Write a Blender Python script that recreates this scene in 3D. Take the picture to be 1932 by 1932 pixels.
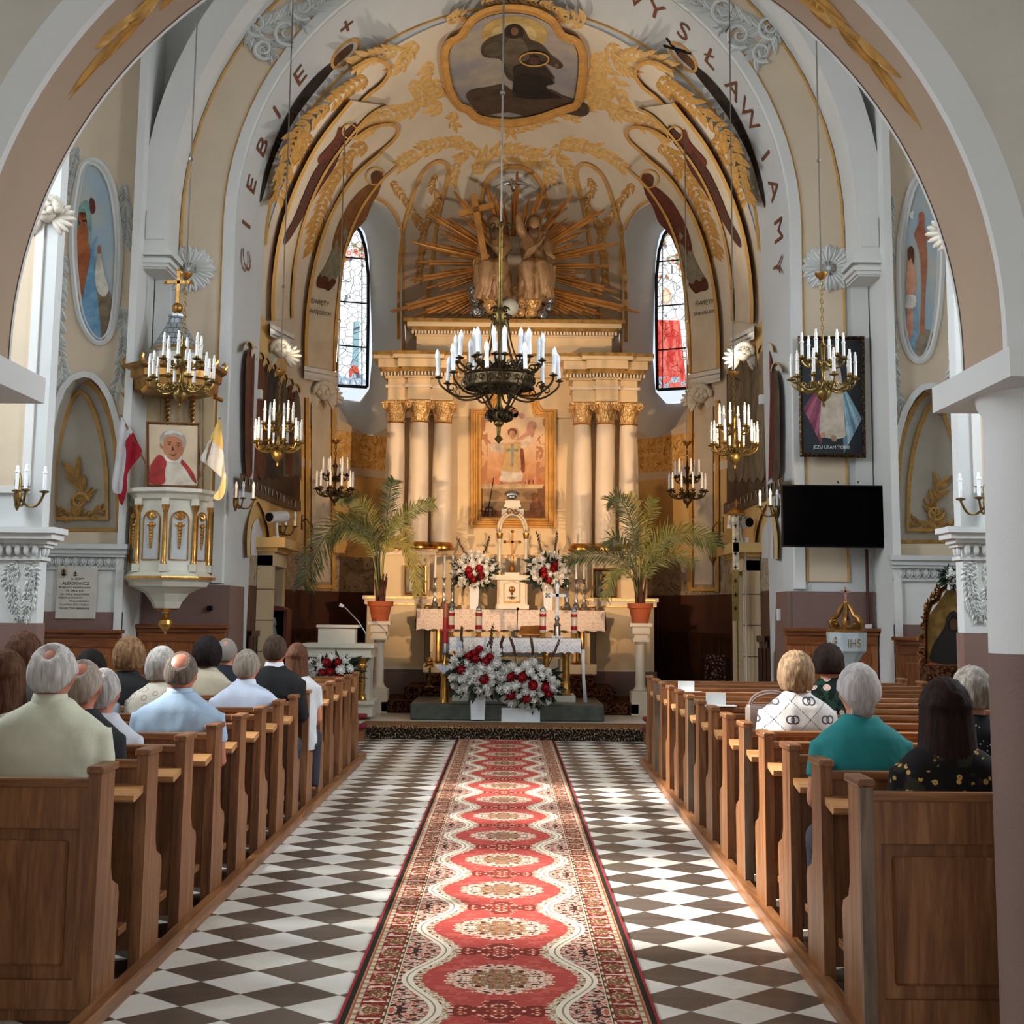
import bpy, bmesh, math, random
from mathutils import Vector, Matrix, noise
from mathutils.geometry import delaunay_2d_cdt
PI = math.pi; sin, cos = math.sin, math.cos
R = math.radians
scene = bpy.context.scene
for o in list(bpy.data.objects): bpy.data.objects.remove(o)
COL = scene.collection

# ---------------------------------------------------------------- camera, sky, sun, lights, exposure
FPX, PPX, PPY = 2817.0, 966.0, 745.0            # focal length and principal point of the photograph (1932 px frame)
PITCH, ROLL, YAW, EYE = math.atan(418 / 2817.0), R(0.6), 0.0009, 1.60
cam = bpy.data.cameras.new('camera'); camo = bpy.data.objects.new('camera', cam); COL.objects.link(camo)
cam.sensor_width = 36; cam.lens = 36 * FPX / 1932; cam.shift_y = -(966 - PPY) / 1932
cam.clip_end = 200
camo.matrix_world = (Matrix.Translation((0, 0, EYE)) @ Matrix.Rotation(-YAW, 4, 'Z') @ Matrix.Rotation(PI / 2 + PITCH, 4, 'X')
                     @ Matrix.Rotation(ROLL, 4, 'Z'))
scene.camera = camo
scene.view_settings.view_transform = 'Standard'; scene.view_settings.look = 'None'
scene.view_settings.gamma = 1; scene.view_settings.exposure = 0.2
scene.cycles.use_denoising = True
scene.cycles.max_bounces = 6; scene.cycles.diffuse_bounces = 4; scene.cycles.glossy_bounces = 3
scene.cycles.transmission_bounces = 4; scene.cycles.transparent_max_bounces = 6
scene.cycles.sample_clamp_indirect = 4.0; scene.cycles.caustics_reflective = False; scene.cycles.caustics_refractive = False
w = bpy.data.worlds.new('sky'); scene.world = w; w.use_nodes = True
w.node_tree.nodes['Background'].inputs[0].default_value = (0.72, 0.80, 0.92, 1)
w.node_tree.nodes['Background'].inputs[1].default_value = 1.0

def lamp(kind, name, loc, target, energy, color, **kw):
    l = bpy.data.lights.new(name, kind); l.energy = energy; l.color = color
    for k, v in kw.items(): setattr(l, k, v)
    o = bpy.data.objects.new(name, l); COL.objects.link(o); o.location = loc
    o.rotation_euler = (Vector(target) - Vector(loc)).to_track_quat('-Z', 'Y').to_euler()
    return o
# the sun comes through the high windows of the left nave wall
SUN_T = Vector((1.4, 9.8, 0.0)); SUN_D = Vector((-9.1, 0.7, 7.0))
lamp('SUN', 'sun', SUN_T + SUN_D, SUN_T, 10.0, (1.0, 0.97, 0.93), angle=R(5))
# daylight entering at the nave windows, left and right
for sx, e in ((-1, 360), (1, 310)):
    for y in (9.6, 13.9):
        lamp('AREA', 'window_daylight', (sx * 6.6, y, 6.6), (0, y + 1.0, 3.5), e, (0.84, 0.92, 1.0), shape='RECTANGLE', size=2.2, size_y=3.6, spread=R(125))
# added fill lamp under the choir loft, in front of the closed back wall
lamp('AREA', 'porch_fill', (0, -1.4, 2.3), (0, 6, 2.6), 120, (0.95, 0.96, 1.0), shape='RECTANGLE', size=4.5, size_y=3.4)
# the two warm floodlights on the nave walls aimed at the altar, and stained-glass daylight
for sx in (-1, 1):
    lamp('SPOT', 'floodlight_beam', (sx * 4.2, 14.3, 2.9), (-sx * 0.1, 25.2, 3.7), 2300, (1.0, 0.64, 0.36), spot_size=R(38), spot_blend=0.8, shadow_soft_size=0.05)
    lamp('SPOT', 'vault_fill_beam', (sx * 3.42, 21.55, 4.95), (-sx * 0.6, 23.4, 10.2), 330, (1.0, 0.86, 0.70), spot_size=R(98), spot_blend=0.7, shadow_soft_size=0.15)  # added beam to brighten the vault, set near the small arch floodlights
    lamp('AREA', 'window_daylight', (sx * 3.75, 26.6, 6.1), (sx * 1.2, 24.0, 6.4), 260, (0.86, 0.93, 1.0), shape='RECTANGLE', size=0.7, size_y=2.8)

# ---------------------------------------------------------------- photo pixel -> point in the room at a known depth
def ray(x, y):
    u, v = x - PPX, -(y - PPY)
    c, s = cos(ROLL), sin(ROLL); u, v = u * c - v * s, u * s + v * c
    d = (u, FPX * cos(PITCH) - v * sin(PITCH), FPX * sin(PITCH) + v * cos(PITCH))
    c, s = cos(YAW), sin(YAW)
    return Vector((d[0] * c + d[1] * s, -d[0] * s + d[1] * c, d[2]))
def at(x, y, Y): d = ray(x, y); return Vector((0, 0, EYE)) + d * (Y / d.y)
def atz(x, y, Z): d = ray(x, y); return Vector((0, 0, EYE)) + d * ((Z - EYE) / d.z)
def SY(Y):                                       # a plane facing the camera
    return lambda x, y, lift=0: at(x, y, Y - lift)

# ---------------------------------------------------------------- mesh builder
class MB:
    def __init__(s): s.v = []; s.f = []; s.m = []; s.mi = 0
    def add(s, vs, fs):
        b = len(s.v); s.v += [tuple(p) for p in vs]; s.f += [tuple(i + b for i in f) for f in fs]; s.m += [s.mi] * len(fs); return s
    def box(s, x0, x1, y0, y1, z0, z1):
        if x0 > x1: x0, x1 = x1, x0
        if y0 > y1: y0, y1 = y1, y0
        if z0 > z1: z0, z1 = z1, z0
        return s.add([(x0,y0,z0),(x1,y0,z0),(x1,y1,z0),(x0,y1,z0),(x0,y0,z1),(x1,y0,z1),(x1,y1,z1),(x0,y1,z1)],
                     [(0,3,2,1),(4,5,6,7),(0,1,5,4),(1,2,6,5),(2,3,7,6),(3,0,4,7)])
    def bbox(s, x0, x1, y0, y1, z0, z1, b=0.01):     # box with chamfered vertical and top edges
        x0, x1 = min(x0, x1), max(x0, x1); y0, y1 = min(y0, y1), max(y0, y1); z0, z1 = min(z0, z1), max(z0, z1)
        ring = lambda i, z: [(x0+i,y0+b+0*i,z),(x0+b,y0+i,z),(x1-b,y0+i,z),(x1-i,y0+b,z),(x1-i,y1-b,z),(x1-b,y1-i,z),(x0+b,y1-i,z),(x0+i,y1-b,z)]
        rs = [ring(b*.6, z0), ring(0, z0+b), ring(0, z1-b), ring(b*.6, z1)]
        return s.loft(rs, cap=True)
    def loft(s, rings, cap=False, closed=True):
        n = len(rings[0]); vs = [p for r in rings for p in r]; fs = []
        for i in range(len(rings)-1):
            for j in range(n if closed else n-1):
                k = (j+1) % n; fs.append((i*n+j, i*n+k, (i+1)*n+k, (i+1)*n+j))
        if cap: fs.append(tuple(reversed(range(n)))); fs.append(tuple((len(rings)-1)*n+j for j in range(n)))
        return s.add(vs, fs)
    def lathe(s, c, prof, n=16, a0=0, a1=2*PI, cap=True, flute=0, nf=0):
        full = abs(a1-a0-2*PI) < 1e-6; rings = []
        for r, z in prof:
            rings.append([(c[0]+r*(1-flute*(0.5+0.5*cos(nf*a)))*cos(a), c[1]+r*(1-flute*(0.5+0.5*cos(nf*a)))*sin(a), c[2]+z) for a in [a0+(a1-a0)*j/(n if full else n-1) for j in range(n)]])
        return s.loft(rings, cap=cap and full, closed=full)
    def tube(s, pts, r, n=6, cap=True):
        pts = [Vector(p) for p in pts]; rr = r if isinstance(r, (list, tuple)) else [r]*len(pts); rings = []
        t = (pts[1]-pts[0]).normalized(); up = Vector((0,0,1)) if abs(t.z) < .9 else Vector((1,0,0))
        a = t.cross(up).normalized()
        for i, p in enumerate(pts):
            t = (pts[min(i+1,len(pts)-1)]-pts[max(i-1,0)])
            if t.length < 1e-9: t = Vector((0,0,1))
            t.normalize(); a = a - t*a.dot(t)
            if a.length < 1e-6: a = t.orthogonal()
            a.normalize(); b = t.cross(a)
            rings.append([p + (a*cos(2*PI*j/n) + b*sin(2*PI*j/n))*rr[i] for j in range(n)])
        return s.loft(rings, cap=cap)
    def sphere(s, c, r, n=10, m=6, sc=(1,1,1), rot=None):
        rings = []
        for i in range(m+1):
            th = PI*i/m; q = max(sin(th), 1e-3)
            ring = []
            for j in range(n):
                p = Vector((r*q*cos(2*PI*j/n)*sc[0], r*q*sin(2*PI*j/n)*sc[1], -r*cos(th)*sc[2]))
                if rot: p = rot @ p
                ring.append(Vector(c)+p)
            rings.append(ring)
        return s.loft(rings, cap=True)
    def prism(s, poly, axis, a, b):              # extrude a 2D polygon along an axis ('x': pts are (y,z); 'y': (x,z); 'z': (x,y))
        def P(p, t): return (t,p[0],p[1]) if axis == 'x' else ((p[0],t,p[1]) if axis == 'y' else (p[0],p[1],t))
        n = len(poly); vs, _, fs = tri2(poly)
        s.add([P(p,a) for p in vs], [tuple(reversed(f)) for f in fs]); s.add([P(p,b) for p in vs], fs)
        return s.add([P(p,a) for p in poly]+[P(p,b) for p in poly], [(i,(i+1)%n,n+(i+1)%n,n+i) for i in range(n)])
    def ribbon(s, A, B):                         # strip between two polylines
        n = len(A); return s.add(list(A)+list(B), [(i,i+1,n+i+1,n+i) for i in range(n-1)])
    def xf(s, M, start=0):
        for i in range(start, len(s.v)): s.v[i] = tuple(M @ Vector(s.v[i]))
        return s

def inpoly(p, poly):
    c = False; j = len(poly)-1
    for i in range(len(poly)):
        a, b = poly[i], poly[j]
        if (a[1] > p[1]) != (b[1] > p[1]) and p[0] < (b[0]-a[0])*(p[1]-a[1])/(b[1]-a[1])+a[0]: c = not c
        j = i
    return c
def tri2(poly, holes=(), step=None):             # triangulate, optionally with interior points every `step`
    pts = [Vector((p[0], p[1])) for p in poly]; edges = [(i, (i+1) % len(poly)) for i in range(len(poly))]
    for h in holes:
        b = len(pts); pts += [Vector((p[0], p[1])) for p in h]; edges += [(b+i, b+(i+1) % len(h)) for i in range(len(h))]
    if step:
        xs = [p[0] for p in poly]; ys = [p[1] for p in poly]; x = min(xs)+step/2
        while x < max(xs):
            y = min(ys)+step/2
            while y < max(ys):
                if inpoly((x,y), poly) and not any(inpoly((x,y), h) for h in holes): pts.append(Vector((x+.01*sin(y), y+.01*cos(x))))
                y += step
            x += step
    r = delaunay_2d_cdt(pts, edges, [], 1, 1e-5)
    vs = [(v.x, v.y) for v in r[0]]; fs = []
    for f in r[2]:
        c = (sum(vs[i][0] for i in f)/3, sum(vs[i][1] for i in f)/3)
        if not any(inpoly(c, h) for h in holes): fs.append(tuple(f))
    return vs, r[1], fs
def spline(pts, n=6, closed=True):
    out = []; N = len(pts)
    for i in range(N if closed else N-1):
        p = [Vector(pts[(i+k) % N if closed else min(max(i+k,0),N-1)]) for k in (-1,0,1,2)]
        for j in range(n):
            t = j/n; out.append(tuple(0.5*((2*p[1])+(p[2]-p[0])*t+(2*p[0]-5*p[1]+4*p[2]-p[3])*t*t+(3*p[1]-p[0]-3*p[2]+p[3])*t**3)))
    if not closed: out.append(tuple(pts[-1]))
    return out
def mesh_of(mb, mats, smooth=False):
    me = bpy.data.meshes.new('m'); me.from_pydata([tuple(v) for v in mb.v], [], mb.f)
    for m in (mats if isinstance(mats, (list, tuple)) else [mats]): me.materials.append(m)
    if len(set(mb.m)) > 1: me.polygons.foreach_set('material_index', mb.m)
    me.validate(); me.update()
    if smooth:
        me.polygons.foreach_set('use_smooth', [True]*len(me.polygons))
        if smooth is not True: me.set_sharp_from_angle(angle=R(smooth))
    return me
def obj(name, mb, mats, parent=None, smooth=False, label=None, fix=True):
    o = bpy.data.objects.new(name, mesh_of(mb, mats, smooth)); COL.objects.link(o)
    if parent is not None:
        o.parent = parent
        if fix:
            q = parent; L = Vector((0,0,0))
            while q is not None: L += q.location; q = q.parent
            o.location = -L
    if label: o['label'] = label
    fixn(o, mb)
    return o
def fixn(o, mb):
    bm = bmesh.new(); bm.from_mesh(o.data); bmesh.ops.recalc_face_normals(bm, faces=bm.faces); bm.to_mesh(o.data); bm.free()
def thing(name, label, cat, loc=(0,0,0), group=None, rz=0):
    o = bpy.data.objects.new(name, None); COL.objects.link(o); o.location = loc; o.rotation_euler = (0,0,rz); o.empty_display_size = .1
    o['label'] = label; o['category'] = cat
    if group: o['group'] = group
    return o
def solo(name, mb, mats, label, cat, group=None, smooth=False, kind=None):
    o = obj(name, mb, mats, None, smooth); o['label'] = label; o['category'] = cat
    if group: o['group'] = group
    if kind: o['kind'] = kind
    return o
def struct(name, mb, mats, smooth=False, parent=None):
    o = obj(name, mb, mats, parent, smooth)
    if parent is None: o['kind'] = 'structure'
    return o
def copy_tree(o, parent=None, loc=None, rz=None, label=None):
    c = o.copy(); COL.objects.link(c); c.parent = parent
    if loc is not None: c.location = loc
    if rz is not None: c.rotation_euler = (0,0,rz)
    if label: c['label'] = label
    for ch in o.children: copy_tree(ch, c)
    return c
rnd = random.Random(7)

# decal: a painted or applied shape given by its outline, laid on a surface of the room
def decal(mb, pts, surf, lift=0.01, step=None, holes=(), thick=0):
    vs, _, fs = tri2(pts, holes, step)
    top = [surf(x, y, lift+thick) for x, y in vs]; b = len(mb.v)
    mb.add(top, fs)
    if thick:
        for loop in [pts]+list(holes):
            A = [surf(p[0], p[1], lift+thick) for p in loop]; B = [surf(p[0], p[1], 0) for p in loop]
            A.append(A[0]); B.append(B[0]); mb.ribbon(A, B)
    return mb
def band(mb, pts, wpx, surf, lift=0.02, closed=False, prof=None):   # raised moulding along a path
    P = [Vector(p) for p in pts]; n = len(P); L = []; 
    for i in range(n):
        a = P[(i-1) % n] if closed else P[max(i-1,0)]; b = P[(i+1) % n] if closed else P[min(i+1,n-1)]
        t = (b-a).normalized(); L.append(Vector((-t.y, t.x)))
    prof = prof or [(-.5,0),(-.45,1),(.45,1),(.5,0)]
    rows = []
    for o_, h in prof:
        row = [surf(*(P[i]+L[i]*wpx*o_), lift*h + .002) for i in range(n)]
        if closed: row.append(row[0])
        rows.append(row)
    for i in range(len(rows)-1): mb.ribbon(rows[i], rows[i+1])
    return mb
def ell(cx, cy, rx, ry, n=32, a0=0, a1=2*PI, end=False):
    m = n if not end else n-1
    return [(cx+rx*cos(a0+(a1-a0)*i/m), cy+ry*sin(a0+(a1-a0)*i/m)) for i in range(n)]
def leaf(mb, x, y, ang, ln, wd, surf, h=0.03, curl=0.35):           # one carved acanthus lobe, in photo px on a surface
    d = Vector((cos(ang), sin(ang))); q = Vector((-d.y, d.x)); p = Vector((x, y))
    def S(a, b, hh): v = p+d*ln*a+q*(wd*b+curl*ln*a*a); return surf(v.x, v.y, hh)
    row = [(0,.12,.3),(.25,.45,.8),(.5,.5,1),(.75,.34,.8),(1,.02,.15)]
    vs = []
    for a, b, k in row: vs += [S(a,-b,.002), S(a,-b*.3,h*k), S(a,0,h*k*.55), S(a,b*.3,h*k), S(a,b,.002)]
    fs = [(i*5+j, i*5+j+1, i*5+j+6, i*5+j+5) for i in range(4) for j in range(4)]
    mb.add(vs, fs)
def foliage(mb, path, wd, surf, h=0.03, sp=0.45, rng=None, vary=True):          # leaves along a path
    rng = rng or rnd; P = spline(path, 10, False); acc = 0; s = 1
    for i in range(1, len(P)):
        a, b = Vector(P[i-1]), Vector(P[i]); acc += (b-a).length
        if acc > wd*sp:
            acc = 0; t = (b-a); an = math.atan2(t.y, t.x); k = .75+.5*rng.random()
            for sg in (1, -1):
                leaf(mb, b.x, b.y, an+sg*(.75+.4*rng.random()), wd*k*.95, wd*.42*k, surf, h*(.7+.5*rng.random()), -sg*.35)
            s = -s
def swirl(mb, cx, cy, r, turns, a0, sg, surf, tr=0.03, px=3.0):                # a C-scroll
    n = int(10*turns)+6; A = []; 
    rows = [[] for _ in range(5)]
    for i in range(n):
        t = i/(n-1); an = a0+sg*2*PI*turns*t; rr = r*(1-.85*t); ww = px*(1-.6*t)
        for k, (o_, hh) in enumerate(((-1,0),(-.6,.8),(0,1),(.6,.8),(1,0))):
            q = rr+ww*o_; rows[k].append(surf(cx+q*cos(an), cy+q*sin(an), .003+tr*hh*(1-.3*t)))
    for k in range(4): mb.ribbon(rows[k], rows[k+1])
# ---------------------------------------------------------------- materials (all node based)
def lin(c):
    if isinstance(c, str): c = [int(c[i:i+2], 16)/255 for i in (0,2,4)]
    return tuple(x/12.92 if x <= .04045 else ((x+.055)/1.055)**2.4 for x in c)
class E:                                          # small expression wrapper over math nodes
    def __init__(s, nt, k): s.nt, s.k = nt, k
    def _m(s, op, *a):
        n = s.nt.nodes.new('ShaderNodeMath'); n.operation = op
        for i, x in enumerate((s,)+a):
            if isinstance(x, E): s.nt.links.new(x.k, n.inputs[i])
            else: n.inputs[i].default_value = x
        return E(s.nt, n.outputs[0])
    def __add__(s, o): return s._m('ADD', o)
    def __sub__(s, o): return s._m('SUBTRACT', o)
    def __mul__(s, o): return s._m('MULTIPLY', o)
    def __truediv__(s, o): return s._m('DIVIDE', o)
    __radd__ = __add__; __rmul__ = __mul__
    def __rsub__(s, o): return (s*-1)+o
    def gt(s, o): return s._m('GREATER_THAN', o)
    def lt(s, o): return s._m('LESS_THAN', o)
    def abs(s): return s._m('ABSOLUTE')
    def sin(s): return s._m('SINE')
    def cos(s): return s._m('COSINE')
    def floor(s): return s._m('FLOOR')
    def round(s): return s._m('ROUND')
    def fract(s): return s._m('FRACT')
    def pow(s, o): return s._m('POWER', o)
    def sqrt(s): return s._m('SQRT')
    def mn(s, o): return s._m('MINIMUM', o)
    def mx(s, o): return s._m('MAXIMUM', o)
    def mod(s, o): return s._m('FLOORED_MODULO', o)
    def ping(s, o): return s._m('PINGPONG', o)
    def smooth(s, a, b):
        n = s.nt.nodes.new('ShaderNodeMapRange'); n.interpolation_type = 'SMOOTHSTEP'; s.nt.links.new(s.k, n.inputs[0])
        n.inputs[1].default_value = a; n.inputs[2].default_value = b; return E(s.nt, n.outputs[0])
class Mt:
    def __init__(s, name, rough=.6, metal=0, spec=.5):
        s.m = bpy.data.materials.new(name); s.m.use_nodes = True; s.nt = s.m.node_tree; s.b = s.nt.nodes['Principled BSDF']
        s.b.inputs['Roughness'].default_value = rough; s.b.inputs['Metallic'].default_value = metal; s.b.inputs['Specular IOR Level'].default_value = spec
    def xyz(s, sc=(1,1,1), world=False):
        tc = s.nt.nodes.new('ShaderNodeNewGeometry' if world else 'ShaderNodeTexCoord')
        mp = s.nt.nodes.new('ShaderNodeMapping'); s.nt.links.new(tc.outputs['Position' if world else 'Object'], mp.inputs[0]); mp.inputs['Scale'].default_value = sc
        s.vec = mp.outputs[0]
        sp = s.nt.nodes.new('ShaderNodeSeparateXYZ'); s.nt.links.new(mp.outputs[0], sp.inputs[0])
        return [E(s.nt, sp.outputs[i]) for i in range(3)]
    def comb(s, x, y, z=0):
        n = s.nt.nodes.new('ShaderNodeCombineXYZ')
        for i, q in enumerate((x, y, z)):
            if isinstance(q, E): s.nt.links.new(q.k, n.inputs[i])
            else: n.inputs[i].default_value = q
        return n.outputs[0]
    def noise(s, vec, scale=5, detail=3, rough=.5, dist=0):
        n = s.nt.nodes.new('ShaderNodeTexNoise'); s.nt.links.new(vec, n.inputs['Vector'])
        n.inputs['Scale'].default_value = scale; n.inputs['Detail'].default_value = detail; n.inputs['Roughness'].default_value = rough; n.inputs['Distortion'].default_value = dist
        return E(s.nt, n.outputs[0])
    def vor(s, vec, scale=5, feat='F1', out=0, rnd_=1):
        n = s.nt.nodes.new('ShaderNodeTexVoronoi'); n.feature = feat; s.nt.links.new(vec, n.inputs['Vector']); n.inputs['Scale'].default_value = scale
        if 'Randomness' in n.inputs: n.inputs['Randomness'].default_value = rnd_
        return E(s.nt, n.outputs[out])
    def wn(s, vec):
        n = s.nt.nodes.new('ShaderNodeTexWhiteNoise'); s.nt.links.new(vec, n.inputs['Vector']); return E(s.nt, n.outputs[0])
    def mix(s, f, a, b):
        n = s.nt.nodes.new('ShaderNodeMix'); n.data_type = 'RGBA'
        if isinstance(f, E): s.nt.links.new(f.k, n.inputs[0])
        else: n.inputs[0].default_value = f
        for i, c in ((6, a), (7, b)):
            if isinstance(c, (str, tuple, list)): n.inputs[i].default_value = (*lin(c), 1)
            else: s.nt.links.new(c, n.inputs[i])
        return n.outputs[2]
    def ramp(s, f, stops):
        n = s.nt.nodes.new('ShaderNodeValToRGB'); s.nt.links.new(f.k, n.inputs[0]); cr = n.color_ramp
        while len(cr.elements) < len(stops): cr.elements.new(.5)
        for e, (p, c) in zip(cr.elements, stops): e.position = p; e.color = (*lin(c), 1)
        return n.outputs[0]
    def col(s, c):
        if isinstance(c, (str, tuple, list)): s.b.inputs['Base Color'].default_value = (*lin(c), 1)
        else: s.nt.links.new(c, s.b.inputs['Base Color'])
        return s
    def bump(s, h, k=.3, d=.01):
        n = s.nt.nodes.new('ShaderNodeBump'); s.nt.links.new(h.k, n.inputs['Height']); n.inputs['Strength'].default_value = k; n.inputs['Distance'].default_value = d
        s.nt.links.new(n.outputs[0], s.b.inputs['Normal']); return s
def plain(name, c, rough=.6, metal=0, var=.06, sc=3, bump=0, bs=30, spec=.4, c2=None):
    m = Mt(name, rough, metal, spec); x, y, z = m.xyz()
    n = m.noise(m.vec, sc, 4, .6)
    c = lin(c); d = lin(c2) if c2 else tuple(v*(1-var*4) for v in c)
    def un(v): return tuple((12.92*q if q <= .0031308 else 1.055*max(q,0)**(1/2.4)-.055) for q in v)
    m.col(m.mix(n.smooth(.3,.75), un(c), un(d)))
    if bump: m.bump(m.noise(m.vec, bs, 3), bump, .01)
    return m.m
def scrolls(name, base, line, hi=None, sc=3, rough=.8, wv=.06, freq=5.0, relief=.5):     # painted scrollwork: swirling outline strokes
    m = Mt(name, rough, 0, .2); m.xyz()
    n = m.noise(m.vec, sc, 1.2, .45, 1.4); q = (n*freq).fract()
    l = ((q-.5).abs()).lt(wv); n2 = m.noise(m.vec, sc*2.6, 2)
    c = m.mix(n2.smooth(.35,.65), base, hi or base); m.col(m.mix(l*.85, c, line)); m.bump(q.smooth(0,.6), relief, .02); return m.m
def wood(name, a, b, c, axis='z', rough=.42, sc=1.0):
    m = Mt(name, rough, 0, .4); s_ = {'x': (1.2,14,14), 'y': (14,1.2,14), 'z': (14,14,1.2)}[axis]
    m.xyz(tuple(v*sc for v in s_)); n = m.noise(m.vec, 1.0, 5, .6, 1.2); g = m.noise(m.vec, 5.0, 3, .7)
    k = (n*.75+g*.25)
    m.col(m.ramp(k, [(.3, a), (.5, b), (.72, c)])); m.bump(g, .15, .004); return m.m
def dimgold(name, a='b0762e', b='6e4414', rough=.32): return None
M = {}
M['beige'] = plain('beige plaster', 'd8c6ac', .9, var=.03, sc=.7, bump=.08, bs=60)
M['beige_warm'] = plain('warm beige plaster', 'dcc39c', .9, var=.03, sc=.7, bump=.08, bs=60)
M['white'] = plain('white plaster', 'dcdcd8', .85, var=.02, sc=.8, bump=.1, bs=50)
M['grey'] = plain('pale grey plaster', 'cbcdcb', .85, var=.02, sc=.8, bump=.1, bs=50)
M['taupe'] = plain('taupe arch paint', 'b59c84', .85, var=.05, sc=.6, bump=.1, bs=50)
M['mauve'] = plain('mauve brown dado paint', '7d6259', .6, var=.04, sc=1.2, bump=.15, bs=90)
M['niche'] = plain('pale niche paint', 'ccc5b6', .9, var=.03)
M['goldpaint'] = plain('golden ochre line paint', 'dba75c', .75, var=.07, sc=5)
M['ochre'] = plain('ochre plaster', 'ddb877', .9, var=.04, sc=.7)
M['cream'] = plain('cream altar paint', 'e6cfa6', .55, var=.03, sc=1.5)
M['creamlt'] = plain('light cream column paint', 'ecdcc4', .4, var=.02, sc=1.5)
M['gold'] = plain('gilding', 'e0a85a', .28, .9, var=.12, sc=9, bump=.25, bs=40)
M['goldd'] = plain('dark bronze gilding', 'b78547', .34, .85, var=.15, sc=6, bump=.2, bs=30)  # browner, darker tone than the plain gilding
_m = Mt('carved gilding', .35, .55); _m.xyz(); _v = _m.vor(_m.vec, 42); _n = _m.noise(_m.vec, 30, 3); _m.col(_m.ramp(_v*.8+_n*.5, [(.2,'8a5c28'),(.38,'d39c50'),(.6,'f4cf94')])); _m.bump(_v*-1+_n, .6, .02); M['carved'] = _m.m  # crevice shade of the carving is put into the colour
M['brass'] = plain('aged brass', '8d7440', .38, .9, var=.15, sc=14, bump=.3, bs=60)
M['bronze'] = plain('dark chandelier bronze', '5a4a33', .42, .85, var=.15, sc=14, bump=.3, bs=60)
M['silver'] = plain('silver metal', 'b9bcc0', .25, .95, var=.08, sc=9)
M['black'] = plain('black plastic', '08080a', .5, 0, var=0, spec=.15)
M['screen'] = plain('switched off screen glass', '020203', .8, 0, var=0, spec=.03)
M['candle'] = plain('white candle sleeve', 'e9e8e2', .5, 0, var=.02)
M['bulb'] = plain('frosted flame bulb', 'eef3f6', .3, 0, var=0)
M['leather'] = plain('dark red velvet', '7c1424', .8, 0, var=.1)
M['terracotta'] = plain('terracotta', 'c4643a', .7, 0, var=.07, sc=6, bump=.1)
M['marble_lt'] = plain('pale marble', 'cfc9bd', .3, 0, var=.04, sc=3)
M['stone_grn'] = plain('dark green grey stone', '4e5248', .35, 0, var=.12, sc=7)
M['whitewd'] = plain('white lacquered wood', 'ded9c8', .4, 0, var=.02)
M['linen'] = plain('white linen', 'e4e6ea', .85, 0, var=.03, sc=20)
M['skin'] = plain('skin', 'c08a70', .5, 0, var=.06, sc=9)
M['dark'] = plain('near black brown', '120c08', .8)  # near-black tone for leading, letters, crosses and the doorway block
M['rope'] = plain('steel cable', '7a7266', .5, .5)
oak = ('52301a', '7a4e2c', 'a27146')
M['oak_z'] = wood('oak with upright grain', *oak, 'z'); M['oak_x'] = wood('oak with level grain', *oak, 'x'); M['oak_y'] = wood('oak grain along the aisle', *oak, 'y')
M['oak_old'] = wood('greyed worn oak', '4a3c30', '6f5c4a', '8b765e', 'z', .6); M['oak_lt'] = wood('polished light oak', '94633a', 'b07f50', 'c89a68', 'x', .35)
M['dkwood_z'] = wood('dark panelling', '2a160c', '3f2413', '55331c', 'z', .4); M['panel_z'] = wood('wainscot oak', '643314', '8c5026', 'a56836', 'z', .4); M['panel_x'] = wood('wainscot rail oak', '55290f', '7d4520', '945a2c', 'x', .35)
M['sc_white'] = scrolls('white relief foliage', 'dfe1de', '8d8f8b', 'f0f1ee', 3.5, .85, .035, 4)
M['sc_gold'] = scrolls('painted golden foliage', 'd9a659', '9a6a33', 'ecc684', 3.0, .85, .05, 5)
M['sc_brown'] = scrolls('taupe scrollwork', 'a8967c', '5d4c39', 'b8a890', 2.6, .85, .05, 6, .3)
M['sc_line'] = scrolls('faint line scrollwork', 'cfc3ab', '857559', None, 4.5, .9, .035, 5, .1)
M['wleaf'] = plain('white stucco leaf', 'dcdedb', .8, var=.02); M['gleaf'] = plain('golden stucco leaf', 'e8bd76', .8, var=.08, sc=12); M['gleaf2'] = plain('ochre painted leaf', 'd8a65a', .8, var=.1, sc=12)

# floor: pale and dark tiles laid on the diagonal
def m_floor():
    m = Mt('chequered floor tiles', .32, 0, .4); x, y, z = m.xyz(world=True)
    D = .42; c = at(1360.1, 1721.6, 1); c = atz(1360.1, 1721.6, 0); cx, cy = c.x, c.y+D/2
    a = ((x-cx)+(y-cy))/D; b = ((x-cx)-(y-cy))/D; ra, rb = a.round(), b.round()
    chk = ((ra+rb)*.5).fract().gt(.25)
    n = m.noise(m.comb(x, y), 2.3, 5, .6); t = m.wn(m.comb(ra, rb)); n3 = m.noise(m.comb(x*.5, y*4), 3, 3)
    wht = m.mix((n*.7+t*.35).smooth(.35,.85), 'dcd9d0', 'b9b2a2'); drk = m.mix((n3*.7+t*.4).smooth(.3,.8), '5b5047', '463c34')
    g = ((a-ra).abs().gt(.488)).mx((b-rb).abs().gt(.488))
    m.col(m.mix(g*.6, m.mix(chk, drk, wht), '5f5344'))
    m.nt.links.new((n*.25+.22).k, m.b.inputs['Roughness']); m.bump(g*-1, .3, .003); return m.m
M['floor'] = m_floor()
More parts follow.
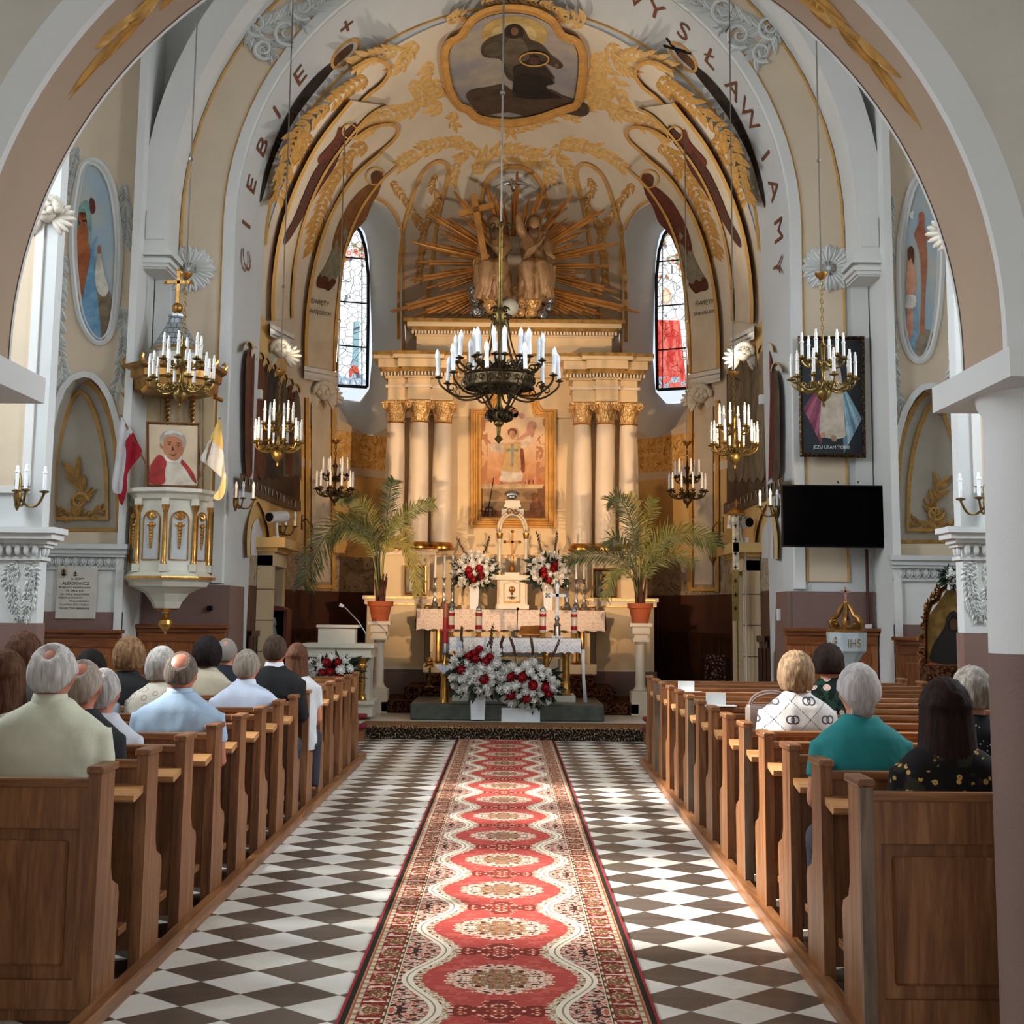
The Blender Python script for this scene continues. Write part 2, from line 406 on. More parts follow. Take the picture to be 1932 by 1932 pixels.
def m_runner():
    m = Mt('red patterned runner pile', .95, 0, .1); x, y, z = m.xyz(world=True)
    u = (x+.021).abs(); P = 1.09; yy = (y-.921); t = (yy/P).fract(); t2 = (t-.5).abs()            # 0 at medallion centre lines
    v = t2*P; wv = (t*2*PI).cos()                                     # wv -1 at t=.5 (medallion), 1 between
    q = m.comb(u, v)
    s1 = m.vor(q, 34, 'F1'); s2 = m.noise(q, 26, 3, .6); s3 = m.vor(q, 60, 'F1'); wr = m.noise(q, 9, 2)
    cr, rd, dr, bg, dk, tan = 'cfc2aa', '9c4038', '6e2c24', 'bfab8c', '33271c', '9a7855'
    floral = m.ramp(s2, [(.36, dk), (.44, dr), (.5, cr), (.55, 'cfa88a'), (.62, rd), (.7, cr)])
    floral2 = m.ramp(s1*1.6, [(.1, cr), (.35, 'd8a98a'), (.5, 'a44a36'), (.75, dr)])
    f3 = m.ramp(s3*1.8, [(.2, cr), (.5, 'b98a66'), (.8, '6a4a30')])
    # centre field
    col = m.mix((wr+s1*.4).gt(.78), rd, 'aa5044')
    # medallions and small side motifs
    med = ((u/.27).pow(2)+(v/.30).pow(2)+s1*.5).lt(1.02); inner = ((u/.16).pow(2)+(v/.21).pow(2)+s1*.5).lt(1.0)
    col = m.mix(med, col, m.mix(inner, floral, m.ramp(s2, [(.4, dr), (.5, tan), (.56, dk), (.63, cr)])))
    dv = (v-P/2).abs()
    sm = (((u-.15)/.085).pow(2)+(dv/.10).pow(2)+s1*.3).lt(1); sm2 = ((u/.09).pow(2)+(dv/.21).pow(2)+s1*.4).lt(1.1)
    col = m.mix(sm.mx(sm2), col, floral2)
    # waving pale border of the field
    edge = (wv*-.075)+.335+(wv*wv*wv*.0)
    d = u-edge
    col = m.mix((d+s1*.03).gt(-.052), col, m.ramp(s2, [(.42, dr), (.48, cr), (.6, tan)]))
    col = m.mix(d.gt(-.028), col, m.mix(d.abs().lt(.004), cr, '8a7560')); col = m.mix(d.gt(.024), col, m.ramp(s2, [(.4, dk), (.47, dr), (.53, cr), (.6, 'b04a3a')]))
    # outer borders
    col = m.mix(u.gt(.448), col, bg); col = m.mix(u.gt(.454), col, dk); col = m.mix(u.gt(.458), col, m.mix((y*60).sin().gt(0), '5a3b2a', bg)); col = m.mix(u.gt(.468), col, dr)
    ty = ((y/.26).fract()-.5).abs()*.26; ros = (((u-.515)/.05).pow(2)+(ty/.085).pow(2)+s3*.6).lt(1.05); bar = (ty.gt(.122))*((u-.515).abs().lt(.05))
    col = m.mix(u.gt(.472), col, m.mix(ros, m.mix(bar, m.ramp(s2, [(.4, '5c1f18'), (.55, '8e3527'), (.65, cr)]), cr), f3))
    col = m.mix(u.gt(.572), col, m.mix((y*75).sin().gt(.2), bg, '8c7a62')); col = m.mix(u.gt(.592), col, '9a4a38'); col = m.mix(u.gt(.6), col, tan); col = m.mix(u.gt(.606), col, '29251c'); col = m.mix(u.gt(.63), col, '8f2c32')
    m.col(col); m.bump(m.noise(m.vec, 300, 2), .25, .004); return m.m
M['runner'] = m_runner()
def m_stepcarpet():
    m = Mt('dark oriental step carpet', .95, 0, .1); x, y, z = m.xyz(world=True)
    k = z-y*1.0; q = m.comb((x.mod(.52)-.26).abs(), k)
    s1 = m.vor(q, 50); s2 = m.noise(q, 48, 3, .6)
    col = m.ramp(s2, [(.40, '14100e'), (.55, '1d1512'), (.59, '9a8260'), (.62, '2a1410'), (.70, 'b9a47c')])
    top = m.ramp(m.noise(m.comb(x, y), 40, 3), [(.38, '3d1712'), (.5, '6d4a2e'), (.58, 'a98a5c'), (.66, '43150f')])
    m.col(m.mix(z.gt(.15), col, top)); m.bump(s2, .2, .01); return m.m
M['stepcarpet'] = m_stepcarpet()
def m_lace(name, c='e6ebf2', hole='8f9bb0'):
    m = Mt(name, .85, 0, .2); x, y, z = m.xyz(world=True)
    q = m.comb((x.mod(.34)-.17).abs(), z); v = m.vor(q, 30); n = m.noise(q, 16, 2)
    m.col(m.mix(((n-.5).abs().lt(.025)).mx(v.lt(.14)), c, hole)); m.bump(n, .3, .01); return m.m
M['lace'] = m_lace('blue white lace', 'dfe5ee', 'b3bfcf'); M['lace2'] = m_lace('cream lace', 'e2d2c6', 'c9b4a6')
# ---------------------------------------------------------------- room shell
def arcpts(xc, zc, rx, rz, n=40, a0=0, a1=PI): return [(xc+rx*cos(a0+(a1-a0)*i/n), zc+rz*sin(a0+(a1-a0)*i/n)) for i in range(n+1)]
mb = MB(); mb.box(-7, 7, -1.5, 20.0, -.2, 0); struct('floor', mb, M['floor'])
mb = MB(); mb.box(-4.2, 4.2, 20.06, 29, -.2, .15); struct('floor_sanctuary', mb, M['marble_lt'])
# outer nave walls with tall window openings
for sx, nm in ((-1, 'left'), (1, 'right')):
    mb = MB(); poly = [(5.6,0),(14,0),(19.3,0),(19.3,11.8),(5.6,11.8)]; holes = []
    for yc in (9.6, 13.9): holes.append([(yc-1.3,4.6),(yc+1.3,4.6)]+[(yc+1.3*cos(a), 7.4+1.3*sin(a)) for a in [PI*i/10 for i in range(11)]])
    vs, _, fs = tri2(poly, holes)
    for X in (sx*6.5, sx*6.95): mb.add([(X, y, z) for y, z in vs], fs)
    for h in holes:
        A = [(sx*6.5, y, z) for y, z in h]; B = [(sx*6.95, y, z) for y, z in h]; A.append(A[0]); B.append(B[0]); mb.ribbon(A, B)
    struct('wall_'+nm, mb, M['white'])
mb = MB(); mb.box(-7, 7, 5.0, 20.0, 11.8, 12); struct('ceiling', mb, M['white'])
# chancel arch wall
Z0 = 6.92
hole = [(3.77,0)]+arcpts(0, Z0, 3.8, 4.05)+[(-3.77,0)]
mb = MB(); vs, _, fs = tri2([(-7,-.1),(-3.77,-.1)]+list(reversed(arcpts(0, Z0, 3.8, 4.05)))+[(3.77,-.1),(7,-.1),(7,12),(-7,12)])
mb.add([(x,20,z) for x,z in vs], fs); mb.add([(x,21.25,z) for x,z in vs], fs)
back = [(3.70,-.1)]+arcpts(0, 6.92, 3.62, 3.7)+[(-3.70,-.1)]; fr = [(3.77,-.1)]+arcpts(0, Z0, 3.8, 4.05)+[(-3.77,-.1)]
mb.ribbon([(x,20,z) for x,z in fr], [(x,21.25,z) for x,z in back]); struct('wall_chancel_arch', mb, M['grey'])
# beige wall panels beside and above the arch, with a fine gold line, white ring moulding round the opening
mb = MB(); 
outl = [(4.52,2.1)]+arcpts(0, Z0, 4.55, 4.75)+[(-4.52,2.1),(-3.97,2.1)]+list(reversed(arcpts(0, Z0, 3.98, 4.25)))+[(3.97,2.1)]
vs, _, fs = tri2(outl); mb.add([(x,19.985,z) for x,z in vs], fs); struct('wall_chancel_panel', mb, M['beige'])
mb = MB()
def polyband(mb, pts, wd, Y, lift, closed=False, plane='y'):
    P = [Vector(p) for p in pts]; n = len(P); rows = [[],[],[],[]]
    for i in range(n):
        a = P[(i-1) % n] if closed else P[max(i-1,0)]; b = P[(i+1) % n] if closed else P[min(i+1,n-1)]
        t = (b-a).normalized(); q = Vector((-t.y,t.x))
        for k, (o_, h) in enumerate(((-.5,0),(-.4,1),(.4,1),(.5,0))):
            p = P[i]+q*wd*o_; rows[k].append((p.x, Y-lift*h, p.y))
    if closed:
        for r_ in rows: r_.append(r_[0])
    for k in range(3): mb.ribbon(rows[k], rows[k+1])
polyband(mb, outl, .035, 19.985, .01, True); struct('trim_panel_line', mb, M['goldpaint'])
mb = MB(); mb.box(-7, 7, -1.6, -1.5, 0, 5); struct('wall_back', mb, M['white'])
mb = MB(); mb.box(-7, 7, -1.6, 5.0, 4.9, 5.1); struct('ceiling_choir', mb, M['white'])
for sx, nm in ((-1,'left'),(1,'right')): mb = MB(); mb.box(sx*7, sx*6.5, -1.6, 5.6, 0, 5.1); struct('wall_porch_'+nm, mb, M['white'])
mb = MB(); ring = [(3.87,2.0)]+arcpts(0, Z0, 3.9, 4.15)+[(-3.87,2.0)]
polyband(mb, ring, .17, 20, .05); struct('trim_arch_ring', mb, M['white'])
# dado paint
mb = MB()
for sx in (-1, 1):
    mb.box(sx*3.765, sx*4.86, 19.97, 20.02, 0, 1.97); mb.box(sx*3.765, sx*3.70, 20.0, 21.2, 0, 1.97)
struct('trim_dado', mb, M['mauve'])
# engaged piers and ribs at the chancel arch (nave side)
mb = MB()
for sx in (-1, 1): mb.box(sx*4.58, sx*4.92, 19.3, 20.0, 6.1, Z0); mb.box(sx*4.88, sx*4.98, 19.05, 20.0, 0, 11.8); mb.box(sx*4.64, sx*4.86, 19.93, 20.0, 2.6, 6.1)
A = arcpts(0, Z0, 4.58, 4.78); B = arcpts(0, Z0, 4.95, 5.2)
mb.ribbon([(x,19.3,z) for x,z in A], [(x,20,z) for x,z in A]); mb.ribbon([(x,19.3,z) for x,z in A], [(x,19.3,z) for x,z in B]); mb.ribbon([(x,19.3,z) for x,z in B], [(x,20,z) for x,z in B])
for sx in (-1, 1):
    for k, (z, d) in enumerate(((6.12,.03),(6.17,.07),(6.27,.09),(6.33,.05))): mb.box(sx*(4.58-d), sx*4.95, 19.3-d, 19.9, z, z+.06)
    mb.box(sx*4.62, sx*4.86, 19.28, 19.3, 6.5, 6.9)
struct('wall_nave_rib', mb, M['white'])
# corner walls with a round-arched niche and an oval painting
def corner(sx):
    mir = (lambda x, y: (x, y)) if sx < 0 else (lambda x, y: (1915-x+ (0 if x < 0 else 0), y+22))
    S = SY(19.3); nm = 'left' if sx < 0 else 'right'
    def wd(px): return [mir(*p) for p in px]
    def xz(px): return [(q.x, q.z) for q in (at(*p, 19.3) for p in wd(px))]
    arch = [(88,1004)]+[(88+2*0, 900)]+[(90,860),(97,815),(108,770),(122,735),(138,716),(155,708),(172,712),(189,728),(204,755),(216,795),(224,840),(228,890),(228,1004)]
    outer = [(sx*6.5,0),(sx*6.5,11.8),(sx*4.9,11.8),(sx*4.9,0)]
    hole = xz(arch); mb = MB(); vs, _, fs = tri2(outer, [hole]); mb.add([(x,19.3,z) for x,z in vs], fs)
    struct('wall_corner_'+nm, mb, M['beige'])
    mb = MB(); n = len(hole); A = [(x,19.3,z) for x,z in hole]+[(hole[0][0],19.3,hole[0][1])]; B = [(x,19.72,z) for x,z in hole]+[(hole[0][0],19.72,hole[0][1])]
    mb.ribbon(A, B); vs, _, fs = tri2(hole); mb.add([(x,19.72,z) for x,z in vs], fs); nw = struct('wall_niche_'+nm, mb, M['niche'])
    mb = MB(); op = arch[1:-1]; band(mb, [(q[0]-3*(1 if q[0]<150 else -1), q[1]-3) for q in wd(arch[1:-1])] if sx < 0 else [(q[0]+3*(1 if q[0]>1760 else -1), q[1]-3) for q in wd(arch[1:-1])], 13, S, .05)
    struct('trim_niche_arch_'+nm, mb, M['white'])
    # painted gold frames inside the niche
    mb = MB(); N = SY(19.70); sh = 6 if sx < 0 else -6
    f1 = [(92,1000),(92,900),(98,840),(110,780),(130,735),(150,718),(170,722),(190,745),(207,785),(217,830),(222,900),(222,1000)]
    f2 = [(103,978),(103,900),(108,850),(120,800),(135,755),(150,738),(165,750),(180,785),(192,830),(200,890),(202,978)]
    for f, wpx in ((f1,9),(f2,8)): band(mb, wd(spline(f[1:-1],4,False)) if 0 else wd(f), wpx, N, .03, True)
    struct('trim_niche_frame_'+nm, mb, M['goldpaint'] if sx < 0 else M['gleaf2'])
    mb = MB(); foliage(mb, wd([(150,985),(146,955),(158,930),(145,905),(140,885)]), 26, N, .05, .3); foliage(mb, wd([(150,970),(128,972),(112,965)]), 18, N, .04, .4); foliage(mb, wd([(150,970),(172,972),(190,962)]), 18, N, .04, .4)
    cx, cy = mir(150,945); swirl(mb, cx, cy, 17, 1.4, 0, sx, N, .05, 4); foliage(mb, wd([(128,725),(122,745),(112,768)]), 14, N, .04, .35)
    struct('trim_niche_foliage_'+nm, mb, M['gleaf'], smooth=50)
    # oval fresco
    root = thing('oval_fresco', 'tall oval wall fresco of a woman in orange presenting a child in a blue robe' if sx < 0 else 'tall oval wall fresco of a baptism in a pale river under a white dove', 'painting', tuple(at(*mir(172,480), 19.3)))
    ov = [(172,306),(192,318),(208,352),(217,400),(222,460),(220,520),(215,580),(206,625),(190,642),(172,630),(155,595),(146,540),(141,480),(141,420),(148,360),(157,318)]
    if sx > 0: ov = [(172,310),(190,330),(204,380),(213,440),(214,520),(210,590),(200,635),(182,655),(165,640),(152,590),(144,520),(142,440),(148,370),(158,325)]
    P = wd(spline(ov, 4)); mb = MB(); decal(mb, P, S, .02); 
    sky = plain('fresco sky %d' % sx, '9db4c2', .9, var=.05, sc=1.2, c2='c4bba6'); obj('sky_ground', mb, sky, root)
    def fig(name, px, c, l=.028, c2=None):
        m_ = MB(); decal(m_, wd(spline(px, 4)), S, l); obj(name, m_, plain('fresco '+name+c, c, .9, var=.12, sc=6, c2=c2), root)
    if sx < 0:
        fig('robe', [(150,400),(160,395),(165,430),(170,470),(168,520),(158,600),(148,560),(144,480),(145,430)], 'b06a3e', c2='8a4a2a')
        fig('mantle', [(152,385),(163,378),(171,392),(172,440),(168,470),(163,420),(150,425),(145,440),(147,400)], '8fb0a8')
        fig('head', [(170,374),(178,378),(180,395),(176,404),(170,398)], '6b3a28', .03)
        fig('blue_robe', [(184,446),(177,470),(180,520),(184,560),(190,640),(172,630),(152,600),(156,560),(168,500),(174,462)], '7fa6c0', .032, '5585a6')
        fig('child', [(186,470),(192,490),(198,520),(205,545),(196,560),(182,545),(180,505)], 'e2dccb', .034); fig('child_head', [(186,462),(190,466),(189,478),(184,478)], 'b9794f', .036)
        fig('step', [(184,562),(200,540),(213,575),(206,622),(190,640)], '8b7a60', .03)
    else:
        fig('baptist', [(175,378),(181,382),(182,400),(190,420),(184,440),(178,470),(176,540),(180,600),(172,605),(170,540),(166,470),(168,430),(160,436),(157,430),(170,410),(171,385)], 'b9785a', .03, '9a5b44')
        fig('figure', [(196,446),(202,452),(203,480),(206,520),(203,545),(204,600),(198,618),(192,600),(192,545),(187,520),(188,490),(192,470),(192,452)], 'd8a184', .032, 'b97f64'); fig('hair', [(196,442),(202,450),(201,470),(196,465),(191,478),(190,452)], '6a3f2c', .035)
        fig('loincloth', [(188,536),(205,536),(207,556),(196,560),(187,554)], 'e6e2d6', .036)
        fig('dove', [(190,372),(197,378),(203,368),(200,384),(193,392),(192,382)], 'eef0f0', .034); fig('shore', [(150,610),(175,600),(190,640),(180,652),(166,640)], '9b8f7c', .029)
        fig('water', [(186,560),(209,560),(206,620),(190,650),(184,620)], '86adc4', .028)
    mb = MB(); band(mb, P, 11, S, .05, True, [(-.5,0),(-.4,1),(0,.45),(.4,1.1),(.9,.6),(1.0,0)] if sx>0 else [(-1.0,0),(-.9,.6),(-.4,1.1),(0,.45),(.4,1),(.5,0)]); obj('moulding', mb, M['white'], root)
    mb = MB()
    for pth, w_ in (([(118,470),(112,560),(108,640),(120,700),(110,735)],22),([(228,570),(232,640),(226,700),(215,745)],18),([(150,270),(132,330),(120,380)],16),([(232,340),(238,400),(236,460)],16)): foliage(mb, wd(pth), w_, S, .04, .3)
    struct('trim_stucco_'+nm, mb, M['wleaf'], smooth=50)
    # lower block: cornice with egg and dart, dado, wood wainscot
    blk = MB(); x0, x1 = (at(*mir(-30,1100),19.1).x, sx*4.9)
    ztop = at(*mir(160,1024),19.1).z; blk.box(sx*6.5, x1, 19.1, 19.3, 0, ztop-.05); struct('wall_block_'+nm, blk, M['white'])
    mb = MB(); ex = sx*4.84
    for z, h, d in ((ztop-.02,.06,.16),(ztop-.08,.06,.12),(ztop-.13,.05,.09),(ztop-.31,.03,.04)): mb.box(sx*6.5, sx*(4.9-d*.5), 19.1-d, 19.1, z-h, z)
    for k in range(16):
        xx = sx*(4.98+.105*k); mb.sphere((xx, 19.08, ztop-.23), .045, 8, 6, (1,.7,1.5)); mb.tube([(xx-.045,19.07,ztop-.17),(xx-.04,19.05,ztop-.26),(xx,19.05,ztop-.31),(xx+.04,19.05,ztop-.26),(xx+.045,19.07,ztop-.17)], .008, 4)
    struct('trim_egg_cornice_'+nm, mb, M['grey'], smooth=40)
    mb = MB(); mb.box(sx*6.5, sx*4.88, 19.07, 19.12, 0, 1.6 if sx<0 else 1.55); struct('trim_block_dado_'+nm, mb, M['mauve'])
for s_ in (-1, 1): corner(s_)
# nearer wall piers with cornice
def pier(sx):
    X = -4.06 if sx < 0 else 3.93; nm = 'left' if sx < 0 else 'right'; mb = MB(); o = sx*2.6
    mb.prism([(X,13.0),(X+o,13.0),(X+o,14.0),(X+sx*.6,13.3),(X,13.2)], 'z', 0, 11.8); struct('wall_pier_'+nm, mb, M['grey'])
    mb = MB(); mb.box(X-sx*.012, X+o, 12.988, 13.21, 0, 1.50); struct('trim_pier_dado_'+nm, mb, M['mauve'])
    mb = MB(); zc = at(50 if sx < 0 else 1840, 1000, 13).z+.02
    for z, h, d in ((zc,.05,.16),(zc-.05,.05,.13),(zc-.10,.04,.08),(zc-.14,.03,.05),(zc-.25,.03,.03)): mb.box(X-sx*d, X+o, 13-d, 13.2+d*.3, z-h, z)
    for k in range(9): mb.sphere((X+sx*(.03+.075*k), 12.95, zc-.19), .035, 8, 6, (.8,.7,1.5))
    for k in range(2): mb.sphere((X-sx*.01, 13.05+.1*k, zc-.19), .04, 8, 6, (.7,.8,1.5))
    struct('trim_pier_cornice_'+nm, mb, M['grey'], smooth=40)
    mb = MB(); S = SY(13)
    c = (40,1115) if sx < 0 else (1850,1115)
    for k in range(3):
        for s2 in (-1,1): foliage(mb, [(c[0], c[1]-55+12*k),(c[0]+s2*(26-6*k), c[1]-40+8*k),(c[0]+s2*(24-7*k), c[1]+5),(c[0]+s2*5, c[1]+55-6*k)], 13, S, .025, .4)
    struct('trim_pier_ornament_'+nm, mb, M['wleaf'], smooth=50)
    mb = MB()      # recessed painted panels above the cornice
    xr = X+sx*.14
    for a, b in ((.12,.19),(.46,.53)): mb.box(X+sx*a, X+sx*b, 12.97, 13.0, zc+.35, 8.5)
    mb.box(X+sx*.12, X+sx*.53, 12.97, 13.0, zc+.30, zc+.36); pass
    struct('trim_pier_panel_'+nm, mb, M['white'])
    mb = MB(); mb.box(X+sx*.19, X+sx*.46, 12.985, 13.0, zc+.36, 8.5); struct('trim_pier_field_'+nm, mb, M['beige'])
for s_ in (-1, 1): pier(s_)
# choir-loft arcade the picture is taken through: one wide round arch on two stout columns
XC, ZC, RA = -.092, 2.57, 1.78
def AR(e=0): return [(XC+RA+e,2.47)]+arcpts(XC, ZC, RA+e, RA-.015+e, 64)+[(XC-RA-e,2.47)]
mb = MB(); vs, _, fs = tri2([(-7,2.47)]+list(reversed(AR()))+[(7,2.47),(7,12),(-7,12)])
mb.add([(x,5.0,z) for x,z in vs], fs); mb.add([(x,5.5,z) for x,z in vs], fs); struct('wall_choir_arcade', mb, M['niche'])
A = AR(); mb = MB(); mb.ribbon([(x,5.0,z) for x,z in A], [(x,5.5,z) for x,z in A]); struct('wall_choir_soffit', mb, M['taupe'], smooth=True)
mb = MB(); B0 = AR(-.004); B1 = AR(.115)
mb.ribbon([(x,4.985,z) for x,z in B0], [(x,4.985,z) for x,z in B1]); mb.ribbon([(x,4.985,z) for x,z in B1], [(x,5.0,z) for x,z in B1]); mb.ribbon([(x,4.985,z) for x,z in B0], [(x,5.03,z) for x,z in B0]); mb.ribbon([(x,5.48,z) for x,z in B0], [(x,5.502,z) for x,z in B0])
struct('trim_choir_arch', mb, M['white'], smooth=30)
mb = MB()
for sx in (-1, 1):      # painted gold foliage on the soffit
    def SS(a, v, lift=0, sx=sx): return Vector((XC+(RA-lift)*cos(a/100), 5.0+.5*v/100, ZC+(RA-lift)*sin(a/100)))
    f_ = (lambda q: q) if sx > 0 else (lambda q: 311-q)
    pth = [(f_(100),30),(f_(90),40),(f_(80),52),(f_(70),50),(f_(60),44)]; a0 = f_(80)
    foliage(mb, [(p[0], p[1]) for p in pth], 19, SS, .025, .33); swirl(mb, a0+sx*4, 50, 11, 1.3, 0, sx, SS, .03, 4)
struct('trim_soffit_foliage', mb, M['gleaf2'], smooth=50)
# columns with square slab capitals
for sx, cx in ((1, 1.955), (-1, -2.125)):
    mb = MB(); mb.lathe((cx,5.3,0), [(.30,0),(.30,.12),(.265,.16),(.262,1.49)], 40); lo = mb
    o1 = struct('trim_column_base_'+('right' if sx>0 else 'left'), lo, M['mauve'], smooth=40)
    mb = MB(); mb.lathe((cx,5.3,0), [(.260,1.49),(.252,2.25),(.252,2.33),(.27,2.36),(.28,2.40)], 40); xi = 1.645 if sx > 0 else -1.815
    mb.box(xi, xi+sx*.75, 4.85, 5.76, 2.40, 2.50); struct('trim_column_'+('right' if sx>0 else 'left'), mb, M['white'], smooth=40)
# loft underside groin beyond the near arch, right and left
mb = MB()
for sx, cx in ((1, 1.955), (-1, -2.125)):
    rows = []
    for i in range(13):
        a = PI/2*i/12; rows.append([(cx+sx*(.1+1.5*(1-cos(a))), y, 2.5+1.9*sin(a)) for y in (3.4+.0, 5.0)])
    for i in range(12): mb.add([rows[i][0], rows[i][1], rows[i+1][1], rows[i+1][0]], [(0,1,2,3)])
struct('ceiling_loft', mb, M['grey'], smooth=True)

# ---------------------------------------------------------------- the chancel: straight bay, round apse and ribbed half dome
AX, AY, AZ, Y1, ZS = 3.7, 4.3, 4.57, 24.0, 6.0
def CP(s, t, l=0):
    th = 0 if t < ZS else (t-ZS)/4.2; z = t if t < ZS else ZS+(AZ-l)*sin(th); c = cos(th)
    if abs(s) > 6.283: return Vector((math.copysign((AX-l)*c, s), Y1-(abs(s)-6.283), z))
    ph = s/4.0; return Vector(((AX-l)*sin(ph)*c, Y1+(AY-l)*cos(ph)*c, z))
def CH(x, y, l=0):                                # photo pixel -> point on the chancel wall or vault
    d = ray(x, y); o = Vector((0,0,EYE)); ax, ay, az = AX-l, AY-l, AZ-l
    def quad(fx, fy, fz, ox, oy, oz):
        a = (d.x*fx)**2+(d.y*fy)**2+(d.z*fz)**2; b = 2*(d.x*ox*fx*fx+d.y*oy*fy*fy+d.z*oz*fz*fz); c = (ox*fx)**2+(oy*fy)**2+(oz*fz)**2-1
        q = max(b*b-4*a*c, 0); return (-b+math.sqrt(q))/(2*a)
    best = None
    t = ax/abs(d.x) if abs(d.x) > 1e-6 else 1e9; p = o+d*t
    if p.y < Y1 and p.z < ZS: return p
    t = quad(1/ax, 0, 1/az, o.x, 0, o.z-ZS); p = o+d*t
    if p.y < Y1 and p.z >= ZS: return p
    t = quad(1/ax, 1/ay, 0, o.x, o.y-Y1, 0); p = o+d*t
    if p.z < ZS: return p
    t = quad(1/ax, 1/ay, 1/az, o.x, o.y-Y1, o.z-ZS); return o+d*t
def ST(p):                                        # point on the shell -> (s, t)
    th = 0 if p.z < ZS else math.asin(min(1, (p.z-ZS)/AZ)); t = p.z if p.z < ZS else ZS+4.2*th; c = max(cos(th), 1e-4)
    if p.y < Y1: return (math.copysign(6.283+(Y1-p.y), p.x), t)
    return (4.0*math.atan2(p.x/AX, (p.y-Y1)/AY), t)
def mir(p): return (1933-p[0], p[1]+5)
winL = [(640,792),(758,792),(757,470),(752,430),(738,400),(715,384),(700,380),(684,388),(668,408),(654,440),(645,500),(641,600)]
openings = [winL, [mir(p) for p in reversed(winL)]]
doorL = [(488,1180),(488,1062),(528,1062),(528,1180)]
mb = MB(); holes = [[ST(CH(*p)) for p in spline(w_, 2)] for w_ in openings]
T1 = ZS+4.2*R(89.5)
edge = [(-8.99,-.1),(8.99,-.1),(8.99,T1),(-8.99,T1)]
per = []
for i in range(4):
    a, b = Vector(edge[i]), Vector(edge[(i+1) % 4]); n = max(1, int((b-a).length/.35))
    per += [tuple(a.lerp(b, k/n)) for k in range(n)]
vs, _, fs = tri2(per, holes, .28)
mb.add([CP(s, t) for s, t in vs], fs); M['apse'] = plain('warm white vault paint', 'dfd2bd', .9, var=.04, sc=.6)
struct('wall_apse', mb, M['apse'], smooth=True)
# stained glass windows with deep splayed reveals
def glass_mat(left):
    m = Mt('stained glass %s' % ('left' if left else 'right'), .3); x, y, z = m.xyz(world=True)
    q = m.comb(x, z); n = m.noise(q, 2.2, 2); v = m.vor(q, 7); ld = m.vor(q, 7, 'DISTANCE_TO_EDGE').lt(.025)
    xc = -2.87 if left else 2.87
    u = (x-xc)*(1 if left else -1)                # + = towards the altar
    top = z.gt(8.05); bot = z.lt(6.15)
    pat = m.ramp(v, [(.1,'e8eef2'),(.3,'c8503c'),(.45,'f0e6d8'),(.6,'4f8f8a'),(.75,'d98a3a'),(.9,'3b5fa0')])
    base = m.mix(n.smooth(.3,.7), 'eef4f8', 'dfe9ee')
    if left:
        figm = (((u+.10)/.06).pow(2)).lt(1)*(z.gt(6.0))*(z.lt(7.15)); base = m.mix(figm, base, '8fb6c4')
        blk = (((u+.12)/.1).pow(2)+((z-6.15)/.16).pow(2)).lt(1); base = m.mix(blk, base, 'c9604f')
        base = m.mix((v.lt(.2))*(z.lt(6.1)), base, '6c7fb4')
    else:
        n2 = m.noise(m.comb(x*3, z*.8), 3, 2)
        rb = ((u+.10).abs().lt((z*-.1)+.98))*(z.lt(7.25)); base = m.mix(rb, base, m.mix(n2.smooth(.4,.6), 'c8403c', 'e47a6c'))
        hd = (((u+.10)/.09).pow(2)+((z-7.72)/.16).pow(2)).lt(1); base = m.mix(hd, base, 'e0b890'); hd2 = (((u+.10)/.055).pow(2)+((z-7.70)/.11).pow(2)).lt(1); base = m.mix(hd2, base, 'f2dcc8')
        base = m.mix((z.lt(5.95)), base, m.mix(v.gt(.35), '4f9a6a', '7fae9a'))
    base = m.mix(top, base, m.mix(n.gt(.46), pat, 'e9eef0')); base = m.mix(bot*(v.gt(.5)), base, 'a9bcd0')
    strip = (u.gt(.14))*(u.lt(.235)); base = m.mix(strip*(z.lt(7.9)), base, '5b3f8f' if left else '3a2a5a'); rim = u.gt(.235); base = m.mix(rim, base, m.mix((z*8).sin().gt(0), '9c3f36', 'e0c8a0'))
    lead = ld*(u.lt(.14)); base = m.mix(lead*.8, base, '2a2622')
    m.col(base); m.nt.links.new(base, m.b.inputs['Emission Color']); m.b.inputs['Emission Strength'].default_value = 1.0
    return m.m
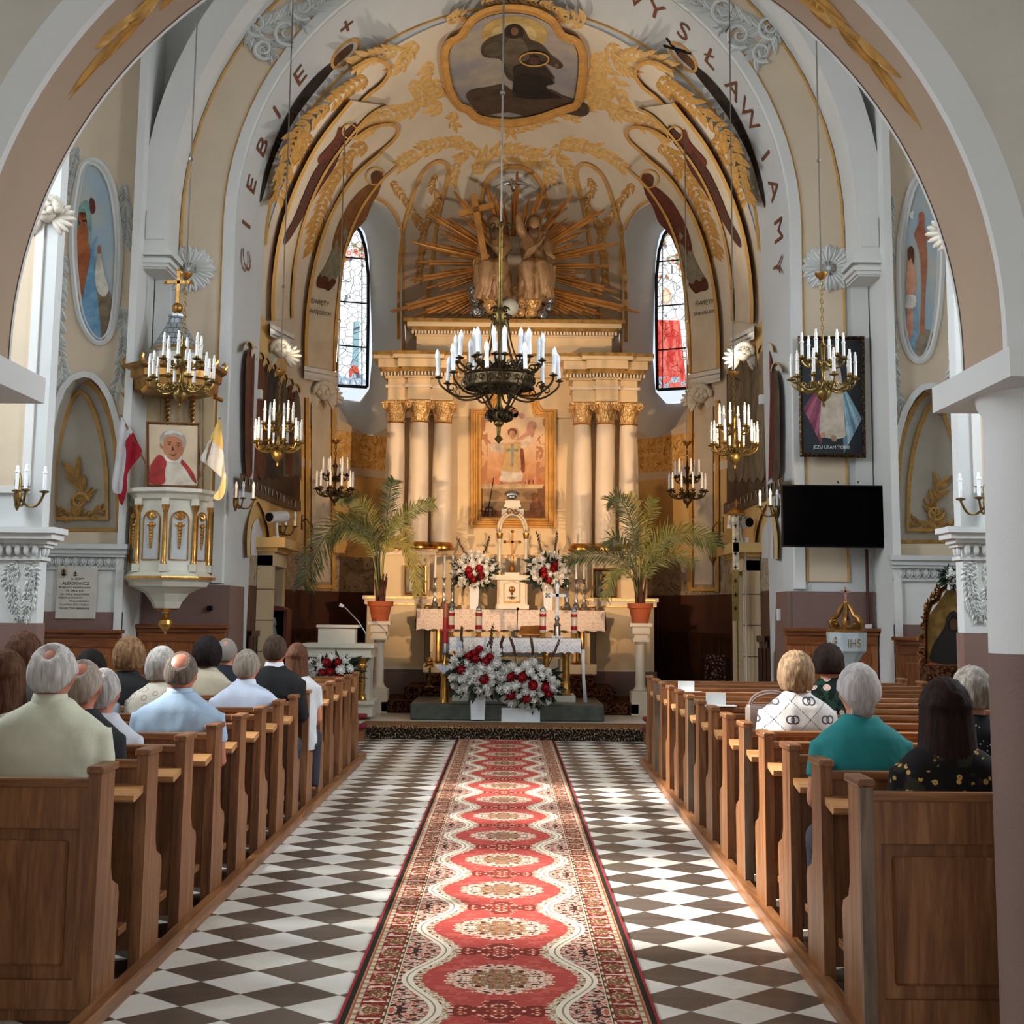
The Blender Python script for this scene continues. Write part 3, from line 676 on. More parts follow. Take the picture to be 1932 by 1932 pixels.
def window(left):
    f = (lambda p: p) if left else mir; sg = -1 if left else 1; Yg = 28.1
    g = [(636,728),(693,731),(695,600),(695,520),(690,470),(681,440),(670,424),(655,440),(642,480),(636,540)]
    G = [at(*f(p), Yg) for p in g]; nm = 1 if left else 2
    root = bpy.data.objects.new('window_%d' % nm, None); COL.objects.link(root); root['kind'] = 'structure'; root.location = at(*f((670,600)), Yg)
    vs, _, fs = tri2([(p.x, p.z) for p in G]); mb = MB(); mb.add([(x, Yg, z) for x, z in vs], fs); obj('stained_glass', mb, glass_mat(left), root)
    mb = MB(); 
    for i in range(len(G)): mb.tube([G[i]-Vector((0,.03,0)), G[(i+1) % len(G)]-Vector((0,.03,0))], .03, 4)
    for py in (484,568,651): mb.tube([at(*f((636,py)), Yg-.03), at(*f((695,py+5)), Yg-.03)], .014, 4)
    for px in (683,): mb.tube([at(*f((px,728)), Yg-.03), at(*f((px,450)), Yg-.03)], .008, 4)
    obj('lead_frame', mb, M['dark'], root)
    o = [ (640,792),(758,792),(757,470),(752,430),(738,400),(715,384),(700,380),(684,388),(668,408),(654,440),(645,500),(641,600)]
    og = [(630,731),(696,734),(697,520),(694,470),(688,440),(680,428),(672,420),(664,422),(655,434),(646,452),(638,480),(632,540)]
    A = spline([tuple(v) for v in (f(p) for p in o)], 3); B = spline([tuple(v) for v in (f(p) for p in og)], 3)
    A = [CH(*p) for p in A]; B = [at(*p, Yg) for p in B]; A.append(A[0]); B.append(B[0])
    mb = MB(); mb.ribbon(A, B); obj('reveal', mb, M['white'], root, smooth=40)
window(True); window(False)
# ---------------------------------------------------------------- runner, step carpet
mb = MB(); mb.bbox(-.665, .623, 1.5, 19.86, .001, .013, .004)
solo('aisle_runner', mb, M['runner'], 'long red patterned runner carpet down the middle of the chequered aisle', 'carpet')
mb = MB(); rows = []
for j, (y, z) in enumerate(((19.92,.004),(19.935,.05),(19.95,.14),(19.985,.170),(20.12,.172),(20.6,.168),(21.0,.158))):
    rows.append([(-1.95+3.9*i/90, y+(-.03+.02*sin(i*.55)+.01*sin(i*.21) if j < 4 else 0), z+(.008*sin(i*.37+j) if 2 < j < 5 else 0)) for i in range(91)])
for a, b in zip(rows, rows[1:]): mb.ribbon(a, b)
solo('step_carpet', mb, M['stepcarpet'], 'dark oriental carpet draped over the sanctuary step', 'carpet', smooth=True)
mb = MB(); mb.box(-3.75, 3.75, 19.99, 20.06, 0, .148); struct('trim_sanctuary_step', mb, M['marble_lt'])

# ---------------------------------------------------------------- pews
def endprof(h=1.0):          # (y, z) outline of the sawn bench end; back edge at y = 0
    s = [(0,0),(0,h-.0),(.20,h),(.20,h-.33),(.205,h-.40),(.235,h-.455),(.29,h-.475),(.335,h-.49),(.355,h-.53),(.355,.42),(.345,.3),(.34,.12),(.35,0)]
    return s
def add_end(root, x, sx, y, old=False):     # sx: side on which the cap overhangs
    mb = MB(); mb.prism([(y+a, z) for a, z in endprof(.955)], 'x', x-.021, x+.021); e = obj('bench_end', mb, M['oak_z'], root); mb = MB(); mb.box(x-.026, x+.026, y-.03, y+.001, 0, .955); obj('edge_post', mb, M['oak_old'] if old else M['oak_z'], e)
    mb = MB(); mb.bbox(x-.034, x+.034, y-.04, y+.215, .955, .985, .006); obj('cap', mb, M['oak_y'], e)
def pew(x0, x1, y, label, grp, rear=False, lit=False, i=0):
    root = thing('church_pew', label, 'pew', (x0 if abs(x0) < abs(x1) else x1, y, 0), grp)
    xa, xb = min(x0,x1), max(x0,x1)
    add_end(root, xa, -1, y, i % 3 == 1); add_end(root, xb, 1, y)
    mb = MB(); mb.box(xa+.021, xb-.021, y+.005, y+.03, .10 if not rear else .0, .90)
    if rear:
        for z0, z1 in ((.05,.16),(.74,.90)): mb.box(xa+.02, xb-.02, y-.022, y+.005, z0, z1)
        n = 4; W = (xb-xa)/n
        for k in range(n+1): c = xa+W*k; mb.box(max(c-.055,xa+.02), min(c+.055,xb-.02), y-.022, y+.005, .16, .74)
        for k in range(n): c = xa+W*(k+.5); mb.bbox(c-W/2+.10, c+W/2-.10, y-.012, y+.004, .21, .69, .01)
    obj('back_panel', mb, M['oak_z'], root)
    mb = MB(); mb.bbox(xa+.02, xb-.02, y-.03, y+.04, .90, .935, .006); obj('top_rail', mb, M['oak_x'], root)
    mb = MB(); mb.bbox(xa+.02, xb-.02, y+.03, y+.37, .425, .46, .006); obj('seat', mb, M['oak_lt'], root)
    if not rear:
        mb = MB(); L = [(0,0),(-.20,-.03),(-.215,-.02),(-.215,.0),(-.20,.008),(0,.03)]
        mb.prism([(y+.005+a, .80+b) for a, b in L], 'x', xa-.01, xb+.01); obj('book_shelf', mb, M['oak_lt'], root)
        mb = MB(); mb.bbox(xa+.03, xb-.03, y-.20, y-.06, .20, .235, .005)
        for xx in (xa+.2, (xa+xb)/2, xb-.2): mb.box(xx-.02, xx+.02, y-.06, y+.005, .10, .22)
        obj('kneeler', mb, M['oak_x'], root)
ords = ['first','second','third','fourth','fifth','sixth','seventh','eighth','ninth','tenth','eleventh','twelfth','thirteenth','fourteenth']
LY = [6.20+.79*i for i in range(14)]
RY = [6.02+.79*i for i in range(14)]
def rx(y): return 1.405+.0125*(y-6)
for i, y in enumerate(LY): pew(-1.655, -4.15, y, 'oak pew left of the aisle, %s row counted from the camera' % ords[i], 'oak pews left of the aisle', rear=(i == 0), i=1)
for i, y in enumerate(RY): pew(rx(y), 3.95 if y < 13 else 4.25, y, 'oak pew right of the aisle, %s row counted from the camera' % ords[i], 'oak pews right of the aisle', rear=(i == 0), i=3*(i % 4 > 0)+1*(i % 4 == 0))
mb = MB(); mb.bbox(-1.64, -1.575, 5.6, 17.2, 0, .07, .008); solo('floor_beam', mb, M['oak_y'], 'worn oak floor beam along the feet of the left pews', 'beam')
mb = MB(); st = [(rx(y)-.07, y) for y in (5.4, 17.0)]
mb.prism([(st[0][0],5.4),(st[0][0]+.07,5.4),(st[1][0]+.07,17.0),(st[1][0],17.0)], 'z', 0, .07); solo('floor_beam', mb, M['oak_y'], 'scuffed pale floor beam along the feet of the right pews', 'beam')
# ---------------------------------------------------------------- chancel decoration
mb = MB()     # close the joint between the arch wall and the vault
bk = [(3.70,0)]+arcpts(0, 6.92, 3.62, 3.7)+[(-3.70,0)]; vt = [(3.70,0)]+arcpts(0, ZS, 3.7, 4.57)+[(-3.70,0)]
inn = [(3.4,0)]+arcpts(0, 6.5, 3.5, 3.5)+[(-3.4,0)]; out = [(4.6,-.1)]+arcpts(0, 6, 4.6, 5.6)+[(-4.6,-.1)]
mb.ribbon([(x,21.24,z) for x,z in bk], [(x*1.001,21.32,z) for x,z in vt]); mb.ribbon([(x,21.24,z) for x,z in bk], [(x,21.24,z) for x,z in out]); mb.ribbon([(x,21.24,z) for x,z in out], [(x*1.02,24,z) for x,z in out]); struct('wall_arch_return', mb, M['grey'])
mb = MB(); mb.box(-.25,.25,21.25,24.4,10.565,10.62); struct('ceiling_crown', mb, M['apse'])
mb = MB(); polyband(mb, [(x*.995,z) for x,z in arcpts(0, 6.92, 3.62, 3.7)], .05, 21.24, .015); struct('trim_arch_back_line', mb, M['goldpaint'])
def wallband(mb, t0, t1, l, s0=-8.99, s1=8.99, ds=.3):
    n = max(2, int((s1-s0)/ds)); A = [CP(s0+(s1-s0)*i/n, t0, l) for i in range(n+1)]; B = [CP(s0+(s1-s0)*i/n, t1, l) for i in range(n+1)]; mb.ribbon(A, B)
    C = [CP(s0+(s1-s0)*i/n, t1, 0) for i in range(n+1)]; mb.ribbon(B, C)
for nm, m, t0, t1, l in (('trim_sanctuary_dado','mauve',1.36,2.0,.015),('trim_scroll_band','sc_brown',2.0,2.62,.012),('trim_ochre_wall','ochre',2.62,4.1,.008),('trim_gold_frieze','sc_gold',4.2,4.85,.012),('trim_pale_line','apse',4.08,4.22,.02)):
    mb = MB(); wallband(mb, t0, t1, l); struct(nm, mb, M[m], smooth=40)
for nm, a, b in (('left',-8.95,-6.1),('right',6.1,8.95)):
    mb = MB(); wallband(mb, 4.0, 5.95, .016, a, b); struct('trim_ochre_upper_'+nm, mb, M['ochre'], smooth=40)
M['dado2'] = plain('dark brown dado paint', '5a382a', .6, var=.05)
bpy.data.objects['trim_sanctuary_dado'].data.materials[0] = M['dado2']
mb = MB(); wallband(mb, .15, 1.30, .05); wallband(mb, 1.28, 1.36, .09)
for i in range(60):
    s_ = -8.9+i*.3; a = CP(s_, .2, .05); b = CP(s_, 1.28, .05); mb.tube([a, b], .015, 4)
solo('wainscot', mb, M['dkwood_z'], 'dark brown panelling curving round the sanctuary wall behind the high altar', 'wainscot')
def both(f): f(lambda p: (p[0], p[1]), -1); f(mir, 1)
M['strip'] = plain('painted rib ground', 'd3c6ae', .9, var=.03); M['ribline'] = plain('gold rib line', 'd9a95c', .8, var=.06)
ribs = [  # (left edge path, right edge path)
 ([(578,690),(579,620),(586,545),(602,470),(628,400),(668,335),(718,290)], [(632,700),(634,620),(641,545),(652,470),(676,405),(712,350),(748,315)]),
 ([(515,605),(516,540),(528,450),(556,360),(602,270),(664,190)], [(552,600),(553,545),(560,480),(580,400),(620,315),(690,225),(730,200)]),
]
figs = [  # (outline, colour) on each rib: robed saints seen as dark painted figures
 [([(722,322),(712,330),(704,345),(690,352),(668,372),(650,400),(636,430),(628,470),(650,478),(668,440),(690,415),(702,385),(716,360)],'8a5c34'),
  ([(628,470),(612,505),(604,520),(632,530),(650,478),(660,440),(645,425)],'8e8672'), ([(604,518),(598,540),(612,545),(622,548),(634,528)],'5e3420'),
  ([(700,330),(712,322),(722,332),(716,346),(704,348)],'6b4428')],
 [([(672,232),(650,250),(632,270),(610,300),(590,330),(572,370),(556,410),(538,445),(536,462),(548,450),(566,420),(590,380),(612,345),(632,315),(645,285),(664,262)],'5a3426'),
  ([(650,252),(640,240),(632,262),(612,285),(600,300),(606,310),(628,292),(645,275)],'743d2c')]]
def rib(f, sg):
    nm = 'left' if sg < 0 else 'right'
    for k, (A, B) in enumerate(ribs):
        root = thing('painted_rib', ['vault rib nearest the altar, painted with a robed saint and a name', 'outer vault rib painted with a dark robed saint'][k]+', '+nm+' side', 'rib', tuple(CH(*f(A[2]))))
        a = spline(A, 5, False); b = spline(B, 5, False); poly = [f(p) for p in a]+[f(p) for p in reversed(b)]
        mb = MB(); decal(mb, poly, CH, .02, 18, thick=.04); obj('ground', mb, M['strip'], root, smooth=30)
        mb = MB(); band(mb, [f(p) for p in a], 7, CH, .09); band(mb, [f(p) for p in b], 5, CH, .09); obj('gold_edge', mb, M['ribline'], root)
        for j, (px, c) in enumerate(figs[k]):
            mb = MB(); decal(mb, [f(p) for p in spline(px, 4)], CH, .075, 16); obj('figure', mb, plain('fresco figure %d%d%s' % (k, j, nm), c if sg < 0 else ('6e3a2c' if k == 0 and j == 0 else c), .9, var=.09, sc=9), root)
        mb = MB(); h = [(708,333,17)] if k == 0 else [(660,248,14)]
        for hx, hy, r_ in h: band(mb, [f(p) for p in ell(hx, hy, r_, r_*.95, 20)], 3, CH, .085, True)
        obj('halo', mb, M['ribline'], root)
both(rib)
# the painted saints beside the lettering on the soffit of the chancel arch
def SOF(a, v, l=0):            # a: angle in degrees on the arch, v: 0 front .. 1 back
    c, s = cos(R(a)), sin(R(a)); x = (3.8+(3.62-3.8)*v-l)*c; z = 6.92+(4.05+(3.7-4.05)*v-l)*s; return Vector((x, 20+1.25*v, z))
def sof(f, sg):
    nm = 'left' if sg < 0 else 'right'; root = thing('soffit_saint', 'long dark robed saint painted on the underside of the chancel arch, '+nm, 'painting', tuple(SOF(150 if sg < 0 else 30, .75)))
    A = lambda a: 180-a if sg < 0 else a
    S = lambda x, y, l=0: SOF(A(x), y/20, l)
    mb = MB(); decal(mb, spline([(8,13.6),(12,12.4),(20,11.6),(30,11),(38,11.6),(44,13),(46,14.6),(40,16),(30,15.6),(20,14.8),(12,15)], 4), S, .012, 3); obj('robe', mb, plain('soffit robe '+nm, '3a2c22', .9, var=.1, sc=3, c2='1d1511'), root)
    mb = MB(); decal(mb, spline([(44,13),(47,12.2),(50,13),(49,15),(45,15)], 4), S, .014, 3); obj('head', mb, plain('soffit head '+nm, '6a4a32', .9), root)
    mb = MB(); band(mb, ell(47.5,14,4,3.2,24), .8, S, .016, True); obj('halo', mb, M['goldpaint'], root)
    if sg > 0: mb = MB(); mb.prism; band(mb, [(46,10.6),(53,15.5)], .6, S, .02); band(mb, [(49,14.2),(53,12.4)], .6, S, .02); obj('cross', mb, M['dark'], root)
both(sof)
# lettering
def text_mb(s, size=1.0, ext=0.0):
    cu = bpy.data.curves.new('t', 'FONT'); cu.body = s; cu.size = size; cu.extrude = ext; cu.align_x = 'CENTER'; cu.align_y = 'CENTER'; cu.resolution_u = 3
    o = bpy.data.objects.new('t', cu); COL.objects.link(o); bpy.context.view_layer.update()
    me = bpy.data.meshes.new_from_object(o.evaluated_get(bpy.context.evaluated_depsgraph_get())); mb = MB()
    mb.add([tuple(v.co) for v in me.vertices], [tuple(p.vertices) for p in me.polygons]); bpy.data.objects.remove(o); bpy.data.meshes.remove(me); bpy.data.curves.remove(cu); return mb
root = thing('arch_inscription', 'brown painted letters following the underside of the chancel arch', 'lettering', (0,20.4,10.9))
M['letter'] = plain('brown red lettering', '7a4a30', .8, var=.08)
ltr = [('C',449,492),('I',450,420),('E',458,345),('B',482,272),('I',514,205),('E',561,138),('+',655,48),('W',1180,2),('Y',1237,20),('S',1286,62),('Ł',1338,110),('A',1384,163),('W',1415,218),('I',1445,292),('A',1461,355),('M',1469,432),('Y',1471,503)]
for ch, px, py in ltr:
    best = None
    for a10 in range(-200, 2000, 4):
        for v in (.28,):
            p = SOF(a10/10, v); d = ray(px, py); q = Vector((0,0,EYE))+d*(p.y/d.y); e = (q-p).length
            if best is None or e < best[0]: best = (e, a10/10)
    a = best[1]; c = SOF(a, .32); tx = (SOF(a-.5, .32)-SOF(a+.5, .32)).normalized(); ty = (SOF(a, 1)-SOF(a, 0)).normalized()
    up = -ty                # letters stand with their feet towards the altar side, heads to the nave
    n_ = Vector((0,0,6.92))-Vector((c.x,0,c.z)); n_.y = 0; n_.normalize()
    m_ = text_mb(ch, .50); M4 = Matrix((( (tx.x, up.x, n_.x, 0),(tx.y, up.y, n_.y, 0),(tx.z, up.z, n_.z, 0),(0,0,0,1))))
    m_.xf(Matrix.Translation(c+n_*.015) @ M4); obj('letter', m_, M['letter'], root)
def curved_text(s, px, py, size, slant=0):
    m_ = text_mb(s, 1.0); vs = [CH(px+v[0]*size, py-v[1]*size*1.25-v[0]*size*slant, .085) for v in m_.v]; m_.v = [tuple(v) for v in vs]; return m_
for l1, l2, px, nm, sl in (('ŚWIĘTY','WOJCIECH',604,'left',-.18),('ŚWIĘTY','STANISŁAW',1329,'right',.15)):
    root = thing('name_inscription', 'black painted name of a saint low on the %s rib beside the window' % nm, 'lettering', tuple(CH(px,580)))
    obj('line', curved_text(l1, px, 571, 9.5, sl), M['dark'], root); obj('line', curved_text(l2, px, 590, 8.3 if nm == 'left' else 7.6, sl), M['dark'], root)
# medallion at the crown of the vault
root = thing('vault_medallion', 'large painted medallion of two hooded figures on clouds at the crown of the vault', 'painting', tuple(CH(970,120)))
inner = [(847,111),(855,86),(876,74),(896,46),(926,30),(963,25),(1003,30),(1037,47),(1054,72),(1081,84),(1091,114),(1087,161),(1080,190),(1062,198),(1040,205),(1010,215),(963,222),(909,215),(889,199),(872,192),(855,161)]
P = spline(inner, 3); mb = MB(); decal(mb, P, CH, .03, 14); obj('cloud_ground', mb, plain('medallion clouds', '8b8b92', .9, var=.12, sc=1.4, c2='b5a690'), root)
mb = MB(); band(mb, [(966+(p[0]-966)*1.075, 122+(p[1]-122)*1.10) for p in P], 17, CH, .09, True, [(-.5,0),(-.42,1),(-.1,.55),(.1,.55),(.42,1),(.5,0)]); obj('frame', mb, M['goldpaint'], root)
for nm, px, c, l in (('glow', ell(970,66,62,36), 'cfae6a', .034),('glow', ell(970,66,42,24), 'dcc48c', .036),
    ('cloud', [(880,185),(890,170),(920,165),(950,160),(975,175),(1030,168),(1060,180),(1100,195),(1112,208),(1100,220),(1060,215),(1010,224),(960,212),(910,216)], '5a4838', .045),
    ('robe', [(948,62),(956,50),(975,46),(990,56),(1000,74),(1022,84),(1040,104),(1062,122),(1052,130),(1016,116),(1006,142),(985,152),(962,152),(950,134),(944,112),(914,108),(907,92),(918,75),(936,66)], '54483a', .04),('robe_front', [(958,74),(984,72),(998,100),(994,136),(966,142),(950,112)], '6f6250', .046),('sleeve', [(914,90),(936,78),(948,88),(944,104),(922,106)], '665a48', .046),('hand', ell(1050,124,5,4,12), '8d6248', .05),
    ('hood', [(958,50),(970,46),(982,50),(988,66),(978,72),(962,72),(952,64)], '33291f', .05),('face', ell(971,59,7,8,14), '8d6248', .055),
    ('kneeler', [(968,128),(985,120),(1000,112),(1022,118),(1040,140),(1046,150),(1030,148),(1032,170),(1060,185),(1040,186),(1000,182),(968,182),(970,150)], '40342a', .055),('cloak', [(975,142),(1030,146),(1046,158),(1030,164),(1040,186),(975,182)], '2e2620', .058),
    ('kneeler_head', ell(1008,114,9,8,14), '5a3f2c', .06)):
    mb = MB(); decal(mb, spline(px, 3) if len(px) < 30 else px, CH, l, 14); obj(nm, mb, plain('medallion '+nm+c, c, .9, var=.12, sc=3, c2=None), root)
mb = MB(); band(mb, ell(1008,112,27,13), 3, CH, .065, True); obj('halo', mb, M['goldpaint'], root)
# golden painted foliage on the vault
def fol(nm, f, paths, m='gleaf', h=.018, sp=.36):
    mb = MB()
    for p, w_ in paths: foliage(mb, [f(q) for q in p], w_, CH, h, sp)
    return struct(nm, mb, M[m], smooth=50)
def vaultfol(f, sg):
    nm = 'left' if sg < 0 else 'right'
    fol('trim_vault_foliage_'+nm, f, [([(795,75),(770,95),(735,100),(700,108),(665,125)],26),([(780,85),(760,120),(735,135)],18),([(800,185),(770,205),(735,218),(700,235),(670,262)],26),([(790,160),(815,150),(825,180)],24),
      ([(765,150),(790,170),(818,185)],26),([(820,110),(808,130),(800,160)],22),([(885,270),(860,268),(830,272),(800,282),(770,300),(752,315)],22),([(870,262),(885,285),(868,300),(858,325),(852,345)],20)])
    fol('trim_vault_foliage_low_'+nm, f, [([(700,140),(670,160),(640,185),(600,215),(565,250),(545,300),(535,340),(525,380)],28),([(560,240),(580,270),(570,300)],20),([(700,265),(670,285),(650,310),(628,340),(612,375),(602,410),(590,450),(586,475)],24),([(640,300),(655,325)],16)], 'gleaf2')
    # painted frames round the lunette fields
    mb = MB()
    for pth, w_ in (([(665,130),(700,112),(725,118),(735,135),(720,160),(690,185),(650,235),(615,290),(585,350)],7),([(670,262),(700,242),(735,235),(752,245),(745,262),(715,290)],6),
                    ([(752,640),(752,560),(755,480),(765,420),(790,340),(812,312),(832,305),(846,318),(842,350),(825,420),(812,520),(802,600)],6)): band(mb, [f(q) for q in spline(pth, 4, False)], w_, CH, .05)
    band(mb, [f(q) for q in spline([(706,372),(730,386),(750,412),(760,450),(761,520),(761,700)],4,False)], 5, CH, .05)
    struct('trim_vault_frame_'+nm, mb, M['goldpaint'])
    fol('trim_lunette_spray_'+nm, f, [([(735,340),(755,365),(775,395),(795,430)],14),([(825,325),(815,350),(825,375),(810,410),(800,440),(795,480),(790,530)],13)], 'gleaf', .03, .3)
both(vaultfol)
fol('trim_medallion_foliage', lambda p: p, [([(900,10),(940,2),(985,2),(1030,10),(1060,25)],16),([(835,45),(855,35),(875,30)],24),([(1110,48),(1085,36),(1060,30)],24),([(870,215),(850,225),(860,238)],16),([(890,222),(925,232),(963,245),(1005,234),(1045,224)],15),([(1075,232),(1085,222),(1065,215)],16),([(963,235),(963,255)],18),
   ([(845,205),(820,200),(800,190)],26),([(1100,205),(1125,200),(1150,190)],26),([(1105,120),(1125,150),(1130,185)],26),([(1120,90),(1140,130),(1165,165),(1180,200)],26)])
fol('trim_centre_foliage', lambda p: p, [([(900,340),(905,315),(925,290),(965,280),(1005,290),(1030,315),(1038,345)],24),([(930,300),(965,295),(1000,300)],24)])
mb = MB(); band(mb, spline([(902,470),(905,400),(915,350),(940,322),(968,315),(998,322),(1022,350),(1035,400),(1045,470)],4,False), 8, CH, .05); struct('trim_centre_arch', mb, M['goldpaint'])
mb = MB(); decal(mb, spline([(912,470),(914,400),(922,355),(945,332),(968,326),(994,332),(1014,358),(1024,400),(1032,470)],3), CH, .02, 20); struct('trim_centre_lunette', mb, M['white'])
# pilasters, brackets with angel heads
def angel(root, c, r, m='wleaf'):
    c = Vector(c); mb = MB(); mb.sphere(c, r*.82, 14, 10, (.85,.9,1.05)); mb.sphere(c+Vector((0,-r*.72,-r*.05)), r*.12, 8, 6, (1,1,1.5)); mb.sphere(c+Vector((0,-r*.62,-r*.42)), r*.16, 8, 6, (1.5,1,.6))
    for s_ in (-1,1): mb.sphere(c+Vector((s_*r*.36,-r*.55,-r*.2)), r*.28, 8, 6); mb.sphere(c+Vector((s_*r*.27,-r*.6,r*.14)), r*.13, 8, 5, (1.3,1,.6))
    obj('head', mb, M[m], root, smooth=True)
    mb = MB()
    for k in range(26):
        t = PI*(k % 13)/12; q = k//13; p = c+Vector((cos(t)*r*(.86-.12*q), -r*(.10+.42*q), sin(t)*r*(.92-.16*q)-.12*r)); mb.sphere(p, r*(.24+.04*sin(k*5)), 7, 5)
    obj('curls', mb, M[m], root, smooth=True)
    for s_ in (-1,1):
        mb = MB()
        for k in range(7):
            a = R(-62+20*k); L = r*(1.5-.08*abs(k-3)); d = Vector((s_*cos(a), 0, sin(a))); p0 = c+Vector((s_*r*.35,r*.1,-r*.55)); mb.tube([p0, p0+d*L*.45+Vector((0,-r*.12,0)), p0+d*L*.85, p0+d*L], [r*.16,r*.22,r*.17,r*.05], 6)
        obj('wing', mb, M[m], root, smooth=True)
def pil(f, sg):
    nm = 'left' if sg < 0 else 'right'
    for k, (x0, x1, yt, yb, yc) in enumerate(((574,636,760,1112,690),(510,556,640,1060,610))):
        root = thing('wall_bracket', ('carved bracket with an angel head beside the %s altar window' if k == 0 else 'carved bracket with an angel head in the middle of the %s sanctuary wall') % nm, 'bracket', tuple(CH(*f(((x0+x1)/2, yc)))))
        mb = MB(); y1 = yc+(12 if k == 0 else 22)*1
        for d, o_ in ((0,.16),(9,.12),(16,.08)): decal(mb, [f(p) for p in ((x0,yc+d),(x1,y1+d),(x1,y1+d+8),(x0,yc+d+8))], CH, .01, None, thick=o_)
        obj('cornice', mb, M['white'], root)
        c = CH(*f(((x0+x1)/2+(6 if k == 0 else -2), yc+48)), .2); angel(root, tuple(c), .19 if k == 0 else .17, 'niche')
        if k == 0:
            mb = MB(); decal(mb, [f(p) for p in ((x0+14,yt),(x1-14,yt),(x1-14,yb-14),(x0+14,yb-14))], CH, .012, 40, thick=.03); obj('shaft', mb, M['strip'], root)
            mb = MB()
            for xx in (x0+6, x1-6): band(mb, [f((xx,yt-10+(yb-yt+10)*j/8)) for j in range(9)], 7, CH, .05)
            band(mb, [f((x0+6,yb-5)),f((x1-6,yb-5))], 7, CH, .05); obj('gold_edge', mb, M['ribline'], root)
both(pil)
# murals of standing figures on the straight side walls
def mural(f, sg):
    nm = 'left' if sg < 0 else 'right'
    root = thing('wall_mural', 'dark brown mural of standing figures with halos on the %s sanctuary wall' % nm, 'painting', tuple(CH(*f((510,800)))))
    g = [(462,762),(475,770),(500,790),(530,800),(566,830),(566,950),(530,935),(490,920),(462,905)] if sg < 0 else [(468,760),(490,740),(520,720),(562,700),(562,945),(520,925),(468,900)]
    mb = MB(); decal(mb, [f(p) for p in g], CH, .02, 22); obj('ground', mb, plain('mural ground '+nm, '5b4632', .9, var=.12, sc=1.6, c2='3a2a1e') , root)
    rg = random.Random(3 if sg < 0 else 5)
    for k in range(9 if sg < 0 else 7):
        x = 470+k*(11.2 if sg < 0 else 13.5); top = (655+k*10 if sg < 0 else 690-((k*37) % 40)); w_ = 7+rg.random()*3
        m_ = MB(); decal(m_, [f(p) for p in spline([(x,top),(x+w_*.7,top+18),(x+w_,top+60),(x+w_*1.1,top+170),(x+w_*.8,min(top+240,900)),(x-w_*.8,min(top+240,895)),(x-w_,top+160),(x-w_*.9,top+60),(x-w_*.6,top+18)], 2)], CH, .03+.004*(k % 3), 20)
        cc = rg.choice(['4b3626','5a4a3a','6b4a30','3f3a34','70402c','6f6656']) if sg < 0 else rg.choice(['6b3a28','7a6a50','5a4a3c','8c7a60','6f2f24'])
        obj('figure', m_, plain('mural figure %s%d' % (nm, k), cc, .9, var=.14, sc=3), root)
        if sg < 0 or k < 3: m_ = MB(); band(m_, [f(p) for p in ell(x, top+6, w_*.95, 17, 16, PI, 2*PI, True)], 2.2, CH, .045); obj('halo', m_, M['ochre'], root)
    mb = MB(); decal(mb, [f(p) for p in ([(453,893),(490,912),(530,930),(568,945),(568,965),(530,955),(490,938),(453,918)])], CH, .035, 22); obj('lettered_band', mb, plain('mural band '+nm, '6f5a44', .9, var=.1, sc=12), root)
    mb = MB()
    for k in range(14):
        x = 464+k*7.2; y = 906+k*3.4; band(mb, [f((x,y-6)),f((x+1.5*((k*7) % 3-1),y+6))], 1.3, CH, .05)
    obj('lettering', mb, M['niche'], root)
both(mural)
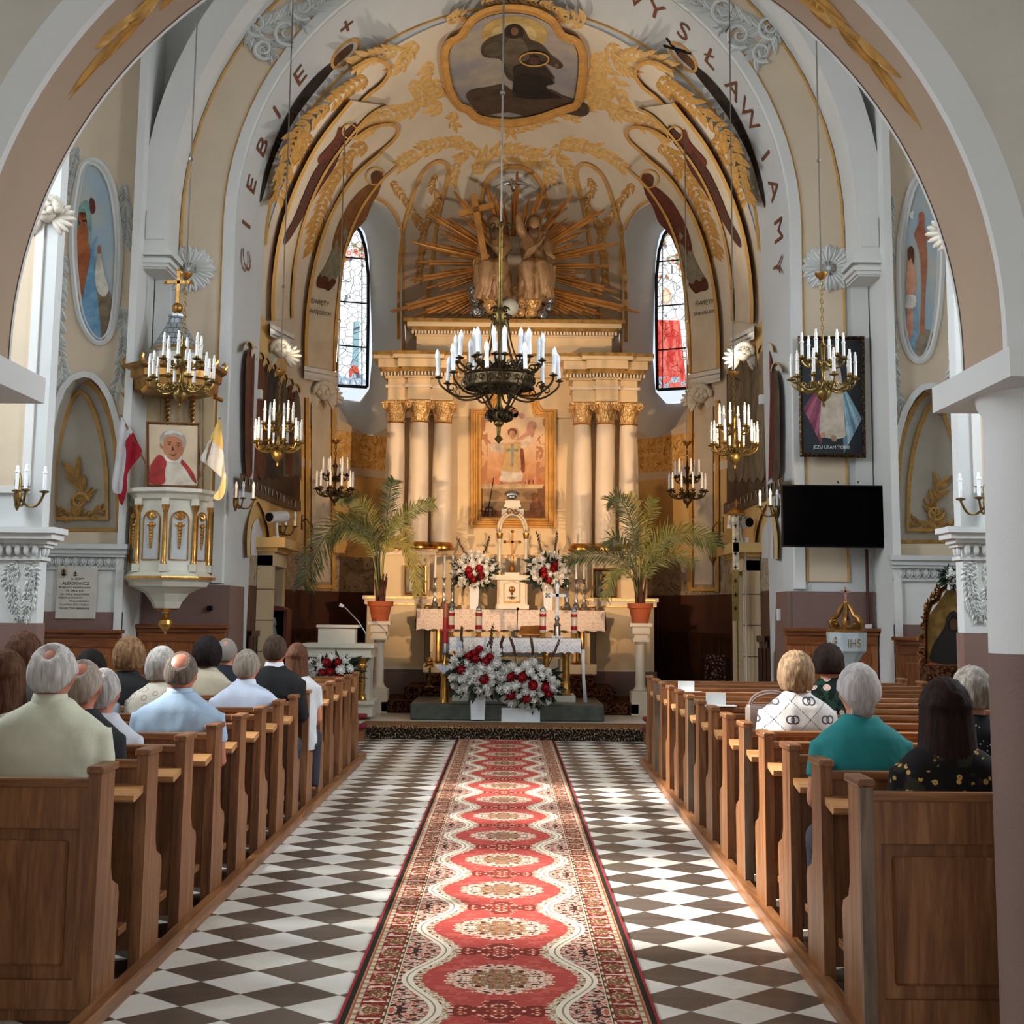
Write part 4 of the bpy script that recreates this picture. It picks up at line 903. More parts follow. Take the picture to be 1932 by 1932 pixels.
# arched alcove with a flat white back, doorway with canopy, at each side
def alcove(f, sg):
    nm = 'left' if sg < 0 else 'right'
    root = thing('wall_alcove', 'small bright round-headed alcove above the %s sanctuary doorway' % nm, 'alcove', tuple(CH(*f((486,1010)))))
    mb = MB(); decal(mb, [f(p) for p in spline([(474,1048),(474,1010),(478,988),(485,979),(492,988),(496,1010),(496,1048)],3,False)], CH, .02, 14); obj('back', mb, M['white'], root)
    mb = MB(); band(mb, [f(p) for p in spline([(469,1050),(469,1005),(476,965),(486,943),(500,965),(510,1005),(512,1050)],3,False)], 6, CH, .05); obj('surround', mb, M['ochre'], root)
    root = thing('doorway', 'ochre sanctuary doorway with a projecting flat canopy, %s side' % nm, 'doorway', tuple(CH(*f((495,1200)))))
    X = sg*3.68; y0, y1 = 22.0, 23.3
    mb = MB(); mb.box(X-sg*.02, X+sg*.5, y0+.2, y1-.2, .15, 2.35); obj('opening', mb, M['dark'], root)  # solid block, the doorway's darkness is put into its colour
    mb = MB()
    for a, b in ((y0,y0+.25),(y1-.25,y1)):
        mb.box(X-sg*.22, X, a, b, .15, 2.45)
    mb.box(X-sg*.24, X, y0, y1, 2.30, 2.5)
    obj('frame', mb, M['beige_warm'], root)
    mb = MB()
    for z in (.6,1.05,1.5,1.95): mb.box(X-sg*.226, X-sg*.0, y0-.004, y0+.256, z, z+.015)
    obj('stone_joint', mb, M['mauve'], root)
    mb = MB(); mb.box(X-sg*.30, X, y0-.1, y1+.1, 2.5, 2.56); mb.box(X-sg*.42, X, y0-.2, y1+.2, 2.56, 2.70); obj('canopy', mb, M['ochre'], root)
    # security camera on the canopy
    c = Vector((X-sg*.25, y0+.1, 3.02)); root = thing('security_camera', 'white tubular security camera standing on the %s doorway canopy' % nm, 'camera', (c.x, c.y, 2.70))
    d = Vector((sg*-.35, -1, -.12)).normalized() if sg < 0 else Vector((.5,-1,-.15)).normalized(); d = Vector((-sg*-.5, -1, -.1)).normalized()
    mb = MB(); mb.tube([c-d*.2, c+d*.2], .085, 14); obj('housing', mb, M['grey'], root, smooth=40)
    mb = MB(); mb.tube([c+d*.2, c+d*.206], .07, 14); obj('lens_window', mb, M['black'], root)
    mb = MB(); mb.tube([c-Vector((0,0,.07)), (c.x,c.y,2.82), (c.x+.02,c.y,2.70)], .022, 6); mb.box(c.x-.05,c.x+.05,c.y-.05,c.y+.05,2.70,2.73); obj('bracket', mb, M['grey'], root)
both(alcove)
# floodlight fixtures behind the arch
for sg, nm in ((-1,'left'),(1,'right')):
    root = thing('floodlight', 'small white floodlight fixed to the inner edge of the chancel arch, '+nm, 'lamp', (sg*3.62, 21.3, 4.75))
    mb = MB(); mb.bbox(sg*3.70, sg*3.58, 21.26, 21.36, 4.66, 4.80, .015); obj('housing', mb, M['white'], root)
    mb = MB(); mb.box(sg*3.70, sg*3.62, 21.28, 21.31, 4.70, 4.75); obj('bracket', mb, M['grey'], root)
# ---------------------------------------------------------------- high altar
def W(x, y, Y): return at(x, y, Y)
def FB(mb, x0, y0, x1, y1, Y, d, b=None):         # box whose front face covers a photo rectangle at depth Y
    xm, ym = (x0+x1)/2, (y0+y1)/2; A, B = at(x0, ym, Y).x, at(x1, ym, Y).x; C, D = at(xm, y0, Y).z, at(xm, y1, Y).z
    (mb.bbox(A, B, Y, Y+d, D, C, b) if b else mb.box(A, B, Y, Y+d, D, C)); return mb
def cornice(mb, x0, x1, y, yd, zs, dent=None):     # stepped moulding: zs = [(z0,z1,projection)]
    for z0, z1, p in zs: mb.box(x0-p, x1+p, y-p, yd, z0, z1)
root = thing('high_altar', 'tall cream and gilded high altar with six columns in front of the apse', 'altar', (.03,25.6,.15))
xc = .035; cr, cl, gd = M['cream'], M['creamlt'], M['gold']
mb = MB()    # body: base, plinth zone, back wall
mb.box(xc-2.35, xc+2.35, 25.2, 27.2, .15, 1.78); mb.box(xc-2.30, xc+2.30, 25.35, 27.2, 1.7, 2.62)
for s_ in (-1,1):
    mb.box(xc+s_*1.42, xc+s_*2.38, 25.02, 25.6, .15, 1.80)
    mb.box(xc+s_*1.36, xc+s_*2.22, 25.14, 25.5, 1.92, 2.62)
mb.box(xc-1.5, xc+1.5, 25.75, 27.2, 2.62, 6.0); mb.box(xc-2.15, xc+2.15, 25.72, 27.0, 2.62, 5.0)
obj('body', mb, cr, root)
mb = MB()    # ledges
for s_ in (-1,1):
    a, b = sorted((xc+s_*1.30, xc+s_*2.42)); mb.box(a, b, 24.96, 25.6, 1.78, 1.86); mb.box(a-.03, b+.03, 24.93, 25.6, 1.86, 1.92)
    a, b = sorted((xc+s_*1.26, xc+s_*2.30)); mb.box(a, b, 25.10, 25.6, 2.60, 2.66); mb.box(a-.03, b+.03, 25.05, 25.6, 2.66, 2.70)
    mb.box(a, b, 24.98, 25.04, .15, .75)
mb.box(xc-1.35, xc+1.35, 25.30, 25.8, 2.58, 2.64); obj('ledge', mb, cl, root)
mb = MB()
for s_ in (-1,1):
    a, b = sorted((xc+s_*1.24, xc+s_*2.34)); mb.box(a, b, 25.045, 25.05, 2.675, 2.695); mb.box(a-.06, b+.06, 24.925, 24.93, 1.88, 1.90); mb.box(a-.06,b+.06,24.955,24.96,1.775,1.79)
mb.box(xc-1.35, xc+1.35, 25.295, 25.3, 2.60, 2.625); obj('gilt_line', mb, gd, root)
for s_ in (-1,1): mb = MB(); mb.box(xc+s_*2.42, xc+s_*1.40, 24.96, 25.2, .15, .72); obj('plinth', mb, M['mauve'], root)
zb, zt = at(790,1040,25.25).z, at(790,795,25.25).z; zc = at(790,757,25.25).z
def capital(parent, x, y, z0, z1, r):
    mb = MB(); h = z1-z0; mb.lathe((x,y,z0), [(r*1.02,0),(r*1.1,.02),(r*1.0,.04),(r*1.02,h*.3),(r*1.12,h*.7),(r*1.3,h*.9)], 16, cap=False)
    for row, (zz, n, L) in enumerate(((.03,8,.42),(.25,8,.45))):
        for k in range(n):
            a = 2*PI*(k+.5*row)/n; ca, sa = cos(a), sin(a); q = Vector((-sa, ca, 0)); b0 = z0+h*zz
            P = lambda rad, up, w_: [(x+ca*rad+q.x*w_*s, y+sa*rad+q.y*w_*s, b0+up) for s in (-1,0,1)]
            rs = [P(r*1.03,0,r*.2), P(r*1.12,h*L*.5,r*.28), P(r*1.22,h*L*.9,r*.2), P(r*1.42,h*L*.95,r*.08), P(r*1.45,h*L*.75,r*.03)]
            mb.loft(rs, closed=False)
    for sx in (-1,1):
        for sy in (-1,1):
            c = Vector((x+sx*r*1.22, y+sy*r*1.22, z0+h*.80)); n = 12; d = Vector((sx,sy,0)).normalized()
            mb.tube([c+d*(h*.2*(1-.8*t/n))*cos(t*.9)+Vector((0,0,h*.2*(1-.8*t/n)*sin(t*.9))) for t in range(n)], r*.14, 5)
    mb.box(x-r*1.42, x+r*1.42, y-r*1.42, y+r*1.42, z1-h*.1, z1)
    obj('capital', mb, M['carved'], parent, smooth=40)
for s_, xs in ((-1,(745,790,834)),(1,(1186,1142,1098))):
    for k, px in enumerate(xs):
        Yc = 25.32+.0*k+(.12 if k != 1 else 0); x = at(px, 900, Yc).x; r = .175
        col = thing('x', 'x', 'x'); col.name = 'column'; del col['label'], col['category']; col.parent = root; col.location = Vector((x,Yc,0))-root.location+Vector((0,0,2.7))
        mb = MB(); H = zt-2.80; mb.lathe((x,Yc,2.80), [(r,0),(r*1.0,H*.35),(r*.94,H*.7),(r*.84,H)], 28, cap=False); obj('shaft', mb, cl, col, smooth=True)
        mb = MB(); mb.lathe((x,Yc,2.70), [(r*1.2,0),(r*1.35,.02),(r*1.35,.045),(r*1.15,.06),(r*1.2,.085),(r*1.1,.11),(r*1.0,.13)], 24); mb.lathe((x,Yc,zt-.02), [(r*.86,0),(r*.95,.015),(r*.86,.03)], 20); obj('base', mb, gd, col, smooth=40)
        capital(col, x, Yc, zt, zc, r*.86)
# entablature over the columns, broken forward over the middle column
mb = MB(); md = MB(); mg = MB(); ms = MB()
zE = [at(790,y_,25.1).z for y_ in (757,738,733,712,702,690,680,675)]
for s_ in (-1,1):
    for (a, b, pr) in ((xc+s_*1.02, xc+s_*2.12, 0), (xc+s_*1.40, xc+s_*1.78, .10)):
        x0, x1 = sorted((a,b)); y = 25.08-pr
        mb.box(x0, x1, y, 26.4, zc, zE[2]); ms.box(x0-.04, x1+.04, y-.04, 26.4, zE[2], zE[2]+.05)
        mb.box(x0, x1, y, 26.4, zE[2]+.05, zE[4]-.12); cornice(mb, x0, x1, y, 26.4, [(zE[4]-.12, zE[4]-.02, .05),(zE[4]+.05, zE[5]+.08,.16),(zE[5]+.08, zE[6]+.05,.24)])
        mg.box(x0-.10, x1+.10, y-.10, 26.4, zE[4]-.02, zE[4]+.05); mg.box(x0-.26, x1+.26, y-.26, 26.4, zE[6]+.05, zE[7]+.06)
        n = int((x1-x0+.2)/.055)
        for k in range(n+1): xx = x0-.10+(x1-x0+.2)*k/n; md.box(xx-.014, xx+.014, y-.15, y-.09, zE[4]-.09, zE[4]-.03)
mb.box(xc-1.2, xc+1.2, 25.7, 26.4, zc-.2, zE[6]); mb.box(xc-1.3, xc+1.3, 25.55, 26.4, zE[4], zE[5]+.1); ms.box(xc-1.3, xc+1.3, 25.5, 26.4, zE[5]+.1, zE[6]+.04)
obj('entablature', mb, cr, root); obj('moulding', ms, cl, root); obj('gilt_moulding', mg, gd, root); obj('dentil_row', md, cl, root)
# attic
za = [at(966,y_,25.6).z for y_ in (672,665,640,632,618,604)]
mb = MB(); x0, x1 = at(785,655,25.6).x, at(1155,655,25.6).x; mb.box(x0, x1, 25.7, 26.4, zE[6], za[3]+.02)
cornice(mb, x0, x1, 25.7, 26.4, [(za[3]-.02, za[3]+.06,.03),(za[4]+.0, za[5]-.06,.16)]); obj('attic', mb, cr, root)
mb = MB(); mb.box(x0-.08, x1+.08, 25.62, 26.4, za[3]+.06, za[4]+.0); 
mb.box(x0-.22, x1+.22, 25.48, 26.4, za[5]-.06, za[5]); mb.box(x0-.04,x1+.04,25.66,26.4,za[0]+.02,za[0]+.06); obj('attic_moulding', mb, gd, root)
mb = MB()
for k in range(64): xx = x0-.06+(x1-x0+.12)*k/63; mb.box(xx-.017, xx+.017, 25.54, 25.62, za[3]+.0, za[3]+.055)
obj('attic_dentils', mb, cl, root)
# altar picture: stepped gilt frame and the painting
fr = [(888,998),(888,800),(888,770),(912,770),(920,762),(922,750),(935,725),(966,715),(998,725),(1012,750),(1014,762),(1022,770),(1048,772),(1048,1000)]
fr = [(887,995),(887,771),(915,771),(921,762),(924,742),(945,722),(968,716),(992,722),(1013,742),(1017,762),(1023,772),(1050,772),(1050,997)]
S = SY(25.72); pic = thing('altar_painting', 'arched painting of a kneeling deacon amid flames above the tabernacle', 'painting', tuple(at(968,860,25.7)))
def inset(P, k): return [(968+(p[0]-968)*(1-k/82), 870+(p[1]-870)*(1-k/140)) for p in P]
mb = MB(); prev = None
rows = [(0,0),(1,.10),(5,.11),(7,.06),(10,.06),(11,.09),(14,.09),(16,.03),(21,.03),(22,.015)]
R_ = [[S(*p, h) for p in inset(fr, k)] for k, h in rows]
for a in R_: a.append(a[0])
for a, b in zip(R_, R_[1:]): mb.ribbon(a, b)
obj('frame', mb, M['goldpaint'], pic)
def pm(name, base, c2, sc=3): return plain(name, base, .7, var=.1, sc=sc, c2=c2)
mb = MB(); decal(mb, inset(fr, 22), S, .012)
m_ = Mt('deacon painting ground', .6, 0, .3); x, y, z = m_.xyz(world=True); n = m_.noise(m_.vec, 2.6, 4, .55, .8)
zz = ((z-3.3)/2.0); c = m_.ramp((zz+(n-.5)*.7), [(.02,'6b3f22'),(.2,'b06a40'),(.42,'d29a6c'),(.66,'e2c09a'),(.9,'d8c0a0')]); c = m_.mix(((x-.03).abs().gt(.42))*(n.gt(.5)), c, 'b57d58')
m_.col(c); obj('canvas', mb, m_.m, pic)
def pp(name, px, c, l, c2=None, sc=6, sm=4):
    m0 = MB(); decal(m0, spline(px, sm) if sm else px, S, l); obj(name, m0, plain('altar picture '+name+c, c, .7, var=.12, sc=sc, c2=c2), pic)
Q = lambda L: [(880+a/7.155, 740+b/7.155) for a, b in L]
pp('floor', Q([(140,1240),(220,1290),(960,1290),(1090,1240),(1090,1720),(140,1720)]), '8a5c3a', .014, '5c3a24', 2, 0)
pp('stone_bench', Q([(215,1300),(960,1300),(960,1480),(900,1600),(220,1600)]), 'a98a64', .016, '8a6c4a', 3, 0); pp('bench_top', Q([(160,1275),(230,1235),(990,1235),(1050,1250),(1020,1300),(220,1305)]), 'd9bc92', .018, None, 5, 0)
pp('shadow', Q([(140,1300),(215,1300),(215,1620),(140,1620)]), '3c2416', .018, None, 5, 0)
rg = random.Random(4)
for k in range(10):
    x0 = 280+k*75+rg.random()*30 if k < 5 else 760+(k-5)*55; t_ = 1240-rg.random()*180-(120 if k in (1,8) else 0)
    pp('flame', Q([(x0-35,1240),(x0-30,1180),(x0-5,t_+60),(x0+5,t_),(x0+18,t_+80),(x0+35,1190),(x0+35,1240)]), rg.choice(['d98a64','e2a07a','c9754c']), .019)
pp('drapery', Q([(640,640),(720,600),(800,540),(830,420),(880,390),(940,420),(930,500),(880,560),(800,610),(720,650)]), 'd9a08c', .020)
pp('sleeve', Q([(320,680),(420,690),(510,690),(520,780),(480,820),(400,800),(330,780)]), 'e6d2bb', .022); pp('sleeve', Q([(700,680),(780,640),(880,560),(900,640),(860,700),(760,760),(720,740)]), 'e6d2bb', .022)
pp('hand', Q([(240,660),(250,630),(290,640),(320,660),(330,700),(290,690),(260,685)]), 'd49a74', .023); pp('hand', Q([(870,590),(880,520),(900,490),(915,540),(900,600)]), 'd49a74', .023)
pp('robe', Q([(490,1050),(730,1050),(735,1200),(460,1200),(470,1110)]), 'e4d6c6', .022); pp('red_lining', Q([(720,700),(770,780),(790,1060),(740,1060),(725,900)]), '8e4a36', .021)
pp('dalmatic', Q([(520,700),(600,680),(700,670),(740,700),(725,800),(730,1060),(600,1070),(480,1050),(510,900),(500,780)]), 'cfae78', .024, 'b99a6a', 12)
pp('orphrey', Q([(600,700),(640,700),(640,760),(700,765),(700,800),(640,800),(635,1000),(600,1000),(605,800),(540,800),(540,765),(600,760)]), '9a9a84', .026, None, 9, 0)
pp('halo', Q([(530,560),(560,480),(620,460),(690,490),(710,560),(680,630),(560,630)]), 'e8c8a0', .021); pp('face', Q([(575,540),(600,500),(650,510),(668,550),(655,610),(625,640),(595,610)]), 'd9a27c', .026); pp('hair', Q([(560,560),(565,510),(610,488),(665,500),(680,545),(665,570),(655,530),(610,520),(585,530),(578,580)]), '7a4a2c', .028)
pp('angel', Q([(560,180),(640,200),(700,260),(690,330),(620,380),(560,300)]), 'dba37c', .02); pp('cherub_cloth', Q([(700,290),(760,280),(790,330),(740,360)]), 'd9a090', .021)
pp('jug', Q([(870,1390),(890,1365),(950,1365),(965,1390),(955,1470),(1000,1560),(990,1660),(940,1705),(870,1700),(850,1620),(860,1520),(880,1470)]), '6f4428', .022, '9a6440', 8)
mbk = MB()
for a in ([(370,1155),(300,1560)],[(260,1560),(350,1560)],[(262,1560),(245,1680)],[(300,1560),(288,1680)],[(350,1560),(345,1680)]): band(mbk, Q(a), 1.6, S, .03)
obj('fork', mbk, M['dark'], pic)
# wall panel behind the tabernacle, framed pictures on the plinths
for s_, px0, px1, py0, py1, nm, lab in ((-1,762,804,1066,1124,'framed_picture','framed picture of a pale window view on the left altar plinth'),(1,1119,1166,1072,1130,'framed_picture','framed picture of a robed figure with a halo on the right altar plinth')):
    r_ = thing(nm, lab, 'picture', tuple(at((px0+px1)/2,(py0+py1)/2,25.0))); Y = 25.09
    mb = MB(); p = [(px0,py0),(px1,py0),(px1,py1),(px0,py1)]; rr = [[SY(Y)(*(((px0+px1)/2+(q[0]-(px0+px1)/2)*k),((py0+py1)/2+(q[1]-(py0+py1)/2)*k)), h) for q in p] for k, h in ((1,-.04),(1,.05),(.9,.055),(.8,.015),(.78,.02))]
    for a in rr: a.append(a[0])
    for a, b in zip(rr, rr[1:]): mb.ribbon(a, b)
    obj('frame', mb, M['goldd'], r_); mb = MB(); FB(mb, px0+4, py0+5, px1-4, py1-5, Y-.018, .01); obj('picture', mb, plain('small picture ground '+lab[:9]+nm+str(s_), '4a4a3c' if s_ > 0 else '8c8a78', .5, var=.15, sc=5), r_)
    if s_ > 0:
        for n_, px, c in (('halo', ell(1142,1089,11,12,18), 'b0935a'),('face', ell(1142,1091,6,8,16), 'b98a64'),('robe', [(1142,1097),(1154,1106),(1158,1124),(1128,1124),(1130,1106)], '6e6a5e'),('hands', ell(1142,1107,8,6,14), 'c9964f')):
            mb = MB(); decal(mb, px, SY(Y-.02), .004+.002*len(n_)); obj(n_, mb, plain('small picture '+n_, c, .6), r_)
    else:
        mb = MB(); FB(mb, 773, 1076, 793, 1115, Y-.024, .004); obj('view', mb, M['niche'], r_)
# rays
root = thing('sunburst', 'large gilded sunburst of wooden rays behind the statues on top of the altar', 'sunburst', tuple(at(966,520,26.1)))
M['raygold'] = plain('gilded ray', 'cf9450', .35, .45, var=.1, sc=4)
C0 = (966,500); Yr = 26.15
rays = [(976,322,.9),(917,343,1),(1030,345,1),(856,360,1),(1082,366,.9),(802,398,1),(1142,394,1),(774,455,1),(1170,458,1),(783,494,.7),(1150,502,.8),(771,529,.9),(1168,552,.9),(735,588,1.1),(1208,590,1.1),(778,598,.8),(1150,600,.8),
        (950,375,.5),(1000,378,.5),(936,362,.6),(1000,366,.6),(890,385,.6),(1040,382,.6),(870,404,.6),(1072,410,.7),(845,410,.6),(1084,416,.6),(828,440,.6),(1109,432,.6),(824,428,.5),(830,458,.5),(1100,455,.5),(830,477,.5),(1116,478,.6),(829,512,.5),(1106,515,.5),(832,536,.5),(1106,527,.5),(803,544,.6),(1138,556,.6),(830,548,.5),(1110,560,.5),(800,598,.7),(1120,600,.7),(830,600,.7),(1090,600,.7),(855,602,.6),(1066,602,.6),(966,365,.5),(915,400,.5),(1060,398,.5),(820,575,.6),(1126,578,.6)]
for k, (tx, ty, wd_) in enumerate(rays):
    c = Vector((C0[0],C0[1] if ty < 560 else 530)); e = Vector((tx,ty)); d = (e-c); L = d.length; d.normalize(); q = Vector((-d.y,d.x)); s0 = c+d*min(55,L*.5); wpx = 12*wd_
    mb = MB(); out = [(s0,-.45),(s0,.45),(e-d*L*.18,.5),(e-d*L*.14,.62),(e-d*L*.15,.2),(e-d*L*.03,.2),(e,0),(e-d*L*.03,-.2),(e-d*L*.15,-.2),(e-d*L*.14,-.62),(e-d*L*.18,-.5)]
    pts = [(p+q*wpx*o_) for p, o_ in out]; Yk = Yr-.03*(k % 4)
    F_ = [at(p.x, p.y, Yk) for p in pts]; n = len(F_)
    ridge = [at(s0.x, s0.y, Yk-.06), at(e.x, e.y, Yk-.01)]
    vs = F_+ridge+[v+Vector((0,.04,0)) for v in F_]
    fs = [(0,n,10),(10,n,9)]+[]; m0 = MB(); m0.add(vs, [(i,(i+1) % n,n+2+(i+1) % n,n+2+i) for i in range(n)])
    half1 = [0]+[10,9,8,7,6]; half2 = [1,2,3,4,5,6]
    m0.f += [tuple([n]+[10,9,8,7,6]+[n+1])[::-1], tuple([n]+[1,2,3,4,5,6]+[n+1]), (n,0,10), (n,0,1)]; m0.m += [0]*4
    obj('ray', m0, M['raygold'], root)
# clouds and scrolls round the group
cl_ = thing('carved_cloud', 'bank of gilded and silvery carved cloud scrolls under the seated statues', 'carving', tuple(at(966,585,25.7)))
gm = MB(); sm = MB(); S = SY(25.85)
for (x, y, r_, g) in [(905,497,11,1),(908,521,11,1),(912,545,10,1),(892,550,9,0),(895,568,8,0),(900,588,12,0),(920,560,10,1),(925,578,12,1),(940,585,9,1),(1030,505,10,1),(1028,532,12,1),(1020,556,12,1),(1037,566,9,0),(1035,582,8,0),(1024,595,9,0),(1005,572,14,1),(985,570,10,1),(965,590,12,1),(945,590,8,1),(1002,592,10,1),(975,545,7,1),(885,478,0,1),(983,590,9,1),(1012,545,8,1),(930,560,9,1)]:
    if r_ == 0: continue
    r_ *= 1.25
    t = gm if g else sm; c = at(x, y, 25.8); k = r_*25.8/2817; t.sphere(c, k, 12, 8, (1,.7,1)); swirl(t, x, y, r_*.9, 1.6, rnd.random()*6, 1, SY(25.8-k*.62), .05, 2.2)
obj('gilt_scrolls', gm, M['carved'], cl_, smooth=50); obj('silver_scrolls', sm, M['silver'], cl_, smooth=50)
mb = MB(); mb.sphere(at(962,580,25.6), .16, 14, 10); obj('pale_globe', mb, plain('pale globe', 'c8cfc6', .4), cl_, smooth=True)
# two seated statues
M['statue'] = plain('carved wood drapery', 'b08a62', .42, .15, var=.1, sc=5)
def seated(cx, lean, lab, beard, armup):
    base = at(cx, 560, 25.75); s = 25.75/2817; root = thing('seated_statue', lab, 'statue', tuple(base)); B = lambda dx, dy, f=0: at(cx+dx, dy, 25.75-f)
    # drapery: lofted rings with folds, from feet to shoulders
    rings = []
    prof = [(562,0,26,.42),(545,-2*lean,27,.45),(525,-4*lean,28,.5),(508,-5*lean,27,.55),(495,-3*lean,22,.4),(478,0,21,.3),(460,1*lean,21,.27),(448,1*lean,20,.24),(440,0,13,.2),(434,0,7,.12)]
    for j, (py, dx, hw, dep) in enumerate(prof):
        c = at(cx+dx, py, 25.8); n = 48; ring = []
        for i in range(n):
            a = 2*PI*i/n; fo = 1+(.09*sin(9*a+j*.7)+.05*sin(15*a+j*1.3))*(1 if j < 9 else 0); ring.append(Vector((c.x+1.22*hw*s*fo*cos(a), c.y-.02+dep*.62*fo*sin(a)-(.16 if 1 <= j <= 3 else 0), c.z)))
        rings.append(ring)
    mb = MB(); mb.loft(rings, cap=True)
    # knees
    for sx in (-1,1): mb.tube([B(sx*9,498,.2), B(sx*13,505,.42), B(sx*14-4*lean,530,.46), B(sx*12-6*lean,558,.36)], [.13,.16,.10,.08], 10)
    for k in range(11):
        u = (k-5)/5; mb.tube([B(9*u-3*lean,500+4*abs(u),.30+.1*(1-u*u)), B(15*u-5*lean,518,.44+.06*(1-u*u)), B(20*u-8*lean+3*sin(k*2.1),542,.40+.08*sin(k*1.7)), B(24*u-10*lean,563,.38+.06*sin(k*2.3))], [.03,.045+.015*sin(k*3),.05+.012*sin(k*5),.055], 7)
    for k in range(6): mb.tube([B(-20+3*k,446+3*k,.08), B(-8+4*k,462+5*k,.24), B(10+3*k,470+6*k,.26), B(20+k,486+4*k,.22)] if lean > 0 else [B(20-3*k,446+3*k,.08), B(8-4*k,462+5*k,.24), B(-10-3*k,470+6*k,.26), B(-20-k,486+4*k,.22)], [.022,.032,.030,.015], 6)
    obj('robe', mb, M['statue'], root, smooth=50)
    mb = MB(); mb.sphere(B(0,424,.05), .125, 14, 10, (.85,1,1.2)); mb.sphere(B(0,426,.15), .022, 6, 5, (1,1,1.6)); obj('head', mb, M['statue'], root, smooth=True)
    mb = MB(); mb.sphere(B(0,420,-.02), .14, 12, 8, (.95,1,1.1)); 
    if beard:
        for k in range(9): mb.tube([B(-7+1.7*k,428,.1), B(-5+1.3*k,440,.16), B(-3+.8*k,452,.15)], [.03,.035,.008], 6)
    for k in (-1,1): mb.tube([B(k*8,418,.03), B(k*10,432,.0), B(k*9,444,-.02)], [.04,.045,.02], 6)
    obj('hair', mb, plain('darker carved wood'+lab[:5], '7a5a3c', .5, .1, var=.1, sc=9), root, smooth=True)
    mb = MB()
    if armup: mb.tube([B(-17,448), B(-26,432,.1), B(-30,410,.1), B(-29,398,.1)], [.10,.085,.055,.04], 10)
    else: mb.tube([B(-18,450), B(-24,470,.2), B(-16,482,.34), B(-10,484,.4)], [.10,.09,.05,.035], 10)
    mb.tube([B(18,450), B(26,468,.1), B(28 if armup else 16,480,.3), B(38 if armup else 10,488,.38)], [.10,.09,.055,.035], 10)
    obj('arms', mb, M['statue'], root, smooth=True); return root
seated(932, 1, 'left of two seated carved statues above the altar, holding the large cross', True, False)
seated(1008, -1, 'right of two seated carved statues above the altar, bearded with a raised arm', True, True)
r_ = thing('leaning_cross', 'large brown gilt wooden cross leaning on the left statue', 'cross', tuple(at(915,460,25.3)))
mb = MB(); Yk = 25.3
def bar(a, b, w_, dpt):
    A, B_ = at(*a, Yk), at(*b, Yk); d = (B_-A).normalized(); q = Vector((-d.z,0,d.x))*w_; mb.add([A-q,A+q,B_+q,B_-q]+[v+Vector((0,dpt,0)) for v in (A-q,A+q,B_+q,B_-q)], [(0,1,2,3),(7,6,5,4),(0,4,5,1),(1,5,6,2),(2,6,7,3),(3,7,4,0)])
bar((893,366),(922,530),.055,.08); obj('post', mb, M['raygold'], r_); mb = MB(); bar((866,403),(932,386),.05,.08); obj('crossbar', mb, M['raygold'], r_)
r_ = thing('dove_carving', 'small silver carved dove with spread wings at the top of the sunburst', 'carving', tuple(at(968,350,25.8)))
mb = MB(); mb.tube([at(969,342,25.8),at(969,350,25.78),at(968,362,25.8)], [.03,.06,.02], 8); obj('body', mb, M['silver'], r_, smooth=True)
for s_ in (-1,1):
    mb = MB()
    for k in range(6): a, b = (968+s_*4, 348), (968+s_*(14+5.5*k), 343+2.2*abs(k-1.5)+k*.4); mb.tube([at(*a,25.8), at((a[0]+b[0])/2,(a[1]+b[1])/2-4,25.78), at(b[0],b[1]+3,25.8)], [.025,.02,.006], 5)
    obj('wing', mb, M['silver'], r_, smooth=True)
# ---------------------------------------------------------------- sanctuary furnishings
M['carpet_dk'] = (lambda m: (m.xyz(world=True), m.col(m.ramp(m.noise(m.vec, 26, 3, .6), [(.38,'170a07'),(.5,'3d1a10'),(.58,'6d4a2c'),(.66,'2a0f0a')])), m.m)[2])(Mt('dark red oriental carpet', .95, 0, .1))
mb = MB()
for hw, y, z0, z1 in ((1.95,22.85,.15,.33),(1.62,23.2,.33,.52),(1.32,23.55,.52,.70)): mb.bbox(.04-hw, .04+hw, y, 24.9, z0, z1, .02)
solo('altar_steps', mb, M['carpet_dk'], 'carpet-covered dark red steps rising to the high altar', 'steps')
r_ = thing('altar_mensa', 'lace-covered side table of the high altar carrying the tabernacle', 'altar', (.03,24.6,.70))
zt_ = at(966,1151,24.3).z; mb = MB(); mb.box(-1.42,1.5,24.2,25.2,zt_-.06,zt_); mb.box(-1.25,1.32,24.35,25.2,.70,zt_-.06); mb.box(-1.35,1.42,24.25,25.2,.70,.85); obj('table', mb, M['cream'], r_)
for k in (-1.12,-1.0,1.07,1.19): mb = MB(); mb.lathe((k,24.28,.85), [(.05,0),(.06,.03),(.04,.06),(.042,zt_-1.1),(.06,zt_-.98),(.065,zt_-.92)], 12); obj('gilt_column', mb, M['gold'], r_, smooth=40)
def cloth(parent, x0, x1, y0, y1, z, drop, mat, nm='lace_cloth', sc=.06, amp=.012, side=.0):
    mb = MB(); n = 80; top = [[],[],[]]; 
    for i in range(n+1):
        x = x0+(x1-x0)*i/n; w_ = amp*sin(i*.9)+amp*.6*sin(i*2.3); dz = drop-.028*abs(sin(i*PI/5))
        top[0].append((x, y1, z+.004)); top[1].append((x, y0-.006, z+.004)); top[2].append((x, y0-.02+w_, z-dz))
    mb.ribbon(top[0], top[1]); mb.ribbon(top[1], top[2])
    for xs, sg in ((x0,-1),(x1,1)):
        A = [(xs+sg*.004, y0+(y1-y0)*j/12, z+.004) for j in range(13)]; B = [(xs+sg*(.03+.01*sin(j*1.7)), y0+(y1-y0)*j/12, z-drop*.95+.02*abs(sin(j*PI/3))) for j in range(13)]; mb.ribbon(A, B)
    return obj(nm, mb, mat, parent, smooth=40)
